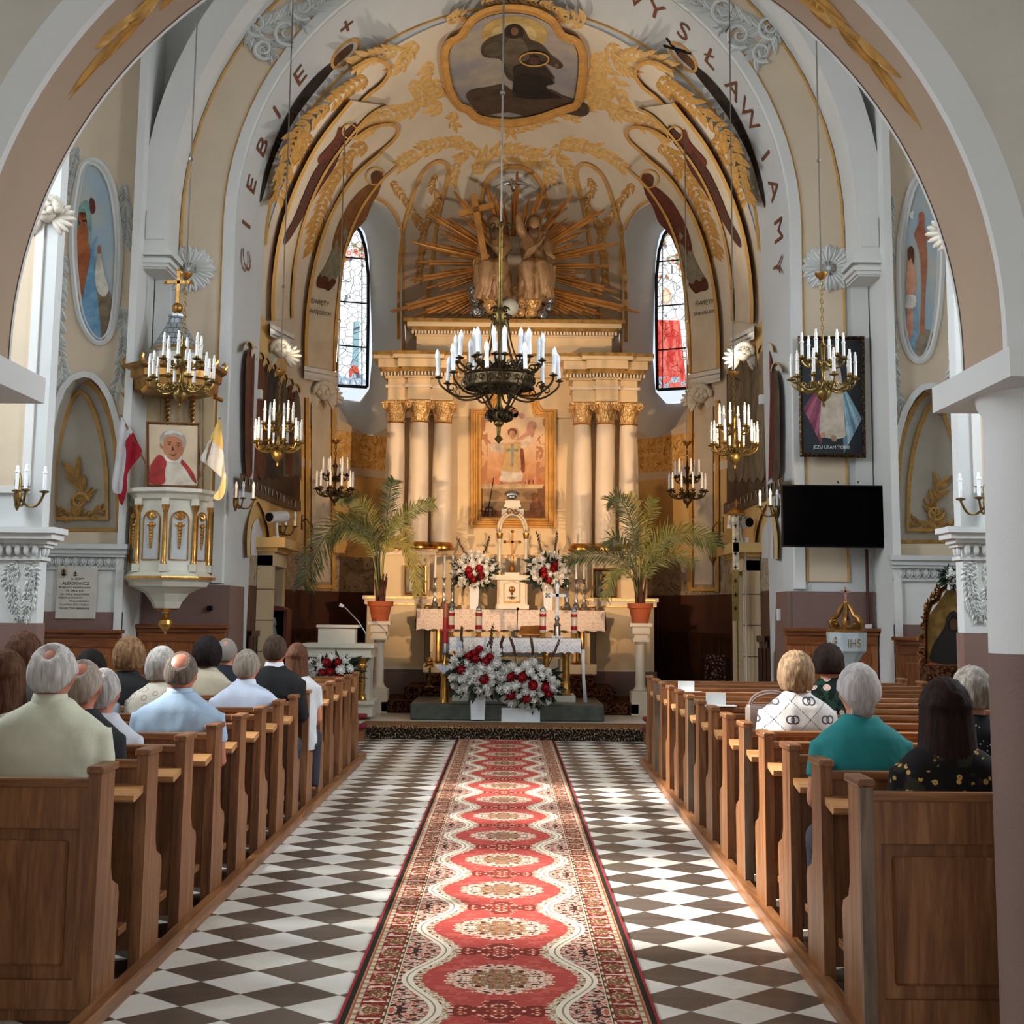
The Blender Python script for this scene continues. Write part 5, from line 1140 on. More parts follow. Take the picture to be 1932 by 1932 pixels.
lc = cloth(None, -1.47, 1.55, 24.19, 25.2, zt_, .34, M['lace2'], 'altar_cloth'); lc['label'] = 'cream lace cloth hanging over the high altar table'; lc['category'] = 'cloth'
mb = MB(); mb.bbox(-1.36, 1.36, 21.35, 23.3, .15, at(966,1328,21.4).z, .02); struct('trim_altar_plinth', mb, M['stone_grn'])
zp = at(966,1328,21.4).z
r_ = thing('altar_table', 'white and gilded free-standing altar table on the dark stone plinth', 'altar', (.05,22.2,zp)); ZA = at(966,1204,22.0).z
x0, x1 = at(850,1270,22).x, at(1093,1270,22).x
mb = MB(); mb.box(x0, x1, 21.95, 22.9, ZA-.07, ZA); obj('top', mb, M['whitewd'], r_)
mb = MB(); FB(mb, 868, 1232, 1075, 1312, 22.25, .5); FB(mb, 853, 1312, 1086, 1331, 22.0, .85); obj('body', mb, M['whitewd'], r_)
mb = MB()
for a, b in ((885,1000),(1008,1060)):
    for q in ((a,1240,b,1242.5),(a,1240,a+2.5,1305),(b-2.5,1240,b,1305),(a,1303,b,1305)): FB(mb, *q, 22.235, .02)
obj('gilt_panel_line', mb, M['gold'], r_)
for px in (863,1030,1068):
    x = at(px,1280,22.1).x; z0, z1 = at(px,1312,22.1).z, ZA-.07; H = z1-z0; mb = MB(); mb.lathe((x,22.1,z0), [(.075,0),(.08,.02),(.06,.05),(.065,.08),(.05,.11),(.055,H*.35),(.045,H*.7),(.05,H*.74),(.06,H*.8),(.045,H*.84),(.07,H*.93),(.10,H)], 16)
    for k in range(6): mb.sphere((x+.055*cos(k*PI/3),22.1+.055*sin(k*PI/3),z0+H*.82), .022, 6, 4)
    obj('column', mb, M['gold'], r_, smooth=40)
lc = cloth(None, x0-.02, x1+.02, 21.93, 22.92, ZA, .215, M['lace'], 'altar_cloth'); lc['label'] = 'bluish white lace cloth on the free-standing altar table'; lc['category'] = 'cloth'
mb = MB(); a = Vector((x1+.05,21.95,ZA-.15)); mb.tube([a, a+Vector((.01,0,-.4)), a+Vector((.04,0,-.82))], [.03,.025,.035], 6); solo('cloth_tie', mb, M['linen'], 'long white cloth end hanging from the right corner of the altar table', 'cloth', smooth=True)
# glass candle lamps on the altar table
M['redglass'] = plain('red glass band', '8e1420', .15); M['paleglass'] = plain('pale ribbed glass', 'b8b2a0', .2)
def clamp(px, label):
    p = at(px,1203,22.15); p.z = ZA+.006; r_ = thing('candle_lamp', label, 'candle', tuple(p), 'banded candle lamps on the altar table')
    c = tuple(p); mb = MB(); mb.lathe(c, [(.05,0),(.055,.01),(.03,.03),(.035,.06),(.045,.075)], 14); obj('foot', mb, M['gold'], r_, smooth=40)
    mb = MB(); mb.lathe((c[0],c[1],c[2]+.075), [(.045,0),(.048,.05),(.048,.30),(.042,.31)], 14); obj('glass', mb, M['paleglass'], r_, smooth=40)
    mb = MB(); mb.lathe((c[0],c[1],c[2]+.115), [(.0495,0),(.0505,.02),(.0495,.06)], 14, cap=False); mb.lathe((c[0],c[1],c[2]+.305), [(.0495,0),(.0505,.02),(.0495,.045)], 14, cap=False); obj('red_band', mb, M['redglass'], r_, smooth=40)
    mb = MB(); mb.lathe((c[0],c[1],c[2]+.385), [(.03,0),(.045,.01),(.04,.04),(.02,.06),(.012,.08)], 12); obj('cap', mb, M['silver'], r_, smooth=40)
for px, l in ((851,'banded red and white candle lamp behind the tall candle, far left on the altar table'),(903,'banded red and white candle lamp left of the altar microphone'),(1024,'banded red and white candle lamp right beside the missal stand'),(1083,'banded red and white candle lamp at the right corner of the altar table')): clamp(px, l)
# altar cross, microphone, missal
p = at(1051,1203,22.3); p.z = ZA+.006; r_ = thing('altar_cross', 'silvery standing crucifix on the altar table', 'cross', tuple(p)); x, y, z = p
mb = MB(); mb.box(x-.08,x+.08,y-.06,y+.06,z,z+.03); mb.lathe((x,y,z+.03), [(.06,0),(.055,.14),(.07,.15),(.03,.2),(.045,.24),(.02,.30)], 12, flute=.12, nf=10); obj('foot', mb, M['silver'], r_, smooth=40)
mb = MB(); mb.box(x-.022,x+.022,y-.012,y+.012,z+.30,z+.80); mb.box(x-.13,x+.13,y-.012,y+.012,z+.60,z+.645)
for q in ((x-.14,z+.622),(x+.14,z+.622),(x,z+.81)): 
    for d in ((0,0),(.02,.02),(-.02,.02),(.02,-.02),(-.02,-.02)): mb.sphere((q[0]+d[0],y,q[1]+d[1]), .018, 6, 5)
obj('cross', mb, M['silver'], r_, smooth=40)
p = at(975,1203,22.0); r_ = thing('microphone', 'thin black gooseneck microphone on the altar table', 'microphone', (p.x,22.05,ZA)); mb = MB(); mb.lathe((p.x,22.05,ZA+.006), [(.05,0),(.05,.012),(.012,.02)], 12); obj('base', mb, M['black'], r_)
mb = MB(); mb.tube([(p.x,22.05,ZA+.02),(p.x+.005,22.05,ZA+.22),(p.x+.01,22.03,ZA+.40)], .006, 5); mb.sphere((p.x+.01,22.02,ZA+.42), .022, 8, 6); obj('gooseneck', mb, M['black'], r_, smooth=True)
r_ = thing('missal_stand', 'open brown book on a low stand on the altar table', 'book', tuple(at(1003,1203,22.3))); mb = MB(); c = at(1003,1195,22.3)
mb.add([(c.x-.19,22.2,ZA+.06),(c.x+.16,22.2,ZA+.06),(c.x+.19,22.45,ZA+.19),(c.x-.16,22.45,ZA+.17),(c.x-.19,22.2,ZA+.04),(c.x+.16,22.2,ZA+.04),(c.x+.19,22.45,ZA+.17),(c.x-.16,22.45,ZA+.15)], [(0,1,2,3),(7,6,5,4),(0,4,5,1),(1,5,6,2),(2,6,7,3),(3,7,4,0)]); obj('book', mb, M['goldd'], r_)
mb = MB(); mb.box(c.x-.15,c.x+.13,22.25,22.4,ZA+.006,ZA+.045); obj('stand', mb, M['oak_x'], r_)
# tabernacle with its arched canopy
r_ = thing('tabernacle', 'white and gold tabernacle with an arched canopy on slim columns', 'tabernacle', tuple(at(966,1148,24.5)))
mb = MB(); FB(mb, 935, 1141, 998, 1149, 24.42, .5); FB(mb, 938, 1094, 995, 1141, 24.48, .4); FB(mb, 933, 1085, 1000, 1094, 24.42, .5); FB(mb, 952, 1080, 980, 1085, 24.5, .3); obj('body', mb, M['whitewd'], r_)
mb = MB(); S = SY(24.48)
for q in ([(951,1137),(951,1102),(966,1096),(981,1102),(981,1137),(951,1137)],[(941,1139),(941,1097)],[(992,1139),(992,1097)]): band(mb, q, 1.6, S, .012)
FB(mb, 953, 1134, 980, 1136, 24.46, .03); obj('gilt_line', mb, M['gold'], r_)
mb = MB(); c = at(966,1112,24.46); mb.sphere(c, .05, 12, 8, (1,.3,1)); mb.tube([c, c-Vector((0,0,.09))], [.02,.012], 8); c2 = c-Vector((0,0,.13)); mb.sphere(c2, .03, 10, 6, (1.5,.3,.6)); 
for k in range(5): a = R(200+35*k); mb.tube([c2, c2+Vector((.075*cos(a),-.01,.05*sin(a)+.02))], [.012,.004], 5)
obj('chalice_emblem', mb, M['goldd'], r_, smooth=True)
for px in (942,992):
    mb = MB(); b = at(px,1085,24.55); t_ = at(px,1008,24.55).z; H = t_-b.z; mb.lathe(tuple(b), [(.035,0),(.04,.02),(.025,.05),(.03,.1),(.022,H*.8),(.035,H*.86),(.045,H*.95),(.05,H)], 12); obj('canopy_column', mb, M['whitewd'], r_, smooth=40)
    mb = MB(); mb.lathe((b.x,b.y,t_-.09), [(.032,0),(.045,.03),(.05,.07),(.055,.09),(.055,.11)], 12); mb.lathe(tuple(b), [(.045,0),(.045,.03)], 10); obj('gilt_capital', mb, M['gold'], r_, smooth=40)
mb = MB(); ap = [at(967+25*cos(a), 1002-34*sin(a), 24.55) for a in [PI*i/20 for i in range(21)]]; mb.tube(ap, .042, 8); obj('canopy_arch', mb, M['whitewd'], r_, smooth=True)
mb = MB(); mb.tube([p_+Vector((0,-.04,0)) for p_ in ap], .010, 5); mb.tube([p_+(p_-at(967,1002,24.55)).normalized()*.04 for p_ in ap], .008, 5)
for s_ in (-1,1): swirl(mb, 967+s_*6, 965, 6, 1.3, 0, s_, SY(24.5), .03, 1.6)
obj('canopy_gilding', mb, M['gold'], r_, smooth=True)
mb = MB(); FB(mb, 946, 960, 988, 975, 24.8, .3); FB(mb, 953, 944, 981, 952, 24.8, .3); FB(mb, 951, 952, 983, 957, 24.75, .4); FB(mb, 956, 957, 979, 961, 24.8, .3); obj('attic', mb, M['whitewd'], r_)
mb = MB(); c = at(966,938,24.9)
for k in range(9): a = R(20+17.5*k); mb.tube([c, c+Vector((.14*cos(a),0,.10*sin(a)+.02))], [.03,.014], 6)
mb.sphere(c, .07, 10, 6, (1.3,.8,.6)); obj('crown', mb, M['silver'], r_, smooth=True)
mb = MB(); b = at(966,1080,24.6); mb.lathe(tuple(b), [(.09,0),(.1,.015),(.05,.03),(.06,.09),(.03,.12),(.02,.2),(.03,.25),(.015,.3)], 14); mb.box(b.x-.018,b.x+.018,b.y-.01,b.y+.01,b.z+.28,b.z+.66); mb.box(b.x-.11,b.x+.11,b.y-.01,b.y+.01,b.z+.48,b.z+.515)
for q in ((b.x-.12,b.z+.497),(b.x+.12,b.z+.497),(b.x,b.z+.67)): mb.sphere((q[0],b.y,q[1]), .028, 8, 6)
xo = obj('altar_crucifix', mb, M['goldd'], None, smooth=40); xo['label'] = 'bronze gilt crucifix standing under the tabernacle canopy'; xo['category'] = 'cross'
# tall candlesticks
def cstick(px, k, nm):
    b = at(px,1149,24.45); b.z = zt_+.008; r_ = thing('candlestick', 'tall silvery candlestick with white candle, %s' % nm, 'candlestick', tuple(b), 'six tall candlesticks on the high altar'); H = .50
    mb = MB(); mb.lathe(tuple(b), [(.075,0),(.08,.02),(.05,.05),(.055,.08),(.025,.12),(.03,.17),(.018,.2),(.022,.3),(.03,.32),(.018,.34),(.018,.46),(.035,.49),(.045,.5)], 14); obj('stem', mb, M['silver'], r_, smooth=40)
    mb = MB()
    for q in range(3): a = q*2*PI/3; mb.sphere((b.x+.07*cos(a), b.y+.07*sin(a), b.z+.02), .025, 6, 5)
    obj('foot', mb, M['goldd'], r_, smooth=True)
    mb = MB(); mb.lathe((b.x,b.y,b.z+.5), [(.018,0),(.018,.36),(.004,.37)], 10); obj('candle', mb, M['candle'], r_, smooth=40)
for i, px in enumerate((820,837,853,1070,1087,1102)): cstick(px, i, ['outermost on the left','middle of the left three','innermost on the left','innermost on the right','middle of the right three','outermost on the right'][i])
# flowers
def petal_ball(r, layers, seed, cup=.0, wid=.34):
    mb = MB(); rg = random.Random(seed); mb.sphere((0,0,0), r*.55, 8, 5)
    for L in range(layers):
        ph = R(-10+85*L/layers); n = max(5, int(11*cos(ph)))
        for k in range(n):
            a = 2*PI*(k+.5*(L % 2))/n+rg.random()*.2; d = Vector((cos(a)*cos(ph), sin(a)*cos(ph), sin(ph))); q = d.cross(Vector((0,0,1))).normalized() if abs(d.z) < .95 else Vector((1,0,0)); u = q.cross(d)*(-1)
            p0 = d*r*.4; w_ = r*wid*(.8+.3*rg.random()); p1 = d*r*.8+u*cup*r; p2 = d*r*(1+.08*rg.random())+Vector((0,0,r*.15))
            mb.add([p0, p1-q*w_*.5, p1+q*w_*.5, p2-q*w_*.2, p2+q*w_*.2], [(0,1,2),(1,3,4,2)])
    return mb
M['petal'] = plain('white petals', 'eceae4', .6, var=.03); M['petalr'] = plain('red petals', 'b3121f', .55, var=.12, sc=20); M['leafd'] = plain('dark green leaves', '233119', .5, var=.15, sc=8); M['leafm'] = plain('olive palm leaf', '6f7434', .5, var=.12, sc=8); M['twig'] = plain('brown twig', '4a2c1c', .7); M['vase'] = plain('white ceramic', 'dfe3e6', .3, var=0)
fl_w = [mesh_of(petal_ball(.075, 5, 3+k), M['petal']) for k in range(3)]; fl_r = [mesh_of(petal_ball(.062, 6, 13+k, .1, .5), M['petalr']) for k in range(2)]
def greens(mb, c, rx_, rz_, n, rg, L=.2, down=.5):
    for k in range(n):
        a = rg.random()*2*PI; b = rg.random(); p = Vector((c[0]+rx_*.75*cos(a)*math.sqrt(b), c[1]+rx_*.35*sin(a), c[2]+rz_*(rg.random()*1.6-.9)*.7)); d = (p-Vector(c)+Vector((rg.random()-.5,-.4*rg.random(),rg.random()-down))*.25).normalized(); l = L*(.6+.8*rg.random())
        q = d.cross(Vector((0,1,0))).normalized()*l*.13; mb.add([p, p+d*l*.5-q, p+d*l, p+d*l*.5+q+Vector((0,-.01,0))], [(0,1,2),(0,2,3)])
def bouquet(label, c, rx_, rz_, nw, nr, rp, seed, sprigs=(), size=1.0, grp=None, dn=.5):
    rg = random.Random(seed); c = Vector(c); r_ = thing('flower_arrangement', label, 'flowers', tuple(c), grp)
    mb = MB(); greens(mb, c, rx_, rz_, 150, rg, .22*size, dn); mb.sphere(c, 1, 12, 8, (rx_*.8, rx_*.45, rz_*.8)); obj('greenery', mb, M['leafd'], r_)
    pl = []
    def put(px_, pz_, me, nm, s, lift=0):
        q = (1-min(1, px_*px_+pz_*pz_)); y = -rx_*.6*math.sqrt(max(q,0))-.02-lift
        o = bpy.data.objects.new(nm, me); COL.objects.link(o); o.parent = r_; o.location = (px_*rx_, y, pz_*rz_); d = Vector((px_*.8, -.8-q, pz_*.8+.5)); o.rotation_euler = (d.to_track_quat('Z','Y') @ __import__('mathutils').Quaternion((0,0,1), rg.random()*6)).to_euler(); o.scale = (s,)*3
    for (a, b) in rp: put(a, b, fl_r[rg.randrange(2)], 'red_flower', size*(.95+.25*rg.random()), .03); pl.append((a,b))
    tries = 0
    while nw > 0 and tries < 2500:
        tries += 1; a, b = rg.uniform(-1,1), rg.uniform(-1,1)
        if a*a+b*b > 1 or any(((a-u)*rx_)**2+((b-v)*rz_)**2 < (.083*size)**2 for u, v in pl): continue
        pl.append((a,b)); nw -= 1; put(a, b, fl_w[rg.randrange(3)], 'white_chrysanthemum', size*(.8+.4*rg.random()))
    for s_ in sprigs:
        P = [Vector(q) for q in s_]; mb = MB(); mb.tube(P, [.007]*(len(P)-1)+[.003], 5)
        for k in range(14): t = .35+.6*k/14; i = min(int(t*(len(P)-1)), len(P)-2); f = t*(len(P)-1)-i; p = P[i].lerp(P[i+1], f); mb.sphere(p+Vector((.012*(-1)**k,0,0)), .013, 5, 4, (.7,.7,1.8))
        obj('bud_sprig', mb, M['twig'], r_)
    return r_
def vase(label, px, y0, y1, w0, w1, Y, zb_=None):
    a, b = at(px,y0,Y), at(px,y1,Y); k = Y/2817; mb = MB(); n = 4; zb_ = zb_ if zb_ is not None else b.z
    mb.loft([[(a.x+s*w_*k, Y+t*w_*k*.8, z) for s, t in ((-1,-1),(1,-1),(1,1),(-1,1))] for w_, z in ((w1,zb_),(w0*.97,a.z-.01),(w0,a.z),(w0*.9,a.z),(w0*.8,a.z-.06))], cap=True)
    return solo('vase', mb, M['vase'], label, 'vase')
Yf = 21.32; zs = .168
vase('tall square white vase under the left floor bouquet in front of the altar', 902, 1306, 1361, 14.5, 12.5, Yf, zs)
Q_ = lambda px, py, Y=Yf: at(px, py, Y-.05)
bouquet('large bouquet of white chrysanthemums and red flowers in the tall vase', at(899,1268,Yf), .36, .33, 40, 0, [(-.25,.65),(-.05,.55),(.1,.9),(-.1,.75),(.35,.45),(-.55,.1),(.3,-.25),(.5,.6)], 5, [[Q_(905,1240),Q_(925,1210),Q_(931,1175)],[Q_(875,1230),Q_(870,1200),Q_(872,1180)],[Q_(950,1240),Q_(945,1215),Q_(951,1198)],[Q_(940,1240),Q_(925,1230),Q_(930,1195)]], dn=.8)
mb = MB(); FB(mb, 946, 1336, 1019, 1363, 21.25, .26); solo('planter', mb, M['vase'], 'low rectangular white planter holding the right floor bouquet', 'planter')
bouquet('wide low bouquet of white chrysanthemums with red carnations in the white planter', at(996,1291,Yf), .42, .28, 38, 0, [(-.55,.35),(-.2,.35),(.15,.0),(-.55,-.5),(-.05,-.6),(.65,-.45),(.55,-.1)], 8, [[Q_(975,1260),Q_(970,1225),Q_(962,1200)],[Q_(1003,1255),Q_(1005,1225),Q_(1001,1198)],[Q_(1035,1255),Q_(1046,1230),Q_(1058,1203)]], dn=.8)
Ym = 24.5
for sg, px, l in ((-1,895,'left'),(1,1034,'right')):
    vase('slim white vase on the high altar %s of the tabernacle' % l, px, 1106, 1148, 9.5, 7.5, Ym, zt_+.008)
    bouquet('round bouquet of white and red flowers on the high altar, %s of the tabernacle' % l, at(px,1077,Ym-.05), .31, .27, 26, 0, [(-.25,.0),(.25,.1),(0,-.55),(.35,-.3) if sg < 0 else (.3,.3),(-.2,-.25)], 20+sg, [[at(px-8,1060,Ym),at(px-20,1040,Ym),at(px-34,1012,Ym)],[at(px+8,1060,Ym),at(px+22,1035,Ym),at(px+30,1008,Ym)]] if sg < 0 else [[at(px-6,1060,Ym),at(px-14,1035,Ym),at(px-22,1000,Ym)],[at(px+12,1060,Ym),at(px+14,1030,Ym),at(px+18,1000,Ym)]], .9)
# paschal candle on its gilt pedestal
r_ = thing('candle_pedestal', 'gilded fluted column pedestal with a lace doily, left of the altar', 'pedestal', tuple(at(838,1361,21.5)))
c = at(838,1361,21.5); c.z = .168
mb = MB(); FB(mb, 826, 1338, 851, 1361, 21.4, .2); FB(mb, 823, 1338, 854, 1343, 21.37, .26); z0 = at(838,1338,21.5).z; z1 = at(838,1256,21.5).z; H = z1-z0; obj('foot', mb, M['whitewd'], r_)
mb = MB(); mb.lathe((c.x,c.y,z0), [(.09,0),(.095,.02),(.075,.05),(.08,.07),(.065,.09),(.07,H*.4),(.055,H*.72),(.06,H*.75),(.075,H*.84),(.06,H*.87),(.10,H*.97),(.12,H)], 20, flute=.06, nf=12); obj('shaft', mb, M['gold'], r_, smooth=40)
mb = MB(); mb.box(c.x-.13,c.x+.13,c.y-.13,c.y+.13,z1,z1+.012); mb.add([(c.x-.135,c.y-.14,z1+.01),(c.x+.135,c.y-.14,z1+.01),(c.x+.02,c.y-.15,z1-.11),(c.x-.02,c.y-.15,z1-.11)], [(0,1,2,3)]); obj('doily', mb, M['lace'], r_)
b = Vector((c.x,c.y,z1+.014)); r_ = thing('paschal_candle', 'tall brown candle with red ornaments on the gilt pedestal', 'candle', tuple(b))
mb = MB(); mb.lathe(tuple(b), [(.045,0),(.04,.03),(.028,.05),(.03,.16)], 14); obj('holder', mb, M['gold'], r_, smooth=40)
mb = MB(); mb.lathe((b.x,b.y,b.z+.15), [(.041,0),(.041,.70),(.038,.71)], 18); obj('wax', mb, plain('brown wax', '8c4f2e', .4, var=.05), r_, smooth=40)
mb = MB(); mb.lathe((b.x,b.y,b.z+.30), [(.0425,0),(.0425,.36)], 18, cap=False); mb.box(b.x-.085,b.x+.085,b.y-.047,b.y-.041,b.z+.47,b.z+.50); obj('red_cross', mb, plain('red wax', '9c2420', .4), r_, smooth=40)
mb = MB(); mb.lathe((b.x,b.y,b.z+.14), [(.043,0),(.047,.06),(.043,.16)], 14); obj('silver_ornament', mb, M['silver'], r_, smooth=40)
# altar bells
r_ = thing('altar_bells', 'tiered brass altar bells on the carpeted steps left of the altar', 'bells', tuple(at(811,1260,23.2)))
for k, (py, hw) in enumerate(((1256,10),(1250,8.5),(1244,7))):
    p = at(811,py,23.2); h = hw*23.2/2817; mb = MB(); mb.lathe((p.x,p.y,p.z-.02), [(h,0),(h*.95,.015),(h*.6,.045),(.01,.055)], 16); obj('bell', mb, M['gold'], r_, smooth=40)
mb = MB(); p = at(811,1260,23.2); mb.tube([(p.x,p.y,p.z-.12),(p.x,p.y,p.z+.24)], .008, 6); mb.lathe((p.x,p.y,.52), [(.07,0),(.02,.03)], 10); mb.tube([(p.x,p.y,.53),(p.x,p.y,p.z)], .02, 6); obj('stem', mb, M['brass'], r_)
# palms in terracotta pots on column stands
def frond(root, path, dens, L, rg, col='leafm', dy=0.0, Yp=23.0):
    P = spline(path, 6, False); n = len(P); W3 = [at(p[0], p[1], Yp+dy*i/n) for i, p in enumerate(P)]
    mb = MB(); mb.tube(W3, [.014*(1-.8*i/n)+.002 for i in range(n)], 5); st = int(n*.25)
    for i in range(st, n-1):
        for k in range(dens):
            f = k/dens; p = W3[i].lerp(W3[i+1], f); t = (W3[min(i+1,n-1)]-W3[i-1]).normalized(); rel = (i-st)/(n-st); l = L*(.5+.8*sin(PI*min(1, rel*.85+.12)))*(.75+.5*rg.random())
            for sg in (-1,1):
                side = t.cross(Vector((0,1,0))).normalized()*sg; d = (t*.75+side*(.70+.35*rg.random())+Vector((0,(rg.random()-.5)*1.3,-.12))).normalized(); w_ = Vector((0,1,0)).cross(d).normalized()*.0075
                q = p+d*l*.55+Vector((0,0,-.01)); e = p+d*l+Vector((0,0,-.06*l*5*rg.random()))
                mb.add([p-w_*.5, p+w_*.5, q-w_, q+w_, e], [(0,1,3,2),(2,3,4)])
    obj('frond', mb, M[col], root)
def palm(px, label, label2, paths, seed):
    rg = random.Random(seed); b = at(px,1172 if px < 900 else 1176,23.0); r_ = thing('palm_stand', 'cream column plant stand under the %s potted palm' % label2, 'stand', (b.x,23.0,.15)); k = 23/2817
    mb = MB(); z1 = b.z; mb.lathe((b.x,23.0,.50), [(.11,0),(.12,.02),(.09,.05),(.08,.08),(.075,.10),(.072,z1-.82),(.085,z1-.81),(.085,z1-.78)], 20); obj('shaft', mb, M['creamlt'], r_, smooth=40)
    mb = MB(); mb.box(b.x-.15,b.x+.15,22.85,23.15,.15,.50); obj('plinth', mb, M['creamlt'], r_); mb = MB(); mb.box(b.x-.125,b.x+.125,22.87,23.13,z1-.28,z1-.22); mb.box(b.x-.10,b.x+.10,22.9,23.1,z1-.22,z1-.16); mb.box(b.x-.13,b.x+.13,22.86,23.14,z1-.16,z1-.05); mb.box(b.x-.17,b.x+.17,22.83,23.17,z1-.05,z1); obj('capital', mb, M['creamlt'], r_)
    r_ = thing('potted_palm', label, 'plant', (b.x,23.0,z1)); mb = MB(); mb.lathe((b.x,23.0,z1+.002), [(.12,0),(.125,.01),(.17,.22),(.195,.225),(.20,.30),(.18,.30),(.17,.24),(.0,.24)], 24); obj('pot', mb, M['terracotta'], r_, smooth=40)
    mb = MB()
    for q in range(9): a = rg.random()*6.28; mb.tube([(b.x+.05*cos(a),23+.05*sin(a),z1+.22),(b.x+.06*cos(a),23+.05*sin(a),z1+.45),(b.x+.10*cos(a),23+.08*sin(a),z1+.6+.15*rg.random())], [.03,.022,.008], 5)
    obj('trunk', mb, plain('fibrous palm trunk '+label2, '5a3420', .9, var=.15, sc=14), r_)
    for i, (p, d, L, c, dy) in enumerate(paths): frond(r_, p, d, L, rg, c, dy)
M['leafg'] = plain('dark palm leaf', '3f4a22', .5, var=.15, sc=8); M['leafy'] = plain('yellowish palm leaf', '9a8c3e', .5, var=.12, sc=8)  # green and yellower leaf tones for single fronds
palm(717, 'left potted palm in a terracotta pot with long drooping fronds', 'left', [
 ([(716,1128),(713,1060),(702,1010),(668,985),(632,992),(603,1030),(585,1070),(572,1105)],3,.27,'leafg',-.5),
 ([(716,1125),(712,1050),(704,1000),(690,962),(665,940),(640,938)],3,.20,'leafm',.1),
 ([(718,1125),(724,1040),(728,1000),(732,955),(738,918),(744,905)],3,.17,'leafg',.2),
 ([(720,1125),(724,1050),(736,1005),(760,972),(790,955),(818,948)],3,.17,'leafm',.1),
 ([(720,1125),(722,1060),(735,1030),(758,1022),(776,1050),(785,1090),(788,1120)],3,.15,'leafy',-.3),
 ([(714,1125),(706,1060),(692,1020),(665,1004),(640,1005),(620,1018)],2,.16,'leafm',-.3),
 ([(718,1125),(716,1050),(722,1010),(745,985),(765,1000),(775,1030)],2,.13,'leafy',.2),
 ([(716,1125),(708,1040),(690,1000),(664,985),(640,975)],2,.15,'leafm',.3)], 4)
palm(1208, 'right potted palm in a terracotta pot with bushy arching fronds', 'right', [
 ([(1208,1128),(1214,1080),(1232,1040),(1262,1012),(1300,1005),(1335,1015),(1352,1030)],3,.24,'leafm',-.3),
 ([(1206,1128),(1200,1060),(1196,1010),(1184,965),(1165,942),(1148,945)],3,.20,'leafg',.1),
 ([(1207,1128),(1206,1060),(1206,1010),(1198,965),(1186,932)],3,.17,'leafy',.2),
 ([(1206,1128),(1196,1080),(1170,1055),(1130,1045),(1095,1048),(1070,1056)],3,.17,'leafg',-.1),
 ([(1208,1128),(1212,1075),(1222,1040),(1245,1010),(1270,1000)],3,.2,'leafy',.3),
 ([(1206,1128),(1196,1070),(1180,1035),(1158,1015),(1148,1030)],3,.17,'leafg',-.3),
 ([(1205,1128),(1192,1090),(1172,1075),(1152,1095),(1142,1130)],2,.14,'leafm',-.3),
 ([(1208,1128),(1216,1090),(1238,1060),(1275,1045),(1310,1060)],2,.17,'leafm',-.2),
 ([(1207,1128),(1210,1050),(1216,1000),(1228,960),(1232,940)],2,.15,'leafm',.3)], 6)
# ambo
r_ = thing('ambo', 'white lectern with gilded corner columns at the left of the sanctuary', 'lectern', tuple(at(645,1330,21.3)))
Y = 21.3; mb = MB(); FB(mb, 600, 1186, 670, 1214, Y+.15, .3); FB(mb, 597, 1179, 676, 1184, Y+.12, .36); obj('reading_desk', mb, M['whitewd'], r_)
mb = MB(); FB(mb, 570, 1214, 705, 1222, Y-.05, .8); FB(mb, 578, 1222, 700, 1236, Y, .7); FB(mb, 573, 1236, 703, 1240, Y-.03, .75); FB(mb, 590, 1240, 698, 1325, Y+.2, .5); FB(mb, 575, 1322, 706, 1329, Y-.05, .8); FB(mb, 580, 1329, 702, 1352, Y, .7); obj('body', mb, M['whitewd'], r_)
for px in (588,682):
    b = at(px,1322,Y+.1); z1 = at(px,1241,Y+.1).z; H = z1-b.z; mb = MB(); mb.lathe(tuple(b), [(.07,0),(.075,.02),(.055,.06),(.06,.09),(.045,.1),(.05,H*.4),(.042,H*.66),(.05,H*.7),(.065,H*.8),(.05,H*.86),(.085,H*.96),(.10,H)], 18); 
    for k in range(6): mb.sphere((b.x+.055*cos(k*PI/3),b.y+.055*sin(k*PI/3),b.z+H*.80), .022, 6, 4)
    obj('column', mb, M['gold'], r_, smooth=40)
p = at(690,1213,Y+.2); r_ = thing('lectern_microphone', 'long silver gooseneck microphone rising from the white lectern', 'microphone', tuple(p)); mb = MB(); mb.tube([p, at(690,1195,Y+.2), at(676,1172,Y+.2), at(655,1150,Y+.2), at(648,1144,Y+.2)], .010, 6); obj('gooseneck', mb, M['silver'], r_, smooth=True); mb = MB(); mb.tube([at(648,1144,Y+.2), at(641,1141,Y+.18)], [.022,.026], 8); obj('head', mb, M['grey'], r_)
bouquet('wide spray of white chrysanthemums and dark red carnations in front of the lectern', at(628,1266,20.9), .32, .18, 26, 0, [(-.35,-.1),(0,-.05),(.35,-.45),(.25,.65),(-.2,.6)], 31, [], .95)
mb = MB(); p = at(640,1262,20.85); 
for a, b_ in (((640,1262),(657,1233)),((665,1275),(700,1281))):
    A, B = at(*a,20.8), at(*b_,20.8); d = B-A; q = Vector((-d.z,0,d.x)).normalized()*(.05 if a[0] == 640 else .01); mb.add([A, A+d*.5+q, B, A+d*.5-q, A+d*.5-Vector((0,.02,0))], [(0,1,4),(1,2,4),(2,3,4),(3,0,4)])
solo('flower_leaf', mb, M['leafd'], 'dark pointed leaves standing out of the lectern flower spray', 'leaf')
mb = MB(); b = at(628,1300,20.9); mb.box(b.x-.22,b.x+.22,20.75,21.05,.17,at(628,1280,20.9).z); solo('flower_stand', mb, M['whitewd'], 'white box stand under the lectern flower spray, behind the last left pews', 'stand')
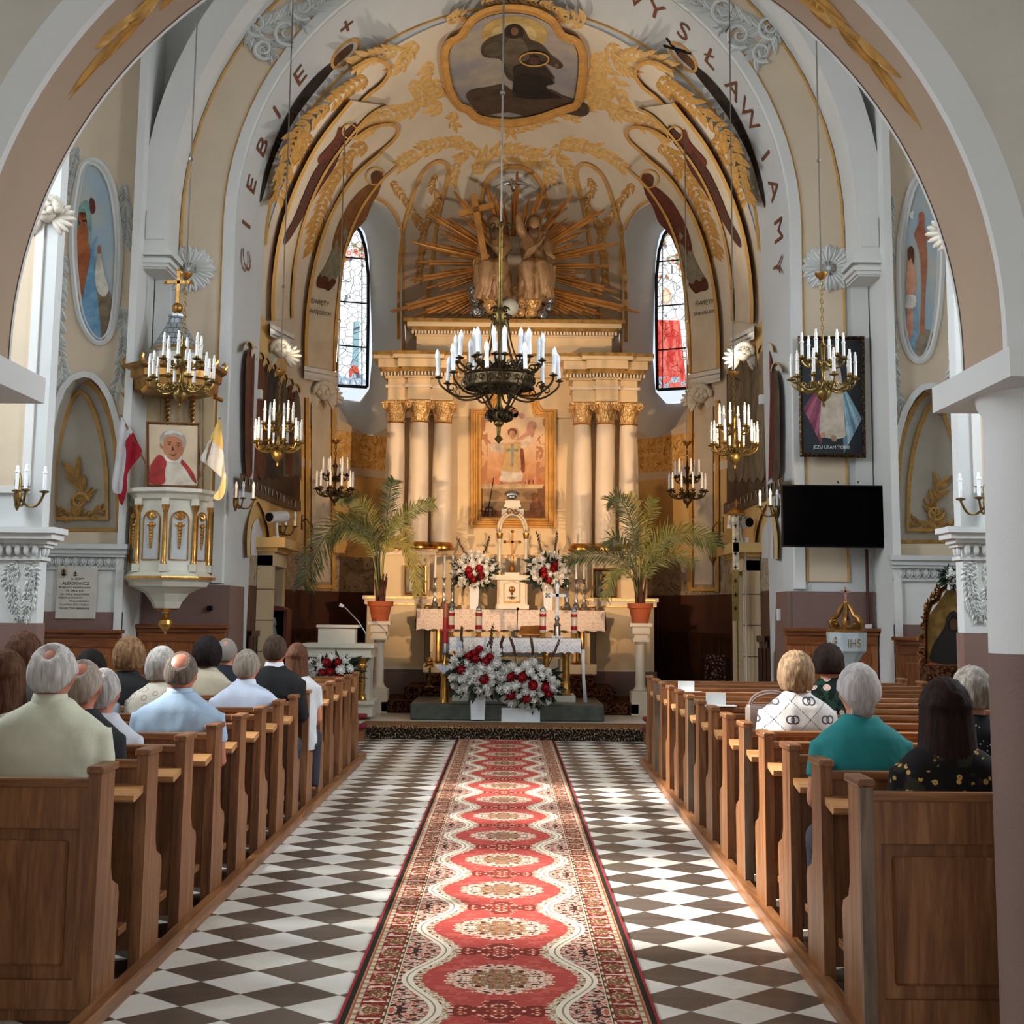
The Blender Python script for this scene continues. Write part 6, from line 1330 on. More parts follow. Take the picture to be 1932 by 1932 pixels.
# little shrine with a white statue
r_ = thing('statue_shrine', 'dark red wooden shrine cabinet at the left of the sanctuary', 'cabinet', tuple(at(518,1250,22.6))); Y = 22.3
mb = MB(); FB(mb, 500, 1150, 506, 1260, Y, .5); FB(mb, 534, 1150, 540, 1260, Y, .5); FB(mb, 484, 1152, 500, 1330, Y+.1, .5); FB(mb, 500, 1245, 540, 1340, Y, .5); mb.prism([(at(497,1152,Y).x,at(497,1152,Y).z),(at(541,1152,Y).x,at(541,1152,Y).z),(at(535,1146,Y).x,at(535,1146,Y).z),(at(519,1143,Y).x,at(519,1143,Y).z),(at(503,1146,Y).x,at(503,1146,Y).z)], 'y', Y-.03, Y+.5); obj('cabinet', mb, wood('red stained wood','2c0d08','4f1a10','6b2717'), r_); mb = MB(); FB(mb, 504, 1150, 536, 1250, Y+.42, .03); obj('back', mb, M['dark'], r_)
r_ = thing('madonna_statue', 'small pale green and white robed statue inside the dark red shrine', 'statue', tuple(at(513,1250,22.5))); b = at(513,1245,22.5); k = 22.5/2817
mb = MB(); mb.lathe((b.x,b.y,b.z), [(.085,0),(.08,.1),(.082,.25),(.07,.38),(.05,.46),(.03,.5)], 20, flute=.12, nf=7); obj('robe', mb, plain('pale green white robe','c4d0c2',.5), r_, smooth=50); mb = MB(); mb.sphere((b.x,b.y,b.z+.53), .042, 12, 8, (1,1,1.2)); obj('head', mb, M['skin'], r_, smooth=True); mb = MB(); mb.lathe((b.x,b.y+.005,b.z+.50), [(.05,0),(.048,.06),(.03,.09),(.035,.12)], 14); obj('veil', mb, M['white'], r_, smooth=True)
# red kneelers at the step, chairs at the right
for sg, px, l in ((-1,684,'left'),(1,1219,'right')):
    r_ = thing('kneeling_cushion', 'dark red padded kneeler at the %s end of the sanctuary step' % l, 'kneeler', tuple(at(px,1385,19.6))); X = at(px,1370,19.7).x
    mb = MB(); mb.bbox(X-.32 if sg<0 else X-.05, X+.06 if sg<0 else X+.35, 19.45, 19.7, .29, .34, .015); mb.bbox(X-.32 if sg<0 else X-.05, X+.06 if sg<0 else X+.35, 19.45, 19.75, .16, .21, .015); obj('cushion', mb, M['leather'], r_)
    mb = MB(); mb.box(X-.30 if sg<0 else X-.03, X+.04 if sg<0 else X+.33, 19.5, 19.7, 0, .16); mb.box(X-.30 if sg<0 else X+.28, X-.24 if sg<0 else X+.33, 19.5, 19.7, .2, .29); obj('frame', mb, M['oak_x'], r_)
def chair(px, y0, w_, Y, label, mat, seatm):
    b = at(px,1300,Y); r_ = thing('chair', label, 'chair', (b.x,Y,.15)); k = w_*Y/2817/2; zt = at(px,y0,Y).z
    mb = MB()
    for sx in (-1,1): mb.box(b.x+sx*k-.03, b.x+sx*k+.03, Y, Y+.05, .15, zt)
    mb.bbox(b.x-k, b.x+k, Y, Y+.04, zt-.5, zt, .02); obj('backrest', mb, mat, r_); mb = MB(); mb.bbox(b.x-k, b.x+k, Y-.45, Y, .55, .63, .02); obj('seat', mb, seatm, r_)
    for sx in (-1,1): mb = MB(); mb.box(b.x+sx*k-.025, b.x+sx*k+.025, Y-.44, Y-.39, .15, .55); obj('leg', mb, mat, r_)
M['redpattern'] = (lambda m: (m.xyz(), m.col(m.ramp(m.vor(m.vec, 22), [(.2,'b9a284'),(.4,'4a1616'),(.8,'2c0c0c')])), m.m)[2])(Mt('patterned cushion cloth', .8))
chair(1350, 1236, 30, 24.3, 'dark chair with a patterned red cushion at the right of the sanctuary', M['redpattern'], M['redpattern']); chair(1388, 1240, 28, 24.4, 'plain dark red chair beside the doorway at the right', M['dkwood_z'], M['leather']); chair(1443, 1222, 14, 20.9, 'dark carved high chair back beside the right chancel pier', M['dkwood_z'], M['dkwood_z'])
# ---------------------------------------------------------------- chandeliers
def arm_mesh(Rr, drop, r=.011, fancy=True):
    mb = MB(); P = spline([(.03,0,.0),(Rr*.35,0,-drop*.9),(Rr*.7,0,-drop),(Rr*.95,0,-drop*.35),(Rr,0,.02)], 4, False); mb.tube(P, r, 6)
    if fancy:
        n = 9
        for cx, cz, q, s in ((Rr*.45,-drop*.35,Rr*.11,1),(Rr*.78,-drop*.45,Rr*.09,-1)): mb.tube([(cx+s*q*(1-.1*t)*cos(t*.85), 0, cz+q*(1-.1*t)*sin(t*.85)) for t in range(n)], r*.7, 5)
    mb.lathe((Rr,0,.02), [(.012,0),(.045,.012),(.052,.022),(.02,.026),(.022,.05)], 10); return mesh_of(mb, M['brass'], 40)
def candle_mesh(h, bulb, r=.016):
    mb = MB()
    if bulb:
        mb.lathe((0,0,.06), [(r,0),(r,h*.62),(r*1.15,h*.64),(r*1.3,h*.74),(r*.9,h*.9),(r*.15,h)], 10); return mesh_of(mb, [M['bulb']], 40)
    mb.lathe((0,0,.06), [(r,0),(r,h*.55),(r*1.35,h*.56),(r*1.35,h*.60),(r*.9,h*.61),(r*.9,h*.85),(r*.6,h*.88),(r*.6,h),(0,h)], 10); return mesh_of(mb, [M['candle']], 40)
def link(name, me, parent, loc=(0,0,0), rz=0):
    o = bpy.data.objects.new(name, me); COL.objects.link(o); o.parent = parent; o.location = loc; o.rotation_euler = (0,0,rz); return o
def chandelier(label, px, yball, Y, Rr, tiers, ch, mat, bulb, ycup, ytop, ball=.075, beads=()):
    c = at(px, yball, Y); k = Y/2817; root = thing('chandelier', label, 'chandelier', tuple(c)); lo = MB()
    zt = max(z for z, _, _, _ in tiers)+.30
    lo.lathe((0,0,0), [(.0,-ball*1.9),(.012,-ball*1.8),(.02,-ball*1.4),(.012,-ball*1.2),(ball*.5,-ball*.87),(ball*.87,-ball*.5),(ball,0),(ball*.87,ball*.5),(ball*.5,ball*.87),(.02,ball*1.1),(.035,ball*1.7),(.018,ball*2.2),(.03,zt*.45),(.05,zt*.5),(.02,zt*.56),(.028,zt*.75),(.045,zt*.8),(.015,zt*.86),(.01,zt)], 14)
    obj('stem_and_ball', lo, M[mat], root, smooth=40, fix=False)
    for (z, r_, n, ph) in tiers:
        am = arm_mesh(r_, .085*r_/.33, .010 if Rr < .5 else .012); am.materials[0] = M[mat]; cm = candle_mesh(ch, bulb, .017 if Rr < .5 else .022)
        for i in range(n):
            a = 2*PI*(i+ph)/n; A = link('arm', am, root, (0,0,z), a); link('candle', cm, A, (r_,0,0.01))
    mb = MB(); z0 = zt; d = at(px, ycup, Y).z-c.z; n = max(3, int((d-z0)/.045))
    for i in range(n):
        zz = z0+(d-z0)*(i+.5)/n; rot = i % 2; pts = [((.016*cos(t*PI/3) if rot else 0), (0 if rot else .016*cos(t*PI/3)), zz+.028*sin(t*PI/3)) for t in range(7)]; mb.tube(pts, .005, 4, cap=False)
    obj('chain', mb, M[mat], root, fix=False)
    mb = MB(); mb.lathe((0,0,d), [(.0,-.03),(.012,-.03),(.035,-.015),(.065,.02),(.07,.045),(.0,.045)], 14); obj('cup', mb, M['goldd'], root, smooth=40, fix=False)
    top = at(px, ytop, Y).z-c.z if ytop is not None else 11.7-c.z
    mb = MB(); mb.tube([(0,0,d+.04),(0,0,top)], .009, 5)
    for by in beads: mb.sphere((0,0,at(px,by,Y).z-c.z), .024, 8, 6)
    obj('cord', mb, M['rope'], root, fix=False); return root
chandelier('brass candle chandelier hanging in front of the pulpit', 341, 745, 15.5, .33, [(.11,.33,10,.2),(.33,.20,6,.5)], .25, 'brass', False, 523, None, .078, (300,))
chandelier('brass candle chandelier hanging in front of the framed painting on the right', 1554, 742, 15.5, .33, [(.11,.33,10,.7),(.33,.22,6,0)], .25, 'brass', False, 523, None, .078, (303,))
chandelier('brass candle chandelier hanging before the dark mural at the left', 524, 857, 18.9, .29, [(.11,.29,10,.1),(.34,.18,6,.3)], .27, 'brass', False, 706, None, .085, (80,307,540))
chandelier('brass candle chandelier hanging before the figure mural at the right', 1386, 862, 18.9, .29, [(.11,.29,10,.6),(.34,.19,6,.1)], .27, 'brass', False, 708, None, .085, (80,310,543))
chandelier('small dark chandelier hanging above the left palm', 631, 939, 22.4, .27, [(.09,.27,10,.3),(.30,.18,6,.2)], .24, 'bronze', False, 835, 150, .07, (290,605,765))
chandelier('small dark chandelier hanging above the right palm', 1297, 943, 22.4, .27, [(.09,.27,10,.8),(.30,.18,6,.7)], .24, 'bronze', False, 838, 155, .07, (292,605,768))
# the great chandelier
Yc = 17.0; c = at(942,722,Yc); root = thing('great_chandelier', 'large dark bronze chandelier with two tiers of white candles hanging over the aisle', 'chandelier', tuple(c))
Zc = lambda py: at(941,py,Yc).z-c.z
mb = MB(); mb.lathe((0,0,0), [(.0,Zc(838)),(.02,Zc(834)),(.05,Zc(828)),(.02,Zc(822)),(.025,Zc(806)),(.06,Zc(800)),(.05,Zc(790)),(.09,Zc(780)),(.05,Zc(770)),(.025,Zc(760)),(.025,Zc(620)),(.06,Zc(612)),(.09,Zc(600)),(.07,Zc(590)),(.03,Zc(580)),(.024,Zc(430)),(.05,Zc(424)),(.012,Zc(418))], 16); obj('stem', mb, M['brass'], root, smooth=40, fix=False)
mb = MB(); r0 = .39; zz = Zc(720); mb.lathe((0,0,zz), [(r0,-.09),(r0+.02,-.08),(r0,-.06),(r0,.06),(r0+.02,.08),(r0,.09)], 48, cap=False); mb.lathe((0,0,zz), [(r0-.015,-.09),(r0-.015,.09)], 48, cap=False)
for i in range(24):
    a = 2*PI*i/24; C_ = Vector((r0*cos(a), r0*sin(a), zz)); t = Vector((-sin(a),cos(a),0)); mb.tube([C_+Vector((cos(a)*.02,sin(a)*.02,0))+t*.035*(1-.09*j)*cos(j*.8)+Vector((0,0,.045*(1-.09*j)*sin(j*.8))) for j in range(9)], .009, 4)
obj('ring', mb, M['bronze'], root, smooth=40, fix=False)
mb = MB()
for i in range(8):
    a = 2*PI*i/8; ca, sa = cos(a), sin(a)
    for P in (spline([(.06,Zc(780)),(.14,Zc(765)),(.22,Zc(745)),(r0,Zc(728))], 4, False), spline([(r0,Zc(712)),(.24,Zc(690)),(.14,Zc(650)),(.09,Zc(605))], 4, False)): mb.tube([(p[0]*ca, p[0]*sa, p[1]) for p in P], .010, 5)
    for q in range(4):
        x = .12+.02*q; mb.tube([((.09+.07*(1-.09*t)*cos(t*.8+q))*ca-.03*q*sa, (.09+.07*(1-.09*t)*cos(t*.8+q))*sa+.03*q*ca, Zc(785)+.07*(1-.09*t)*sin(t*.8+q)) for t in range(8)], .012, 4)
    for zq, rq in ((Zc(600),.10),(Zc(430),.12),(Zc(585),.07)): mb.tube([((rq+.04*(1-.1*t)*cos(t*.8))*ca, (rq+.04*(1-.1*t)*cos(t*.8))*sa, zq+.045*(1-.1*t)*sin(t*.8)) for t in range(8)], .010, 4)
obj('scrollwork', mb, M['bronze'], root, smooth=40, fix=False)
cm = candle_mesh(.31, True, .024)
for (n, rr, z, drop, ph) in ((10,.70,Zc(722),.17,.2),(10,.50,Zc(688),.10,.7),(6,.30,Zc(682),.06,.35)):
    am = arm_mesh(rr, drop, .013); am.materials[0] = M['bronze']
    for i in range(n): a = 2*PI*(i+ph)/n; A = link('arm', am, root, (0,0,z), a); k = link('candle', cm, A, (rr,0,0)); k.rotation_euler = (R(rnd.uniform(-4,4)), R(rnd.uniform(-4,4)), 0)
mb = MB(); mb.tube([(0,0,Zc(420)),(0,0,11.7-c.z)], .013, 6); mb.sphere((0,0,Zc(175)), .034, 8, 6); obj('cord', mb, M['rope'], root, fix=False)
# ---------------------------------------------------------------- wall sconces
def sconce(px, py, Y, dirx, label, bulb=True, wall=None):
    c = at(px, py, Y); root = thing('wall_sconce', label, 'wall lamp', tuple(c)); mb = MB()
    mb.lathe(tuple(c-Vector((0,0,.14))), [(.0,-.04),(.015,-.02),(.03,.03),(.04,.10),(.03,.16),(.035,.22),(.012,.3),(.0,.32)], 10); obj('back_plate', mb, M['brass'], root, smooth=40)
    for dx, dy in ((dirx*.24,-.04),(dirx*.13,-.2),(dirx*.02,-.1)):
        e = c+Vector((dx,dy,-.03)); mb = MB(); mb.tube(spline([tuple(c-Vector((0,0,.04))),tuple(c+Vector((dx*.35,dy*.35,-.13))),tuple(c+Vector((dx*.75,dy*.75,-.13))),tuple(e)], 5, False), .011, 6); mb.lathe(tuple(e), [(.01,0),(.04,.012),(.045,.02),(.018,.03)], 10); a = obj('arm', mb, M['brass'], root, smooth=40)
        mb = MB(); mb.lathe(tuple(e+Vector((0,0,.03))), [(.017,0),(.017,.13),(.02,.135),(.022,.16),(.012,.20),(.0,.22)] if bulb else [(.016,0),(.016,.14),(.021,.145),(.021,.16),(.013,.165),(.013,.2),(0,.21)], 10); obj('candle', mb, M['bulb'], a, smooth=40)
sconce(445, 940, 19.95, 1, 'brass wall sconce with flame bulbs on the left chancel pier'); sconce(1467, 955, 19.95, -1, 'brass wall sconce with flame bulbs just left of the black screen')
sconce(527, 992, 22.6, 1, 'small brass wall sconce inside the sanctuary, left'); sconce(34, 925, 12.9, 1, 'brass wall sconce with candle sleeves on the near left pier', False); sconce(1862, 940, 12.9, -1, 'brass wall sconce with candle sleeves on the near right pier', False)
def hlamp(f, nm):
    a, b = at(*f((570,985)), 24.0), at(*f((585,988)), 24.0); e = at(*f((588,1050)), 24.0); root = thing('sanctuary_lamp', 'hanging vigil lamp on a scrolled bracket at the %s of the sanctuary' % nm, 'lamp', tuple(a))
    mb = MB(); mb.tube(spline([tuple(a),tuple((a+b)/2+Vector((0,0,.06))),tuple(b),(e.x,e.y,b.z-.02)], 5, False), .012, 5); mb.tube([a+Vector((0,0,.12)), a-Vector((0,0,.12))], .02, 6); obj('bracket', mb, M['brass'], root)
    mb = MB()
    for q in range(3): t = q*2*PI/3; mb.tube([(e.x,e.y,b.z-.02),(e.x+.06*cos(t),e.y+.06*sin(t),e.z+.06)], .004, 4)
    obj('chain', mb, M['brass'], root); mb = MB(); mb.lathe(tuple(e), [(0,-.10),(.015,-.06),(.04,-.03),(.065,.03),(.05,.06),(.03,.07)], 12); obj('bowl', mb, M['goldd'], root, smooth=40)
    mb = MB(); mb.lathe(tuple(e+Vector((0,0,.06))), [(.03,0),(.035,.05),(.02,.09)], 10); obj('glass', mb, M['redglass'], root, smooth=40)
hlamp(lambda p: p, 'left'); hlamp(mir, 'right')
# procession banner
p0 = at(1389,965,21.9); root = thing('procession_banner', 'narrow white and gold banner with small crosses hanging from a gilt canopy top', 'banner', (p0.x,21.9,.15)); k = 21.9/2817
mb = MB(); S = SY(21.85); 
for y0, y1, c_ in ((975,1075,0),(1075,1172,1)): mb = MB(); FB(mb, 1382, y0, 1394, y1, 21.8, .012); obj('cloth', mb, plain('banner cloth %d' % c_, 'e6dcc4' if not c_ else '8f7a3c', .6, var=.1, sc=20), root)
mb = MB(); 
for j in range(7): FB(mb, 1387, 992+26*j-4, 1388.6, 992+26*j+4, 21.79, .01); FB(mb, 1384.5, 992+26*j-.8, 1391, 992+26*j+.8, 21.79, .01)
obj('cross_mark', mb, M['dark'], root); mb = MB(); mb.lathe((p0.x,21.9,at(1389,972,21.9).z), [(.13,0),(.14,.02),(.12,.05),(.07,.09),(.02,.11)], 16); mb.tube([(p0.x,21.9,p0.z+.05),(p0.x,21.9,p0.z+.18)], .012, 5); mb.tube([(p0.x-.05,21.9,p0.z+.13),(p0.x+.05,21.9,p0.z+.13)], .010, 5); obj('top', mb, M['gold'], root, smooth=40)
mb = MB(); 
for s in (-1,1): mb.tube([(p0.x+s*.10,21.9,p0.z-.05),(p0.x+s*.11,21.9,p0.z-.25)], [.02,.035], 6)
obj('tassel', mb, M['niche'], root); mb = MB(); mb.tube([(p0.x,21.93,.15),(p0.x,21.93,p0.z)], .014, 6); obj('pole', mb, M['brass'], root)
p = at(1410,1020,21.7); mb = MB(); mb.tube([(p.x,21.9,.16),(p.x,21.9,at(1409,1017,21.9).z)], .013, 6); FB(mb, 1406.5, 1014, 1412.5, 1026, 21.87, .04); solo('pole_with_box', mb, M['white'], 'slim pale pole with a small white box beside the right doorway', 'pole')
# ---------------------------------------------------------------- wainscots, small wall things
def wains(x0, x1, Y, z1, label, n):
    root = thing('wainscot', label, 'wainscot', ((x0+x1)/2, Y, 0)); a, b = min(x0,x1), max(x0,x1)
    mb = MB(); mb.box(a, b, Y-.10, Y, 0, z1-.08); W_ = (b-a)/n
    for k in range(n): mb.bbox(a+W_*k+.09, a+W_*(k+1)-.09, Y-.115, Y-.09, .2, z1-.30, .008)
    obj('panelling', mb, M['panel_z'], root); mb = MB(); mb.bbox(a-.02, b+.02, Y-.15, Y, z1-.08, z1-.03, .008); mb.bbox(a-.05, b+.05, Y-.19, Y, z1-.03, z1+.015, .008); mb.box(a, b, Y-.12, Y-.1, z1-.2, z1-.08); obj('rail', mb, M['panel_x'], root)
wains(-4.86, -3.72, 19.96, at(350,1181,19.8).z, 'orange brown oak wainscot below the pulpit', 3); wains(3.66, 4.85, 19.96, at(1550,1187,19.8).z, 'brown oak wainscot behind the font', 3)
wains(-6.4, -4.88, 19.06, at(160,1190,18.9).z, 'orange brown oak wainscot under the marble plaque', 4); wains(4.88, 6.4, 19.06, at(1700,1204,18.9).z, 'dark oak wainscot behind the gilt framed icon', 4)
# marble plaque
root = thing('memorial_plaque', 'pale marble memorial plaque with carved lettering and an oval portrait photo', 'plaque', tuple(at(142,1117,19.0)))
mb = MB(); A, B = at(106,1067,19), at(177,1168,19); mb.bbox(A.x, B.x, 19.05, 19.1, B.z, A.z, .008); obj('slab', mb, M['marble_lt'], root)
lines = [('ks. ADAM',1092,4.6,146),('ALEKSIEWICZ',1101,6.2,143),('PROBOSZCZ PARAFII KUNICE',1108.5,3.4,141),('UR. 1894 w. JEŻE',1115,3.4,141),('ZM. 1958 w. BIAŁACZEWIE',1121.5,3.4,141),('KIEROWAŁ BUDOWĄ',1128,3.4,133),('TEGO KOŚCIOŁA',1134.5,3.4,149),('W LATACH 1925-1930 R.I.P.',1141,3.4,140),('WDZIĘCZNI PARAFIANIE',1148,3.8,140)]
for s_, py, sz, px in lines:
    k = 19/2817; m_ = text_mb(s_, sz*k*1.35); wd_ = max(v[0] for v in m_.v)-min(v[0] for v in m_.v); lim = 60*k; f_ = min(1, lim/wd_); c = at(px, py, 19.045); m_.v = [(c.x+v[0]*f_, 19.046, c.z+v[1]) for v in m_.v]; obj('inscription', m_, M['dark'], root)
mb = MB(); FB(mb, 141.3, 1078, 142.5, 1087, 19.04, .008); FB(mb, 139, 1080.5, 145, 1081.7, 19.04, .008); FB(mb, 138, 1085, 146, 1086, 19.04, .008); obj('cross_mark', mb, M['dark'], root)
mb = MB(); S = SY(19.04); decal(mb, ell(120,1080,7,9,24), S, .0, None, thick=.012); obj('photo_frame', mb, M['niche'], root); mb = MB(); decal(mb, ell(120,1080,5.6,7.6,24), S, .014); obj('photo', mb, plain('sepia photo','9a7a5c',.4), root); mb = MB(); decal(mb, ell(120,1078,2.4,3,14), S, .017); decal(mb, [(115.5,1085),(117,1082),(120,1081),(123,1082),(125,1085),(120,1087)], S, .017); obj('photo_figure', mb, M['dark'], root)
# television, painting, pipe, sockets
root = thing('television', 'large switched off black television on the right chancel pier', 'television', tuple(at(1580,972,19.7)))
A, B = at(1474,914,19.5), at(1684,1034,19.5); mb = MB(); mb.bbox(A.x, B.x, 19.5, 19.56, B.z, A.z, .01); obj('casing', mb, M['black'], root); mb = MB(); mb.box(A.x+.015, B.x-.015, 19.495, 19.5, B.z+.02, A.z-.015); obj('screen', mb, M['screen'], root)
mb = MB(); mb.box((A.x+B.x)/2-.2,(A.x+B.x)/2+.2,19.56,19.98,(A.z+B.z)/2-.15,(A.z+B.z)/2+.15); obj('wall_mount', mb, M['black'], root)
mb = MB(); 
for px in (1583,1619): mb.tube([at(px,912,19.6), at(px-(3 if px==1583 else 0),908,19.6)], .008, 4)
obj('antenna', mb, M['black'], root)
root = thing('framed_painting', 'tall framed painting of a white robed figure with red and blue beams of light', 'painting', tuple(at(1570,750,19.85)))
S = SY(19.87); mb = MB(); o = [(1505,634),(1631,634),(1634,864),(1509,862)]; cx, cy = 1569.5, 749
rr = [[S(cx+(p[0]-cx)*kx, cy+(p[1]-cy)*ky, h) for p in o]+[S(cx+(o[0][0]-cx)*kx, cy+(o[0][1]-cy)*ky, h)] for kx, ky, h in ((1,1,0),(1,1,.06),(.94,.965,.08),(.9,.945,.05),(.88,.935,.03))]
for a, b in zip(rr, rr[1:]): mb.ribbon(a, b)
m_ = Mt('carved dark gilt frame', .4, .6); m_.xyz(); m_.col(m_.ramp(m_.vor(m_.vec, 34), [(.2,'8a6a3a'),(.5,'3b2a18'),(.8,'1c130c')])); obj('frame', mb, m_.m, root)
def dp(nm, px, c, l, c2=None, sc=4, sm=3): mb = MB(); decal(mb, spline(px, sm) if sm else px, S, l); return obj(nm, mb, plain('robed figure painting '+nm+c, c, .5, var=.12, sc=sc, c2=c2), root)
dp('canvas', [(1512,642),(1624,642),(1627,856),(1516,855)], '13202a', .032, '0b0f14', 2, 0)

for k in range(6):
    a, b = 1513+k*5.5, 770+k*11; dp('red_beam', [(1557+k*.6,712),(1559+k*.6,714),(a+9,b+14),(a+2,b)], ['7c3550','a85a72','8a3f58'][k % 3], .033+.0008*k, None, 6, 0)
    a, b = 1628-k*5.2, 790+k*10; dp('blue_beam', [(1581+k*.6,714),(1583+k*.6,712),(a-2,b),(a-10,b+16)], ['7fa3b2','a3c0ca','5f8496'][k % 3], .033+.0008*k, None, 6, 0)

dp('robe', [(1556,690),(1570,684),(1584,690),(1590,740),(1594,800),(1596,822),(1580,828),(1560,826),(1546,818),(1549,770),(1552,720)], 'a89a88', .040, 'c7baa6', 6)
dp('hair', ell(1570,667,12,17,18), '5a4128', .038); dp('face', ell(1570,668,7,10,16), 'a5795a', .043); dp('feet', [(1548,818),(1556,816),(1557,824),(1549,826)], 'b98a6c', .043); dp('feet', [(1568,822),(1577,822),(1578,832),(1570,832)], 'b98a6c', .043)
t_ = text_mb('JEZU UFAM TOBIE', 1); w_ = max(v[0] for v in t_.v)-min(v[0] for v in t_.v); k = 70*19.87/2817/w_; c = at(1569,844,19.82); t_.v = [(c.x+v[0]*k, c.y, c.z+v[1]*k) for v in t_.v]; obj('lettering', t_, M['white'], root)
mb = MB(); a = at(1636,1036,19.9); mb.tube([(a.x,19.93,a.z),(a.x,19.93,1.5)], .022, 8); solo('pipe', mb, plain('dark red pipe paint','4a2218',.5), 'dark red vertical pipe on the wall below the television', 'pipe')
for px, py, w2, l in ((1640,1184,6,'white wall socket box above the wainscot behind the font'),): mb = MB(); FB(mb, px-w2, py-6, px+w2, py+6, 19.9, .06, .008); solo('socket', mb, M['white'], l, 'socket')
mb = MB(); FB(mb, 390, 1143, 400, 1152, 19.9, .06, .008); solo('socket', mb, M['black'], 'small black wall box on the mauve dado right of the pulpit', 'socket')
mb = MB(); p = at(1451,1160,20.6); mb.bbox(3.74,3.66,20.5,20.6,p.z-.08,p.z+.08,.01); solo('intercom', mb, M['white'], 'white intercom handset on the right pier', 'intercom')
# stucco rosettes and scrolls on the arch wall
S = SY(19.98)
for cx, cy, nm, cr_ in ((355,508,'left',0),(1563,506,'right',1)):
    mb = MB(); root = thing('stucco_rosette', 'white leafy stucco rosette on the beige wall, %s of the chancel arch' % nm, 'rosette', tuple(at(cx,cy,19.97)))
    for q in range(4):
        a = q*PI/2; L = 50 if q % 2 == 0 else 42
        for j in (-3,-2,2,3,-1,1,0): leaf(mb, cx+cos(a)*L*.30+cos(a+PI/2)*j*4, cy+sin(a)*L*.30+sin(a+PI/2)*j*4, a+j*.24, L*(.80-.07*abs(j)), 24, S, .05+.012*(3-abs(j)), j*.10)
    for q in range(4):
        a = PI/4+q*PI/2
        for j in (-1,0,1): leaf(mb, cx+cos(a)*12, cy+sin(a)*12, a+j*.3, 34, 15, S, .04)
    obj('leaves', mb, M['wleaf'], root, smooth=50); mb = MB()
    for j in range(10): leaf(mb, cx, cy, j*PI/5, 14, 6, S, .07)
    mb.sphere(at(cx,cy,19.95), .05, 10, 6, (1,.6,1)); obj('boss', mb, M['wleaf'], root, smooth=50)
for f, nm in ((lambda p: p, 'left'), (lambda p: (1935-p[0], p[1]+6), 'right')):
    mb = MB()
    for P, w_ in (([(470,40),(480,70),(500,90),(512,105)],26),([(480,55),(510,45),(540,30),(565,25),(600,10),(630,-10)],30),([(505,75),(530,80),(548,78)],20),([(560,30),(572,45),(578,50)],16)): foliage(mb, [f(q) for q in P], w_, S, .05, .24)
    for cx, cy, r in ((483,45,24),(497,92,20),(540,60,26),(570,12,26)): c = f((cx,cy)); swirl(mb, c[0], c[1], r, 1.6, 1.0, 1, S, .06, 5)
    struct('trim_stucco_scroll_'+nm, mb, M['wleaf'], smooth=50)
# pier capitals with angel heads (near piers)
for sx in (-1,1):
    c = at(90, 395, 12.95) if sx < 0 else at(1800, 425, 12.95); root = thing('angel_capital', 'white stucco angel head capital on the near %s pier' % ('left' if sx < 0 else 'right'), 'capital', tuple(c)); angel(root, tuple(c), .14, 'niche')
# ---------------------------------------------------------------- pulpit
Yp = 19.3; k = Yp/2817; cx, = (at(320,1000,Yp).x,); zp = lambda y_: at(320,y_,Yp).z
root = thing('pulpit', 'octagonal white and gold pulpit bracketed to the left chancel pier', 'pulpit', (cx,Yp,zp(1197)))
def octo(mb, prof, cx, cy, a0=6, cap=True):
    rs = [[(cx+r*sin(R(a0+45*j)), cy-r*cos(R(a0+45*j)), z) for j in range(8)] for r, z in prof]; return mb.loft(rs, cap=cap)
mb = MB(); octo(mb, [(.11,zp(1153)),(.16,zp(1148)),(.20,zp(1135)),(.28,zp(1120)),(.42,zp(1110)),(.50,zp(1107)),(.53,zp(1098)),(.60,zp(1093)),(.60,zp(1089)),(.54,zp(1084)),(.50,zp(1078)),(.485,zp(1060)),(.485,zp(948)),(.53,zp(945)),(.55,zp(937)),(.61,zp(933)),(.61,zp(927)),(.55,zp(925))], cx, Yp); obj('body', mb, M['whitewd'], root)
mb = MB(); octo(mb, [(.605,zp(1094)),(.61,zp(1091)),(.605,zp(1088.5))], cx, Yp, cap=False); mb.lathe((cx,Yp,0), [(.0,zp(1198)),(.02,zp(1195)),(.02,zp(1192)),(.06,zp(1186)),(.10,zp(1178)),(.09,zp(1170)),(.04,zp(1165)),(.03,zp(1161)),(.06,zp(1157)),(.06,zp(1154)),(.12,zp(1152)),(.17,zp(1148))], 14); obj('gilt_finial', mb, M['gold'], root, smooth=40)
for j in range(8):
    a = R(6+45*j)
    if cos(a) < -.2: continue
    x, y = cx+.50*sin(a), Yp-.50*cos(a); mb = MB(); z0, z1 = zp(1066), zp(957); H = z1-z0
    mb.lathe((x,y,z0), [(.04,0),(.042,.02),(.03,.04),(.032,H*.4),(.026,H*.86),(.036,H*.9),(.05,H*.97),(.055,H)], 12); col = obj('column', mb, M['gold'], root, smooth=40)
    mb = MB(); mb.box(x-.045,x+.045,y-.045,y+.045,zp(957),zp(945)); mb.box(x-.045,x+.045,y-.045,y+.045,zp(1080),zp(1066)); obj('block', mb, M['whitewd'], col)
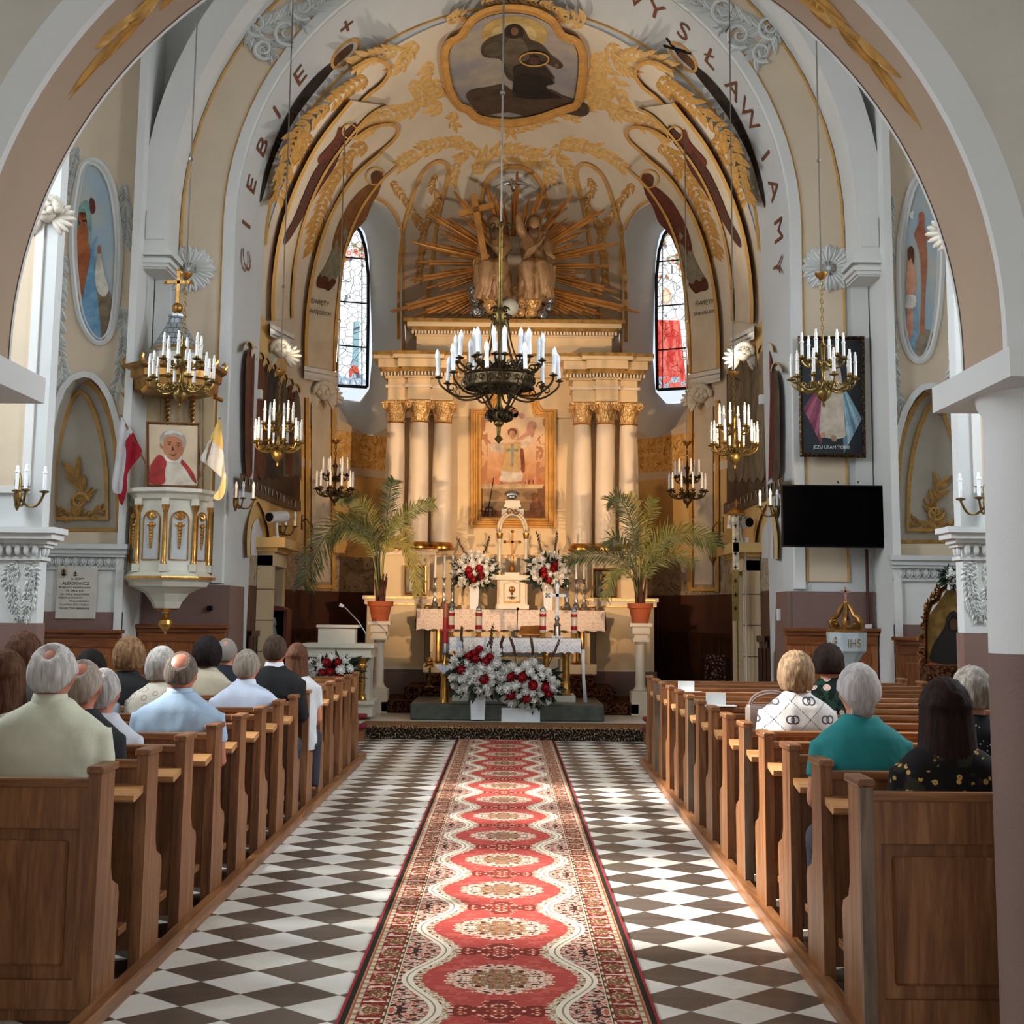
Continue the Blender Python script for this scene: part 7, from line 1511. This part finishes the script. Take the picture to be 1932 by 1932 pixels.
for j in range(8):
    a = R(6+22.5+45*j); 
    if cos(a) < .05: continue
    n_ = Vector((sin(a),-cos(a),0)); t_ = Vector((cos(a),sin(a),0)); C_ = Vector((cx,Yp,0))+n_*.452
    def F(u, v, l=0): p = C_+t_*u+n_*l; return Vector((p.x,p.y,v))
    mb = MB(); zz0, zz1, hw = zp(1058), zp(985), .115; pth = [(-hw,zz0),(-hw,zz1)]+[(-hw*cos(PI*i/10), zz1+hw*sin(PI*i/10)) for i in range(1,10)]+[(hw,zz1),(hw,zz0)]
    vs, _, fs = tri2(pth); mb.add([F(u,v,.004) for u,v in vs], fs); obj('panel_field', mb, M['grey'], root)
    mb = MB(); mb.tube([F(u,v,.01) for u,v in pth]+[F(-hw,zz0,.01)], .010, 5)
    zs_ = zp(972)
    for q in range(7): b = R(30+20*q); mb.tube([F(0,zs_-.08,.02), F(.05*cos(b),zs_-.08+.06*sin(b),.035), F(.075*cos(b),zs_-.08+.10*sin(b),.02)], [.012,.016,.006], 6)
    zc = zs_-.10
    for q in range(9): r = .034*(1-.07*q); zc -= r*1.5; mb.sphere(F(0,zc,.015), r, 7, 5, (1,1,1.2)); 
    for s in (-1,1): mb.sphere(F(s*.04,zs_-.15,.012), .022, 6, 4)
    obj('gilt_shell_drop', mb, M['gold'], root, smooth=40)
# sounding board
c2 = at(328,700,Yp).x; root = thing('pulpit_canopy', 'octagonal gilded sounding board with a silver shingled spire and cross above the pulpit', 'canopy', (c2,Yp+.05,zp(745)))
mb = MB(); octo(mb, [(.52,zp(742)),(.56,zp(740)),(.58,zp(722)),(.62,zp(718)),(.62,zp(706)),(.68,zp(700)),(.69,zp(694)),(.60,zp(692))], c2, Yp+.05, 20); obj('board', mb, M['goldd'], root)
mb = MB(); octo(mb, [(.59,zp(721)),(.60,zp(719)),(.59,zp(717))], c2, Yp+.05, 20, False); octo(mb, [(.535,zp(741)),(.54,zp(738)),(.535,zp(736))], c2, Yp+.05, 20, False); octo(mb, [(.34,zp(692)),(.335,zp(668)),(.40,zp(664)),(.34,zp(662))], c2, Yp+.05, 20); obj('drum', mb, M['whitewd'], root)
m_ = Mt('silver shingles', .35, .7); x, y, z = m_.xyz(); row = (z*14).floor(); u = (x*13+row*.5).fract(); v = (z*14).fract(); m_.col(m_.mix(((u.lt(.10)).mx(v.lt(.14))), 'b4bcc2', '5a6066')); 
mb = MB(); octo(mb, [(.31,zp(661)),(.30,zp(655)),(.22,zp(635)),(.13,zp(612)),(.10,zp(598)),(.12,zp(597)),(.12,zp(593)),(.05,zp(591))], c2, Yp+.05, 20); obj('shingled_roof', mb, m_.m, root)
mb = MB(); octo(mb, [(.32,zp(664)),(.34,zp(660)),(.30,zp(655))], c2, Yp+.05, 20); mb.sphere((c2,Yp+.05,zp(580)), .075, 12, 8); mb.tube([(c2,Yp+.05,zp(595)),(c2,Yp+.05,zp(585))], .04, 8); mb.box(c2-.02,c2+.02,Yp+.03,Yp+.07,zp(572),zp(510)); mb.box(c2-.15,c2+.15,Yp+.03,Yp+.07,zp(534),zp(528))
for q in ((c2-.16,zp(531)),(c2+.16,zp(531)),(c2,zp(509))):
    for d in ((0,.02),(.02,-.01),(-.02,-.01)): mb.sphere((q[0]+d[0],Yp+.05,q[1]+d[1]), .02, 6, 5)
for j in range(8):
    a = R(20+45*j); x, y = c2+.64*sin(a), Yp+.05-.64*cos(a); mb.tube([(x,y,zp(694)),(x+.04*sin(a),y,zp(686)),(x,y,zp(679)),(x-.03*sin(a),y,zp(683))], [.03,.025,.02,.01], 6); mb.tube([(x*.3+c2*.7+.45*sin(a)*.7,y+.0,zp(742)),(x,y,zp(750)),(x-.02,y,zp(745))], [.03,.03,.01], 6)
obj('gilt_ornament', mb, M['gold'], root, smooth=40)
root = thing('pulpit_backboard', 'white panelled board with gilt leaf drops between pulpit and canopy', 'panel', tuple(at(345,790,19.85)))
mb = MB(); FB(mb, 262, 742, 400, 935, 19.86, .12); obj('board', mb, M['beige_warm'], root); mb = MB(); S = SY(19.84)
for xx in (303,337,350,383): band(mb, [(xx,745),(xx,930)], 1.6, S, .01)
for xx in (316,363):
    for q in range(8): mb.sphere(at(xx,752+q*9,19.82), .045-.003*q, 8, 5, (1,.5,1.2))
obj('gilt_drop', mb, M['goldd'], root, smooth=40)
# portrait on the pulpit
root = thing('framed_portrait', 'framed portrait of an elderly smiling man in white and red standing on the pulpit', 'painting', tuple(at(326,922,18.9)))
Yq = 18.95; S = SY(Yq); o = [(276,795),(378,798),(377,922),(277,919)]; cx_, cy_ = 327, 858
mb = MB(); rr = [[S(cx_+(p[0]-cx_)*kx, cy_+(p[1]-cy_)*ky, h) for p in o]+[S(cx_+(o[0][0]-cx_)*kx, cy_+(o[0][1]-cy_)*ky, h)] for kx, ky, h in ((1,1,-.05),(1,1,.02),(.95,.96,.03),(.92,.935,.01),(.90,.92,.004))]
for a, b in zip(rr, rr[1:]): mb.ribbon(a, b)
obj('frame', mb, wood('brown picture frame','4a2a16','6f4424','8a5c34'), root)
def ep(nm, px, c, l, c2=None, sm=3, sc=5): mb = MB(); decal(mb, spline(px, sm) if sm else px, S, l); return obj(nm, mb, plain('portrait '+nm+c, c, .6, var=.1, sc=sc, c2=c2), root)
ep('ground', [(281,801),(373,804),(372,915),(282,912)], 'd6c2a2', .006, 'c2a683', 0, 3)
ep('cassock', [(300,862),(320,868),(345,866),(352,874),(362,895),(371,914),(285,911),(288,880)], 'd8cfbf', .009, 'b9ac98'); ep('cape', [(286,874),(300,858),(314,870),(311,890),(310,912),(283,911),(283,885)], 'b5352c', .012, '7f1f1c'); ep('cape', [(343,866),(356,880),(366,895),(371,912),(362,905),(350,885),(341,874)], 'b5352c', .012, '7f1f1c')
ep('neck', [(313,855),(342,858),(340,872),(326,873),(312,868)], 'e6dfd2', .013); ep('hair', [(303,835),(304,820),(316,812),(334,812),(348,822),(350,838),(345,845),(342,830),(325,822),(310,828),(308,842)], 'b8aa98', .015); ep('face', [(308,830),(314,819),(328,817),(341,822),(347,838),(344,856),(334,868),(322,868),(312,858),(307,845)], 'c07e58', .014, 'a3603f')
ep('ear', ell(305,840,3,6,12), 'b36f4c', .013); ep('skullcap', [(310,821),(316,813),(330,811),(342,817),(344,821),(328,817)], 'e4ddcf', .017)
for q in ([(315,838),(322,837),(321,840)],[(331,839),(339,840),(337,842)],[(318,856),(327,858),(335,855),(328,861)],[(325,840),(329,849),(324,851)],[(313,834),(323,833),(322,835)],[(330,835),(341,836),(338,838)]): ep('feature', q, '5c3322', .018, None, 0)
def flag(nm, label, pieces, pole, Y):
    root = thing('flag', label, 'flag', tuple(at(*pole[0], Y)))
    mb = MB(); mb.tube([at(*p, Y) for p in pole], .012, 6); obj('pole', mb, M['oak_y'], root)
    for px, c in pieces:
        mb = MB(); SF = lambda x, y, l=0: at(x, y, Y-.02-.04*sin(x*.35+y*.05)-l); decal(mb, spline(px, 3), SF, 0, 5); m_ = mb; vs = [tuple(Vector(v)+Vector((0,.008,0))) for v in mb.v]; obj('cloth', mb, plain('flag cloth '+c+nm, c, .85, var=.05, sc=3), root, smooth=True)
flag('l', 'white over red flag hanging from a pole left of the portrait', [([(229,787),(238,800),(250,815),(237,832),(238,860),(233,900),(229,930),(211,923),(217,870),(222,825)],'dcd8d8'),([(250,815),(260,835),(268,855),(250,878),(240,897),(239,925),(230,954),(222,932),(229,930),(233,900),(238,860),(237,832)],'a8142a')], [(277,878),(228,783)], 18.9)
flag('r', 'yellow over white flag hanging from a pole right of the portrait', [([(415,790),(419,820),(420,848),(408,838),(396,829),(405,808)],'d9bb6c'),([(396,829),(408,838),(420,848),(424,880),(426,905),(412,896),(395,880),(378,866),(387,848)],'cfd0cb'),([(420,880),(426,905),(424,930),(414,944),(402,938),(411,925),(418,905)],'d8c88e')], [(378,900),(415,788)], 18.9)
# ---------------------------------------------------------------- font and icon
Yn = 18.4; fx = at(1597,1200,Yn).x; zf = lambda y_: at(1597,y_,Yn).z; root = thing('baptismal_font', 'pale blue grey octagonal stone font with a gilded scroll crown lid and cross', 'font', (fx,Yn,0))
M['font'] = plain('pale blue grey stone', 'b9c4c6', .5, var=.04, sc=5)
mb = MB(); octo(mb, [(.16,0),(.16,.1),(.11,.16),(.10,zf(1262)),(.13,zf(1250)),(.17,zf(1240)),(.20,zf(1233)),(.235,zf(1228)),(.245,zf(1196)),(.245,zf(1190)),(.2,zf(1189))], fx, Yn, 22); obj('bowl', mb, M['font'], root)
mb = MB(); octo(mb, [(.248,zf(1193)),(.25,zf(1189)),(.18,zf(1184)),(.05,zf(1183))], fx, Yn, 22)
for j in range(6):
    a = 2*PI*j/6+.2; ca, sa = cos(a), sin(a)
    mb.tube([(fx+r*ca, Yn+r*sa, zf(y_)) for r, y_ in ((.10,1182),(.19,1184),(.21,1174),(.17,1166),(.12,1162),(.09,1154),(.06,1146),(.03,1140))], [.02,.03,.03,.028,.028,.025,.025,.02], 7)
    mb.tube([(fx+(.15+.04*(1-.1*t)*cos(t*.8))*ca, Yn+(.15+.04*(1-.1*t)*cos(t*.8))*sa, zf(1176)+.04*(1-.1*t)*sin(t*.8)) for t in range(8)], .018, 6); mb.tube([(fx+(.07+.025*(1-.1*t)*cos(t*.8))*ca, Yn+(.07+.025*(1-.1*t)*cos(t*.8))*sa, zf(1150)+.025*(1-.1*t)*sin(t*.8)) for t in range(8)], .013, 5)
mb.sphere((fx,Yn,zf(1137)), .035, 10, 6); obj('lid', mb, M['goldd'], root, smooth=50); mb = MB(); mb.box(fx-.012,fx+.012,Yn-.01,Yn+.01,zf(1135),zf(1107)); mb.box(fx-.06,fx+.06,Yn-.01,Yn+.01,zf(1118),zf(1114)); obj('cross', mb, plain('pink gold','d9a08a',.3,.5), root)
t_ = text_mb('IHS', .13); t_.v = [(at(1603,1212,Yn).x+v[0]*.9, Yn-.25, zf(1214)+v[1]*1.1) for v in t_.v]; obj('monogram', t_, M['gold'], root)
mb = MB(); c = at(1576,1210,Yn-.16); mb.tube([c+Vector((.05*cos(t*PI/3+PI/2),0,.05*sin(t*PI/3+PI/2))) for t in range(0,7,2)], .006, 5); mb.sphere(c, .012, 6, 4); obj('triangle_emblem', mb, M['gold'], root)
root = thing('gilt_framed_icon', 'dark icon of a robed figure in a carved gilt frame with white flowers on top', 'painting', tuple(at(1790,1200,16.5))); Yi = 16.5; S = SY(Yi)
o = [(1748,1252),(1748,1160),(1756,1140),(1770,1130),(1775,1115),(1790,1104),(1806,1104),(1822,1115),(1828,1130),(1842,1140),(1850,1160),(1850,1252)]
mb = MB(); band(mb, o, 10, S, .07, False, [(-.5,0),(-.4,1),(0,.4),(.4,1),(.5,0)]); obj('frame', mb, M['goldd'], root)
mb = MB(); 
for y_, x_ in ((1250,1741),(1228,1739),(1205,1740),(1182,1743),(1160,1747),(1143,1752),(1128,1761),(1114,1769)): swirl(mb, x_, y_, 9, 1.5, rnd.random()*3, 1 if int(y_) % 2 else -1, S, .05, 2.2); foliage(mb, [(x_-3,y_+10),(x_+1,y_-8)], 8, S, .05, .5)
obj('carving', mb, M['gold'], root, smooth=50)
mb = MB(); decal(mb, [(1752,1250),(1752,1162),(1772,1135),(1788,1110),(1812,1110),(1828,1138),(1846,1162),(1846,1250)], S, .01); obj('gold_ground', mb, plain('icon ground','9c7a3c',.4,.4,var=.15,sc=8), root)
for nm, px, c, l in (('robe', spline([(1760,1250),(1762,1215),(1775,1195),(1790,1170),(1800,1160),(1812,1172),(1820,1195),(1832,1215),(1836,1250)],3), '1b1410', .02),('face', ell(1799,1178,8,11,16), '4a2c1a', .03),('veil', spline([(1786,1185),(1786,1165),(1799,1152),(1812,1165),(1812,1185),(1808,1165),(1799,1160),(1790,1166)],2), '14181c', .034)): mb = MB(); decal(mb, px, S, l); obj(nm, mb, plain('icon '+nm, c, .5), root)
mb = MB(); mb.box(at(1744,1260,Yi).x, at(1860,1260,Yi).x, Yi-.15, Yi+.2, 0, at(1790,1256,Yi).z); obj('stand', mb, M['carpet_dk'], root)
bouquet('small white flowers with a ribbon on top of the icon frame', at(1798,1088,Yi-.1), .10, .085, 9, 0, [], 40, [], .5)
mb = MB()
for s in (-1,1): mb.tube([at(1798,1095,Yi-.12), at(1798+s*6,1103,Yi-.12), at(1798+s*8,1113,Yi-.1)], [.02,.03,.02], 6)
solo('ribbon', mb, M['linen'], 'white ribbon bow under the small flowers on the icon frame', 'ribbon')
# music sheets and bag on the pews
for px, py, Y, l in ((1357,1332,11.6,'white leaflet lying on a right hand pew shelf'),(1300,1306,14.1,'white papers lying on a far right hand pew shelf')):
    a = at(px,py,Y); mb = MB(); mb.box(a.x-.12,a.x+.12,Y-.1,Y+.02,a.z,a.z+.008); mb.box(a.x-.10,a.x+.05,Y+.0,Y+.01,a.z,a.z+.10); solo('leaflet', mb, M['white'], l, 'paper')
mb = MB(); a = at(1455,1330,9.9); mb.tube([a+Vector((.14*cos(t*PI/10),0,.09*sin(t*PI/10))) for t in range(11)], .009, 6); mb.tube([a+Vector((.02+.14*cos(t*PI/10),.05,.07*sin(t*PI/10))) for t in range(11)], .009, 6); mb.bbox(a.x-.16,a.x+.18,9.88,9.98,a.z-.22,a.z,.02); solo('handbag', mb, plain('taupe leather','7d6c62',.5), 'taupe handbag with looped handles beside the woman in the white patterned top', 'bag', smooth=40)
# ---------------------------------------------------------------- people seated in the pews, seen from behind
def fuse(mb, vox, mat, name, parent, smooth=6, folds=0.0, seed=0):
    me = mesh_of(mb, mat); o = bpy.data.objects.new('t', me); COL.objects.link(o)
    m = o.modifiers.new('r', 'REMESH'); m.mode = 'VOXEL'; m.voxel_size = vox; s = o.modifiers.new('s', 'SMOOTH'); s.factor = .6; s.iterations = smooth
    bpy.context.view_layer.update(); nm = bpy.data.meshes.new_from_object(o.evaluated_get(bpy.context.evaluated_depsgraph_get())); bpy.data.objects.remove(o)
    if folds:
        for v in nm.vertices:
            p = v.co; f = noise.noise(Vector((p.x*7+seed, p.y*4, p.z*3.2)))+.5*noise.noise(Vector((p.x*14, p.y*8+seed, p.z*9))); v.co = p+v.normal*folds*f
    if not nm.materials: nm.materials.append(mat)
    nm.polygons.foreach_set('use_smooth', [True]*len(nm.polygons)); q = bpy.data.objects.new(name, nm); COL.objects.link(q); q.parent = parent; return q
def torso(mb, ht, sw, g, Z):       # rings; local origin at seat point, z up, facing +y. ht: head top height above the origin, sw: half shoulder width
    zs = ht-.29
    prof = [(-.02,.95*.17,.13,.02),(.06,.185,.14,.02),(.18,.17,.125,.0),(.32,.175,.12,-.01),(zs-.16,sw*.95,.125,-.01),(zs-.085,sw*1.0,.118,.0),(zs-.035,sw*.93,.108,.005),(zs-.002,sw*.72,.095,.01),(zs+.028,sw*.46,.08,.015),(zs+.06,.072,.066,.02)]
    rs = []
    for z, a, b, y in prof:
        n = 24; rs.append([((a+g)*math.copysign(abs(cos(2*PI*i/n))**.85, cos(2*PI*i/n)), y+(b+g)*math.copysign(abs(sin(2*PI*i/n))**.9, sin(2*PI*i/n)), z) for i in range(n)])
    mb.loft(rs, cap=True)
    return zs
def arms(mb, zs, sw, g, full=True, hand=True, cut=.5):
    for s in (-1,1):
        sh = Vector((s*(sw-.035),.01,zs-.065)); el = Vector((s*(sw+.012),.03,zs-.33)); wr = Vector((s*.12,.27,zs-.40))
        if full: mb.tube([sh, sh.lerp(el,.5), el, el.lerp(wr,.5), wr], [.062+g,.054+g,.046+g,.042+g,.034+g], 12)
        else: mb.tube([sh, sh.lerp(el,.35), sh.lerp(el,.62)], [.062+g,.054+g,.050+g], 12)
        if hand:
            for f in range(5): mb.tube([wr+Vector((0,.02,0)), wr+Vector((-s*(.01+.012*f),.07,-.01)), wr+Vector((-s*(.02+.014*f),.10,-.035))], [.018,.012,.009], 6)
def person(label, px, py, Y, skinc, top, hair, hstyle, sw=.20, hw=.084, full=False, trousers='2c2c34', tilt=(0,0), lean=0.0, patt=None, hs=1.0):
    """px, py: top of the head in the photo; Y: depth"""
    c = at(px, py, Y); z0 = .50; ht = c.z-z0; root = thing('person', label, 'person', (c.x, Y, z0), rz=tilt[0]); idx = len(bpy.data.materials)
    sk = plain('skin %d' % idx, skinc, .5, var=.05, sc=9); S_ = hs
    body = MB(); zs = torso(body, ht, sw-.012, -.012, 0); arms(body, zs, sw, -.006)
    hc = Vector((0, .03+lean, ht-.128*S_))
    body.tube([(0,.012,zs-.05),(0,.018,zs+.04),(0,.02+lean*.5,zs+.11),(0,.03+lean,ht-.16)], [.085,.062,.056,.06], 14)
    body.sphere(hc, .001, 4, 3); R1 = []
    for i in range(13):       # head: cranium, jaw, slightly narrower face
        t = i/12; a = PI*t; z = -cos(a); rr = sin(a); y0 = .0+.018*max(0,-z); w_ = hw*(1-.16*max(0,-z))
        R1.append([(hc.x+(w_+.004)*rr*cos(2*PI*j/20), hc.y+y0+(.102*rr*sin(2*PI*j/20)), hc.z+.121*z) for j in range(20)])
    body.loft(R1, cap=True)
    body.tube([hc+Vector((0,.10,.0)), hc+Vector((0,.122,-.03)), hc+Vector((0,.10,-.045))], [.012,.017,.012], 8)     # nose
    body.tube([hc+Vector((-.02,.098,-.068)), hc+Vector((.02,.098,-.068))], .010, 6)
    for s in (-1,1):          # ears and brow
        body.tube([hc+Vector((s*(hw-.002),-.005,.02)), hc+Vector((s*(hw+.012),-.015,.005)), hc+Vector((s*(hw+.008),-.008,-.028)), hc+Vector((s*(hw-.004),.004,-.035))], [.009,.013,.011,.007], 8)
        body.tube([hc+Vector((s*.015,.094,.018)), hc+Vector((s*.05,.08,.015))], .010, 6)
    for s in (-1,1): body.tube([(s*.09,.05,.04),(s*.10,.25,.06),(s*.10,.43,.06),(s*.10,.44,-.12),(s*.10,.42,-.38)], [.09,.085,.065,.055,.042], 12)
    b = fuse(body, .0135, sk, 'body', root, 5)
    cl = MB(); torso(cl, ht, sw, .012, 0); arms(cl, zs, sw, .012, full, False)
    m = patt or plain('garment %d' % idx, top, .85, var=.04, sc=5, bump=.1, bs=80)
    g = fuse(cl, .014, m, 'top', root, 5, .012, px)
    # cut the neckline so that it ends cleanly
    tr = MB()
    for s in (-1,1): tr.tube([(s*.09,-.03,.05),(s*.10,.25,.065),(s*.10,.44,.06),(s*.10,.45,-.12),(s*.10,.43,-.36)], [.10,.10,.085,.075,.07], 12)
    fuse(tr, .02, plain('trousers %d' % idx, trousers, .85, var=.05), 'trousers', root, 3)
    if hstyle.get('collar'): mb = MB(); mb.lathe((0,.016,zs+.035), [(.088,-.01),(.078,.02),(.070,.05),(.066,.05)], 20, cap=False); obj('collar', mb, plain('collar %d' % idx, hstyle['collar'], .8, var=.02), root, smooth=True, fix=False)
    # hair shell
    hm = Mt('hair %d' % idx, .75, 0, .15); hm.xyz((34,34,4)); c0 = hair; c1 = hstyle.get('c2', hair)
    hm.col(hm.mix(hm.noise(hm.vec, 1.6, 4, .6).smooth(.35,.65), c0, c1)); hm.bump(hm.noise(hm.vec, 3, 3), .6, .006)
    L = hstyle.get('long', 0); vol = hstyle.get('vol', .018); bald = hstyle.get('bald', 0); nape = hstyle.get('nape', -.55); n, k_ = 56, 40; vs = []; fs = []
    for i in range(k_+1):
        th = PI*i/k_; z = cos(th); rr = sin(th)
        for j in range(n):
            a = 2*PI*j/n; d = Vector((rr*cos(a), rr*sin(a), z)); front = d.y; 
            st = noise.noise(Vector((d.x*9+px, d.y*9, d.z*(2.2 if not hstyle.get('curly') else 9))))*.5+noise.noise(Vector((d.x*22, d.y*22+px, d.z*(4 if not hstyle.get('curly') else 20))))*.3
            v = vol*(1+.55*st)+.006; lim = nape+.95*max(0, front)
            if vol < .016 and not L and abs(d.x) > .55: lim = max(lim, .05-.9*max(0,-.15-front))
            if front > .35: lim = max(lim, .25)
            inside = 0
            if z < lim: inside = min(1, (lim-z)*6)
            if bald and (d-Vector((0,-.62,.80)).normalized()).length < bald*(1+.25*st): inside = max(inside, min(1, (bald-(d-Vector((0,-.62,.80)).normalized()).length)*3.5))
            e = v*(1-inside)-.012*inside
            x, y, zz = (hw+e)*d.x, (.098+e)*d.y, (.117+e)*d.z
            if L and z < .1 and front < .45:
                f = min(1, (.1-z)/.9); zz -= L*f*(.85+.3*st); x = (hw+v*1.2)*(d.x/max(rr,.25) if rr > .25 else d.x/.25)*(.92+.22*f); y = (.085+v)*(min(d.y/max(rr,.3),.35) if rr > .3 else min(d.y/.3,.35))-.03*f
            vs.append(hc+Vector((x, y, zz)))
    for i in range(k_):
        for j in range(n): fs.append((i*n+j, i*n+(j+1) % n, (i+1)*n+(j+1) % n, (i+1)*n+j))
    mb = MB(); mb.add(vs, fs); obj('hair', mb, hm.m, root, smooth=True, fix=False); root.scale = (1,1,1); return root
def pat(kind):
    m = Mt('patterned cloth '+kind, .85, 0, .2); x, y, z = m.xyz()
    if kind == 'rings':
        q = m.comb(x, z); u = (x/.11+(z/.11).floor()*.0).fract()-.5; v = (z/.11).fract()-.5; d1 = ((u-.14).pow(2)+v.pow(2)).sqrt(); d2 = ((u+.14).pow(2)+v.pow(2)).sqrt(); par = (((x/.11).floor()+(z/.11).floor())*.5).fract().gt(.25)
        r = ((d1-.2).abs().lt(.045)).mx((d2-.2).abs().lt(.045)); dots = (((u+v).abs().lt(.05)).mx((u-v).abs().lt(.05)))*(((u.abs()*14).fract()).lt(.5)); m.col(m.mix((r*par).mx(dots*(par*-1+1)), 'c8c3bd', '4a464c'))
    elif kind == 'dark_floral': v = m.vor(m.vec, 26); n = m.noise(m.vec, 9, 2); m.col(m.mix((v.lt(.30))*(n.gt(.48)), m.mix(n.gt(.56), '14110f', '2b2418'), m.ramp(v*3, [(.2,'8c5a24'),(.5,'c9a860'),(.8,'9a7a40')])))
    elif kind == 'green_floral': v = m.vor(m.vec, 13); n = m.noise(m.vec, 12, 3); m.col(m.mix(v.lt(.34), m.mix(n.gt(.52), '0f1614', '1e3a2c'), m.ramp(v*2.6, [(.2,'d9b9a2'),(.5,'c98a86'),(.8,'e0cdb6')])))
    elif kind == 'cream_lace': v = m.vor(m.vec, 16); m.col(m.mix(((v-.35).abs()).lt(.05), 'cfc7b6', 'a39a88'))
    elif kind == 'dots': v = m.vor(m.vec, 40); m.col(m.mix(v.lt(.16), '0c0c0e', 'b8b8b8'))
    return m.m
P_ = person
P_('person in a cream shirt with white hair and a bald crown, nearest on the left', 98, 1217, 6.5, 'c08468', 'd6d6bd', 'cfcac4', dict(bald=.46, c2='a8a29c', vol=.014, nape=-.5, collar='d0d0b8'), .235, .087)
P_('person with long auburn hair cut off by the left edge of the photo', 5, 1229, 7.2, 'c08468', 'd8d4cc', '45291b', dict(long=.14, c2='60402c', vol=.018), .19)
P_('balding person mostly hidden behind the person in the cream shirt', 155, 1246, 7.3, 'b9745a', '1c1c20', 'a89a8c', dict(bald=.55, c2='8a7c70', vol=.010), .19, .078)
P_('white haired person in a white shirt, second from the aisle behind the cream shirt', 194, 1262, 8.05, 'bd8068', 'c9cdd6', 'b4b0ac', dict(c2='8e8984', vol=.010, bald=.2), .19, .076)
P_('person with short dark brown hair at the far left of the pews', 43, 1197, 9.65, 'b98066', '50504c', '3a2418', dict(c2='5c3a26', vol=.028, nape=-.5), .19)
P_('black haired person in pale blue partly hidden on the left', 170, 1228, 10.4, 'b98066', '9fb2c4', '15100e', dict(vol=.018), .19)
P_('person with curly light brown hair and a black top', 243, 1206, 11.2, 'bd8a70', '0e0d0e', '5a402c', dict(c2='8a6a48', vol=.030, curly=1, nape=-.6), .19)
P_('grey haired person in a cream lace patterned blouse', 304, 1223, 10.45, 'bd8a70', 'cfc7b6', '8f8a84', dict(c2='b4afa8', vol=.022, nape=-.6), .20, patt=pat('cream_lace'))
P_('bald grey person in a light blue shirt', 341, 1230, 8.8, 'b5745a', '9fb6cc', '6e6258', dict(bald=.72, c2='544a42', vol=.008, nape=-.4, collar='9fb6cc'), .235, .084)
P_('person with short black hair and a beige top', 390, 1206, 12.75, 'bd7a5c', 'b3a890', '120c0b', dict(c2='1f1412', vol=.036, nape=-.6), .20)
P_('grey balding person in navy at the far end of a left pew', 427, 1205, 13.6, 'b5745a', '11141c', '7c766e', dict(bald=.35, vol=.008), .21)
P_('grey haired person in a white shirt near the aisle', 465, 1227, 11.15, 'bd7a5c', 'b9c2d2', '8e8478', dict(c2='6e6458', vol=.014, nape=-.45, collar='c2cad8'), .225, .08)
P_('person with dark hair in a black suit next to the aisle', 519, 1199, 11.95, 'ae6248', '08080a', '2c1f17', dict(c2='463528', vol=.012, nape=-.45, collar='d8d8dc'), .215, .08, full=True)
P_('person with long straight auburn hair and a white top by the aisle', 560, 1214, 12.7, 'bd7a5c', 'c4c6c6', '3e2417', dict(long=.16, c2='5c3a26', vol=.014), .18, .076)
P_('person with short blond hair in a white top with a linked ring pattern', 1503, 1233, 9.4, 'c4866a', 'd9d5d0', '66503c', dict(c2='94795a', vol=.026, nape=-.65), .205, patt=pat('rings'))
P_('person with a dark bob in a dark floral top beyond the ring pattern top', 1564, 1218, 11.0, 'c4866a', '15201c', '1c120e', dict(c2='2e1e16', vol=.026, nape=-.5), .18, patt=pat('green_floral'))
P_('person with short silver hair in a teal top', 1622, 1254, 7.05, 'c4866a', '1f7f80', 'a19a98', dict(c2='bdb6b2', vol=.014, nape=-.75), .205, .082)
P_('person with long dark brown hair in a dark floral blouse, nearest on the right', 1786, 1284, 6.25, 'c4866a', '14110f', '1a0e0c', dict(long=.20, c2='2e1a14', vol=.020), .205, .084, patt=pat('dark_floral'))
P_('grey haired person in a black dotted top beside the white column', 1836, 1262, 7.85, 'c08468', '0c0c0e', '6c655c', dict(c2='9a948c', vol=.022, nape=-.5), .19, patt=pat('dots'))
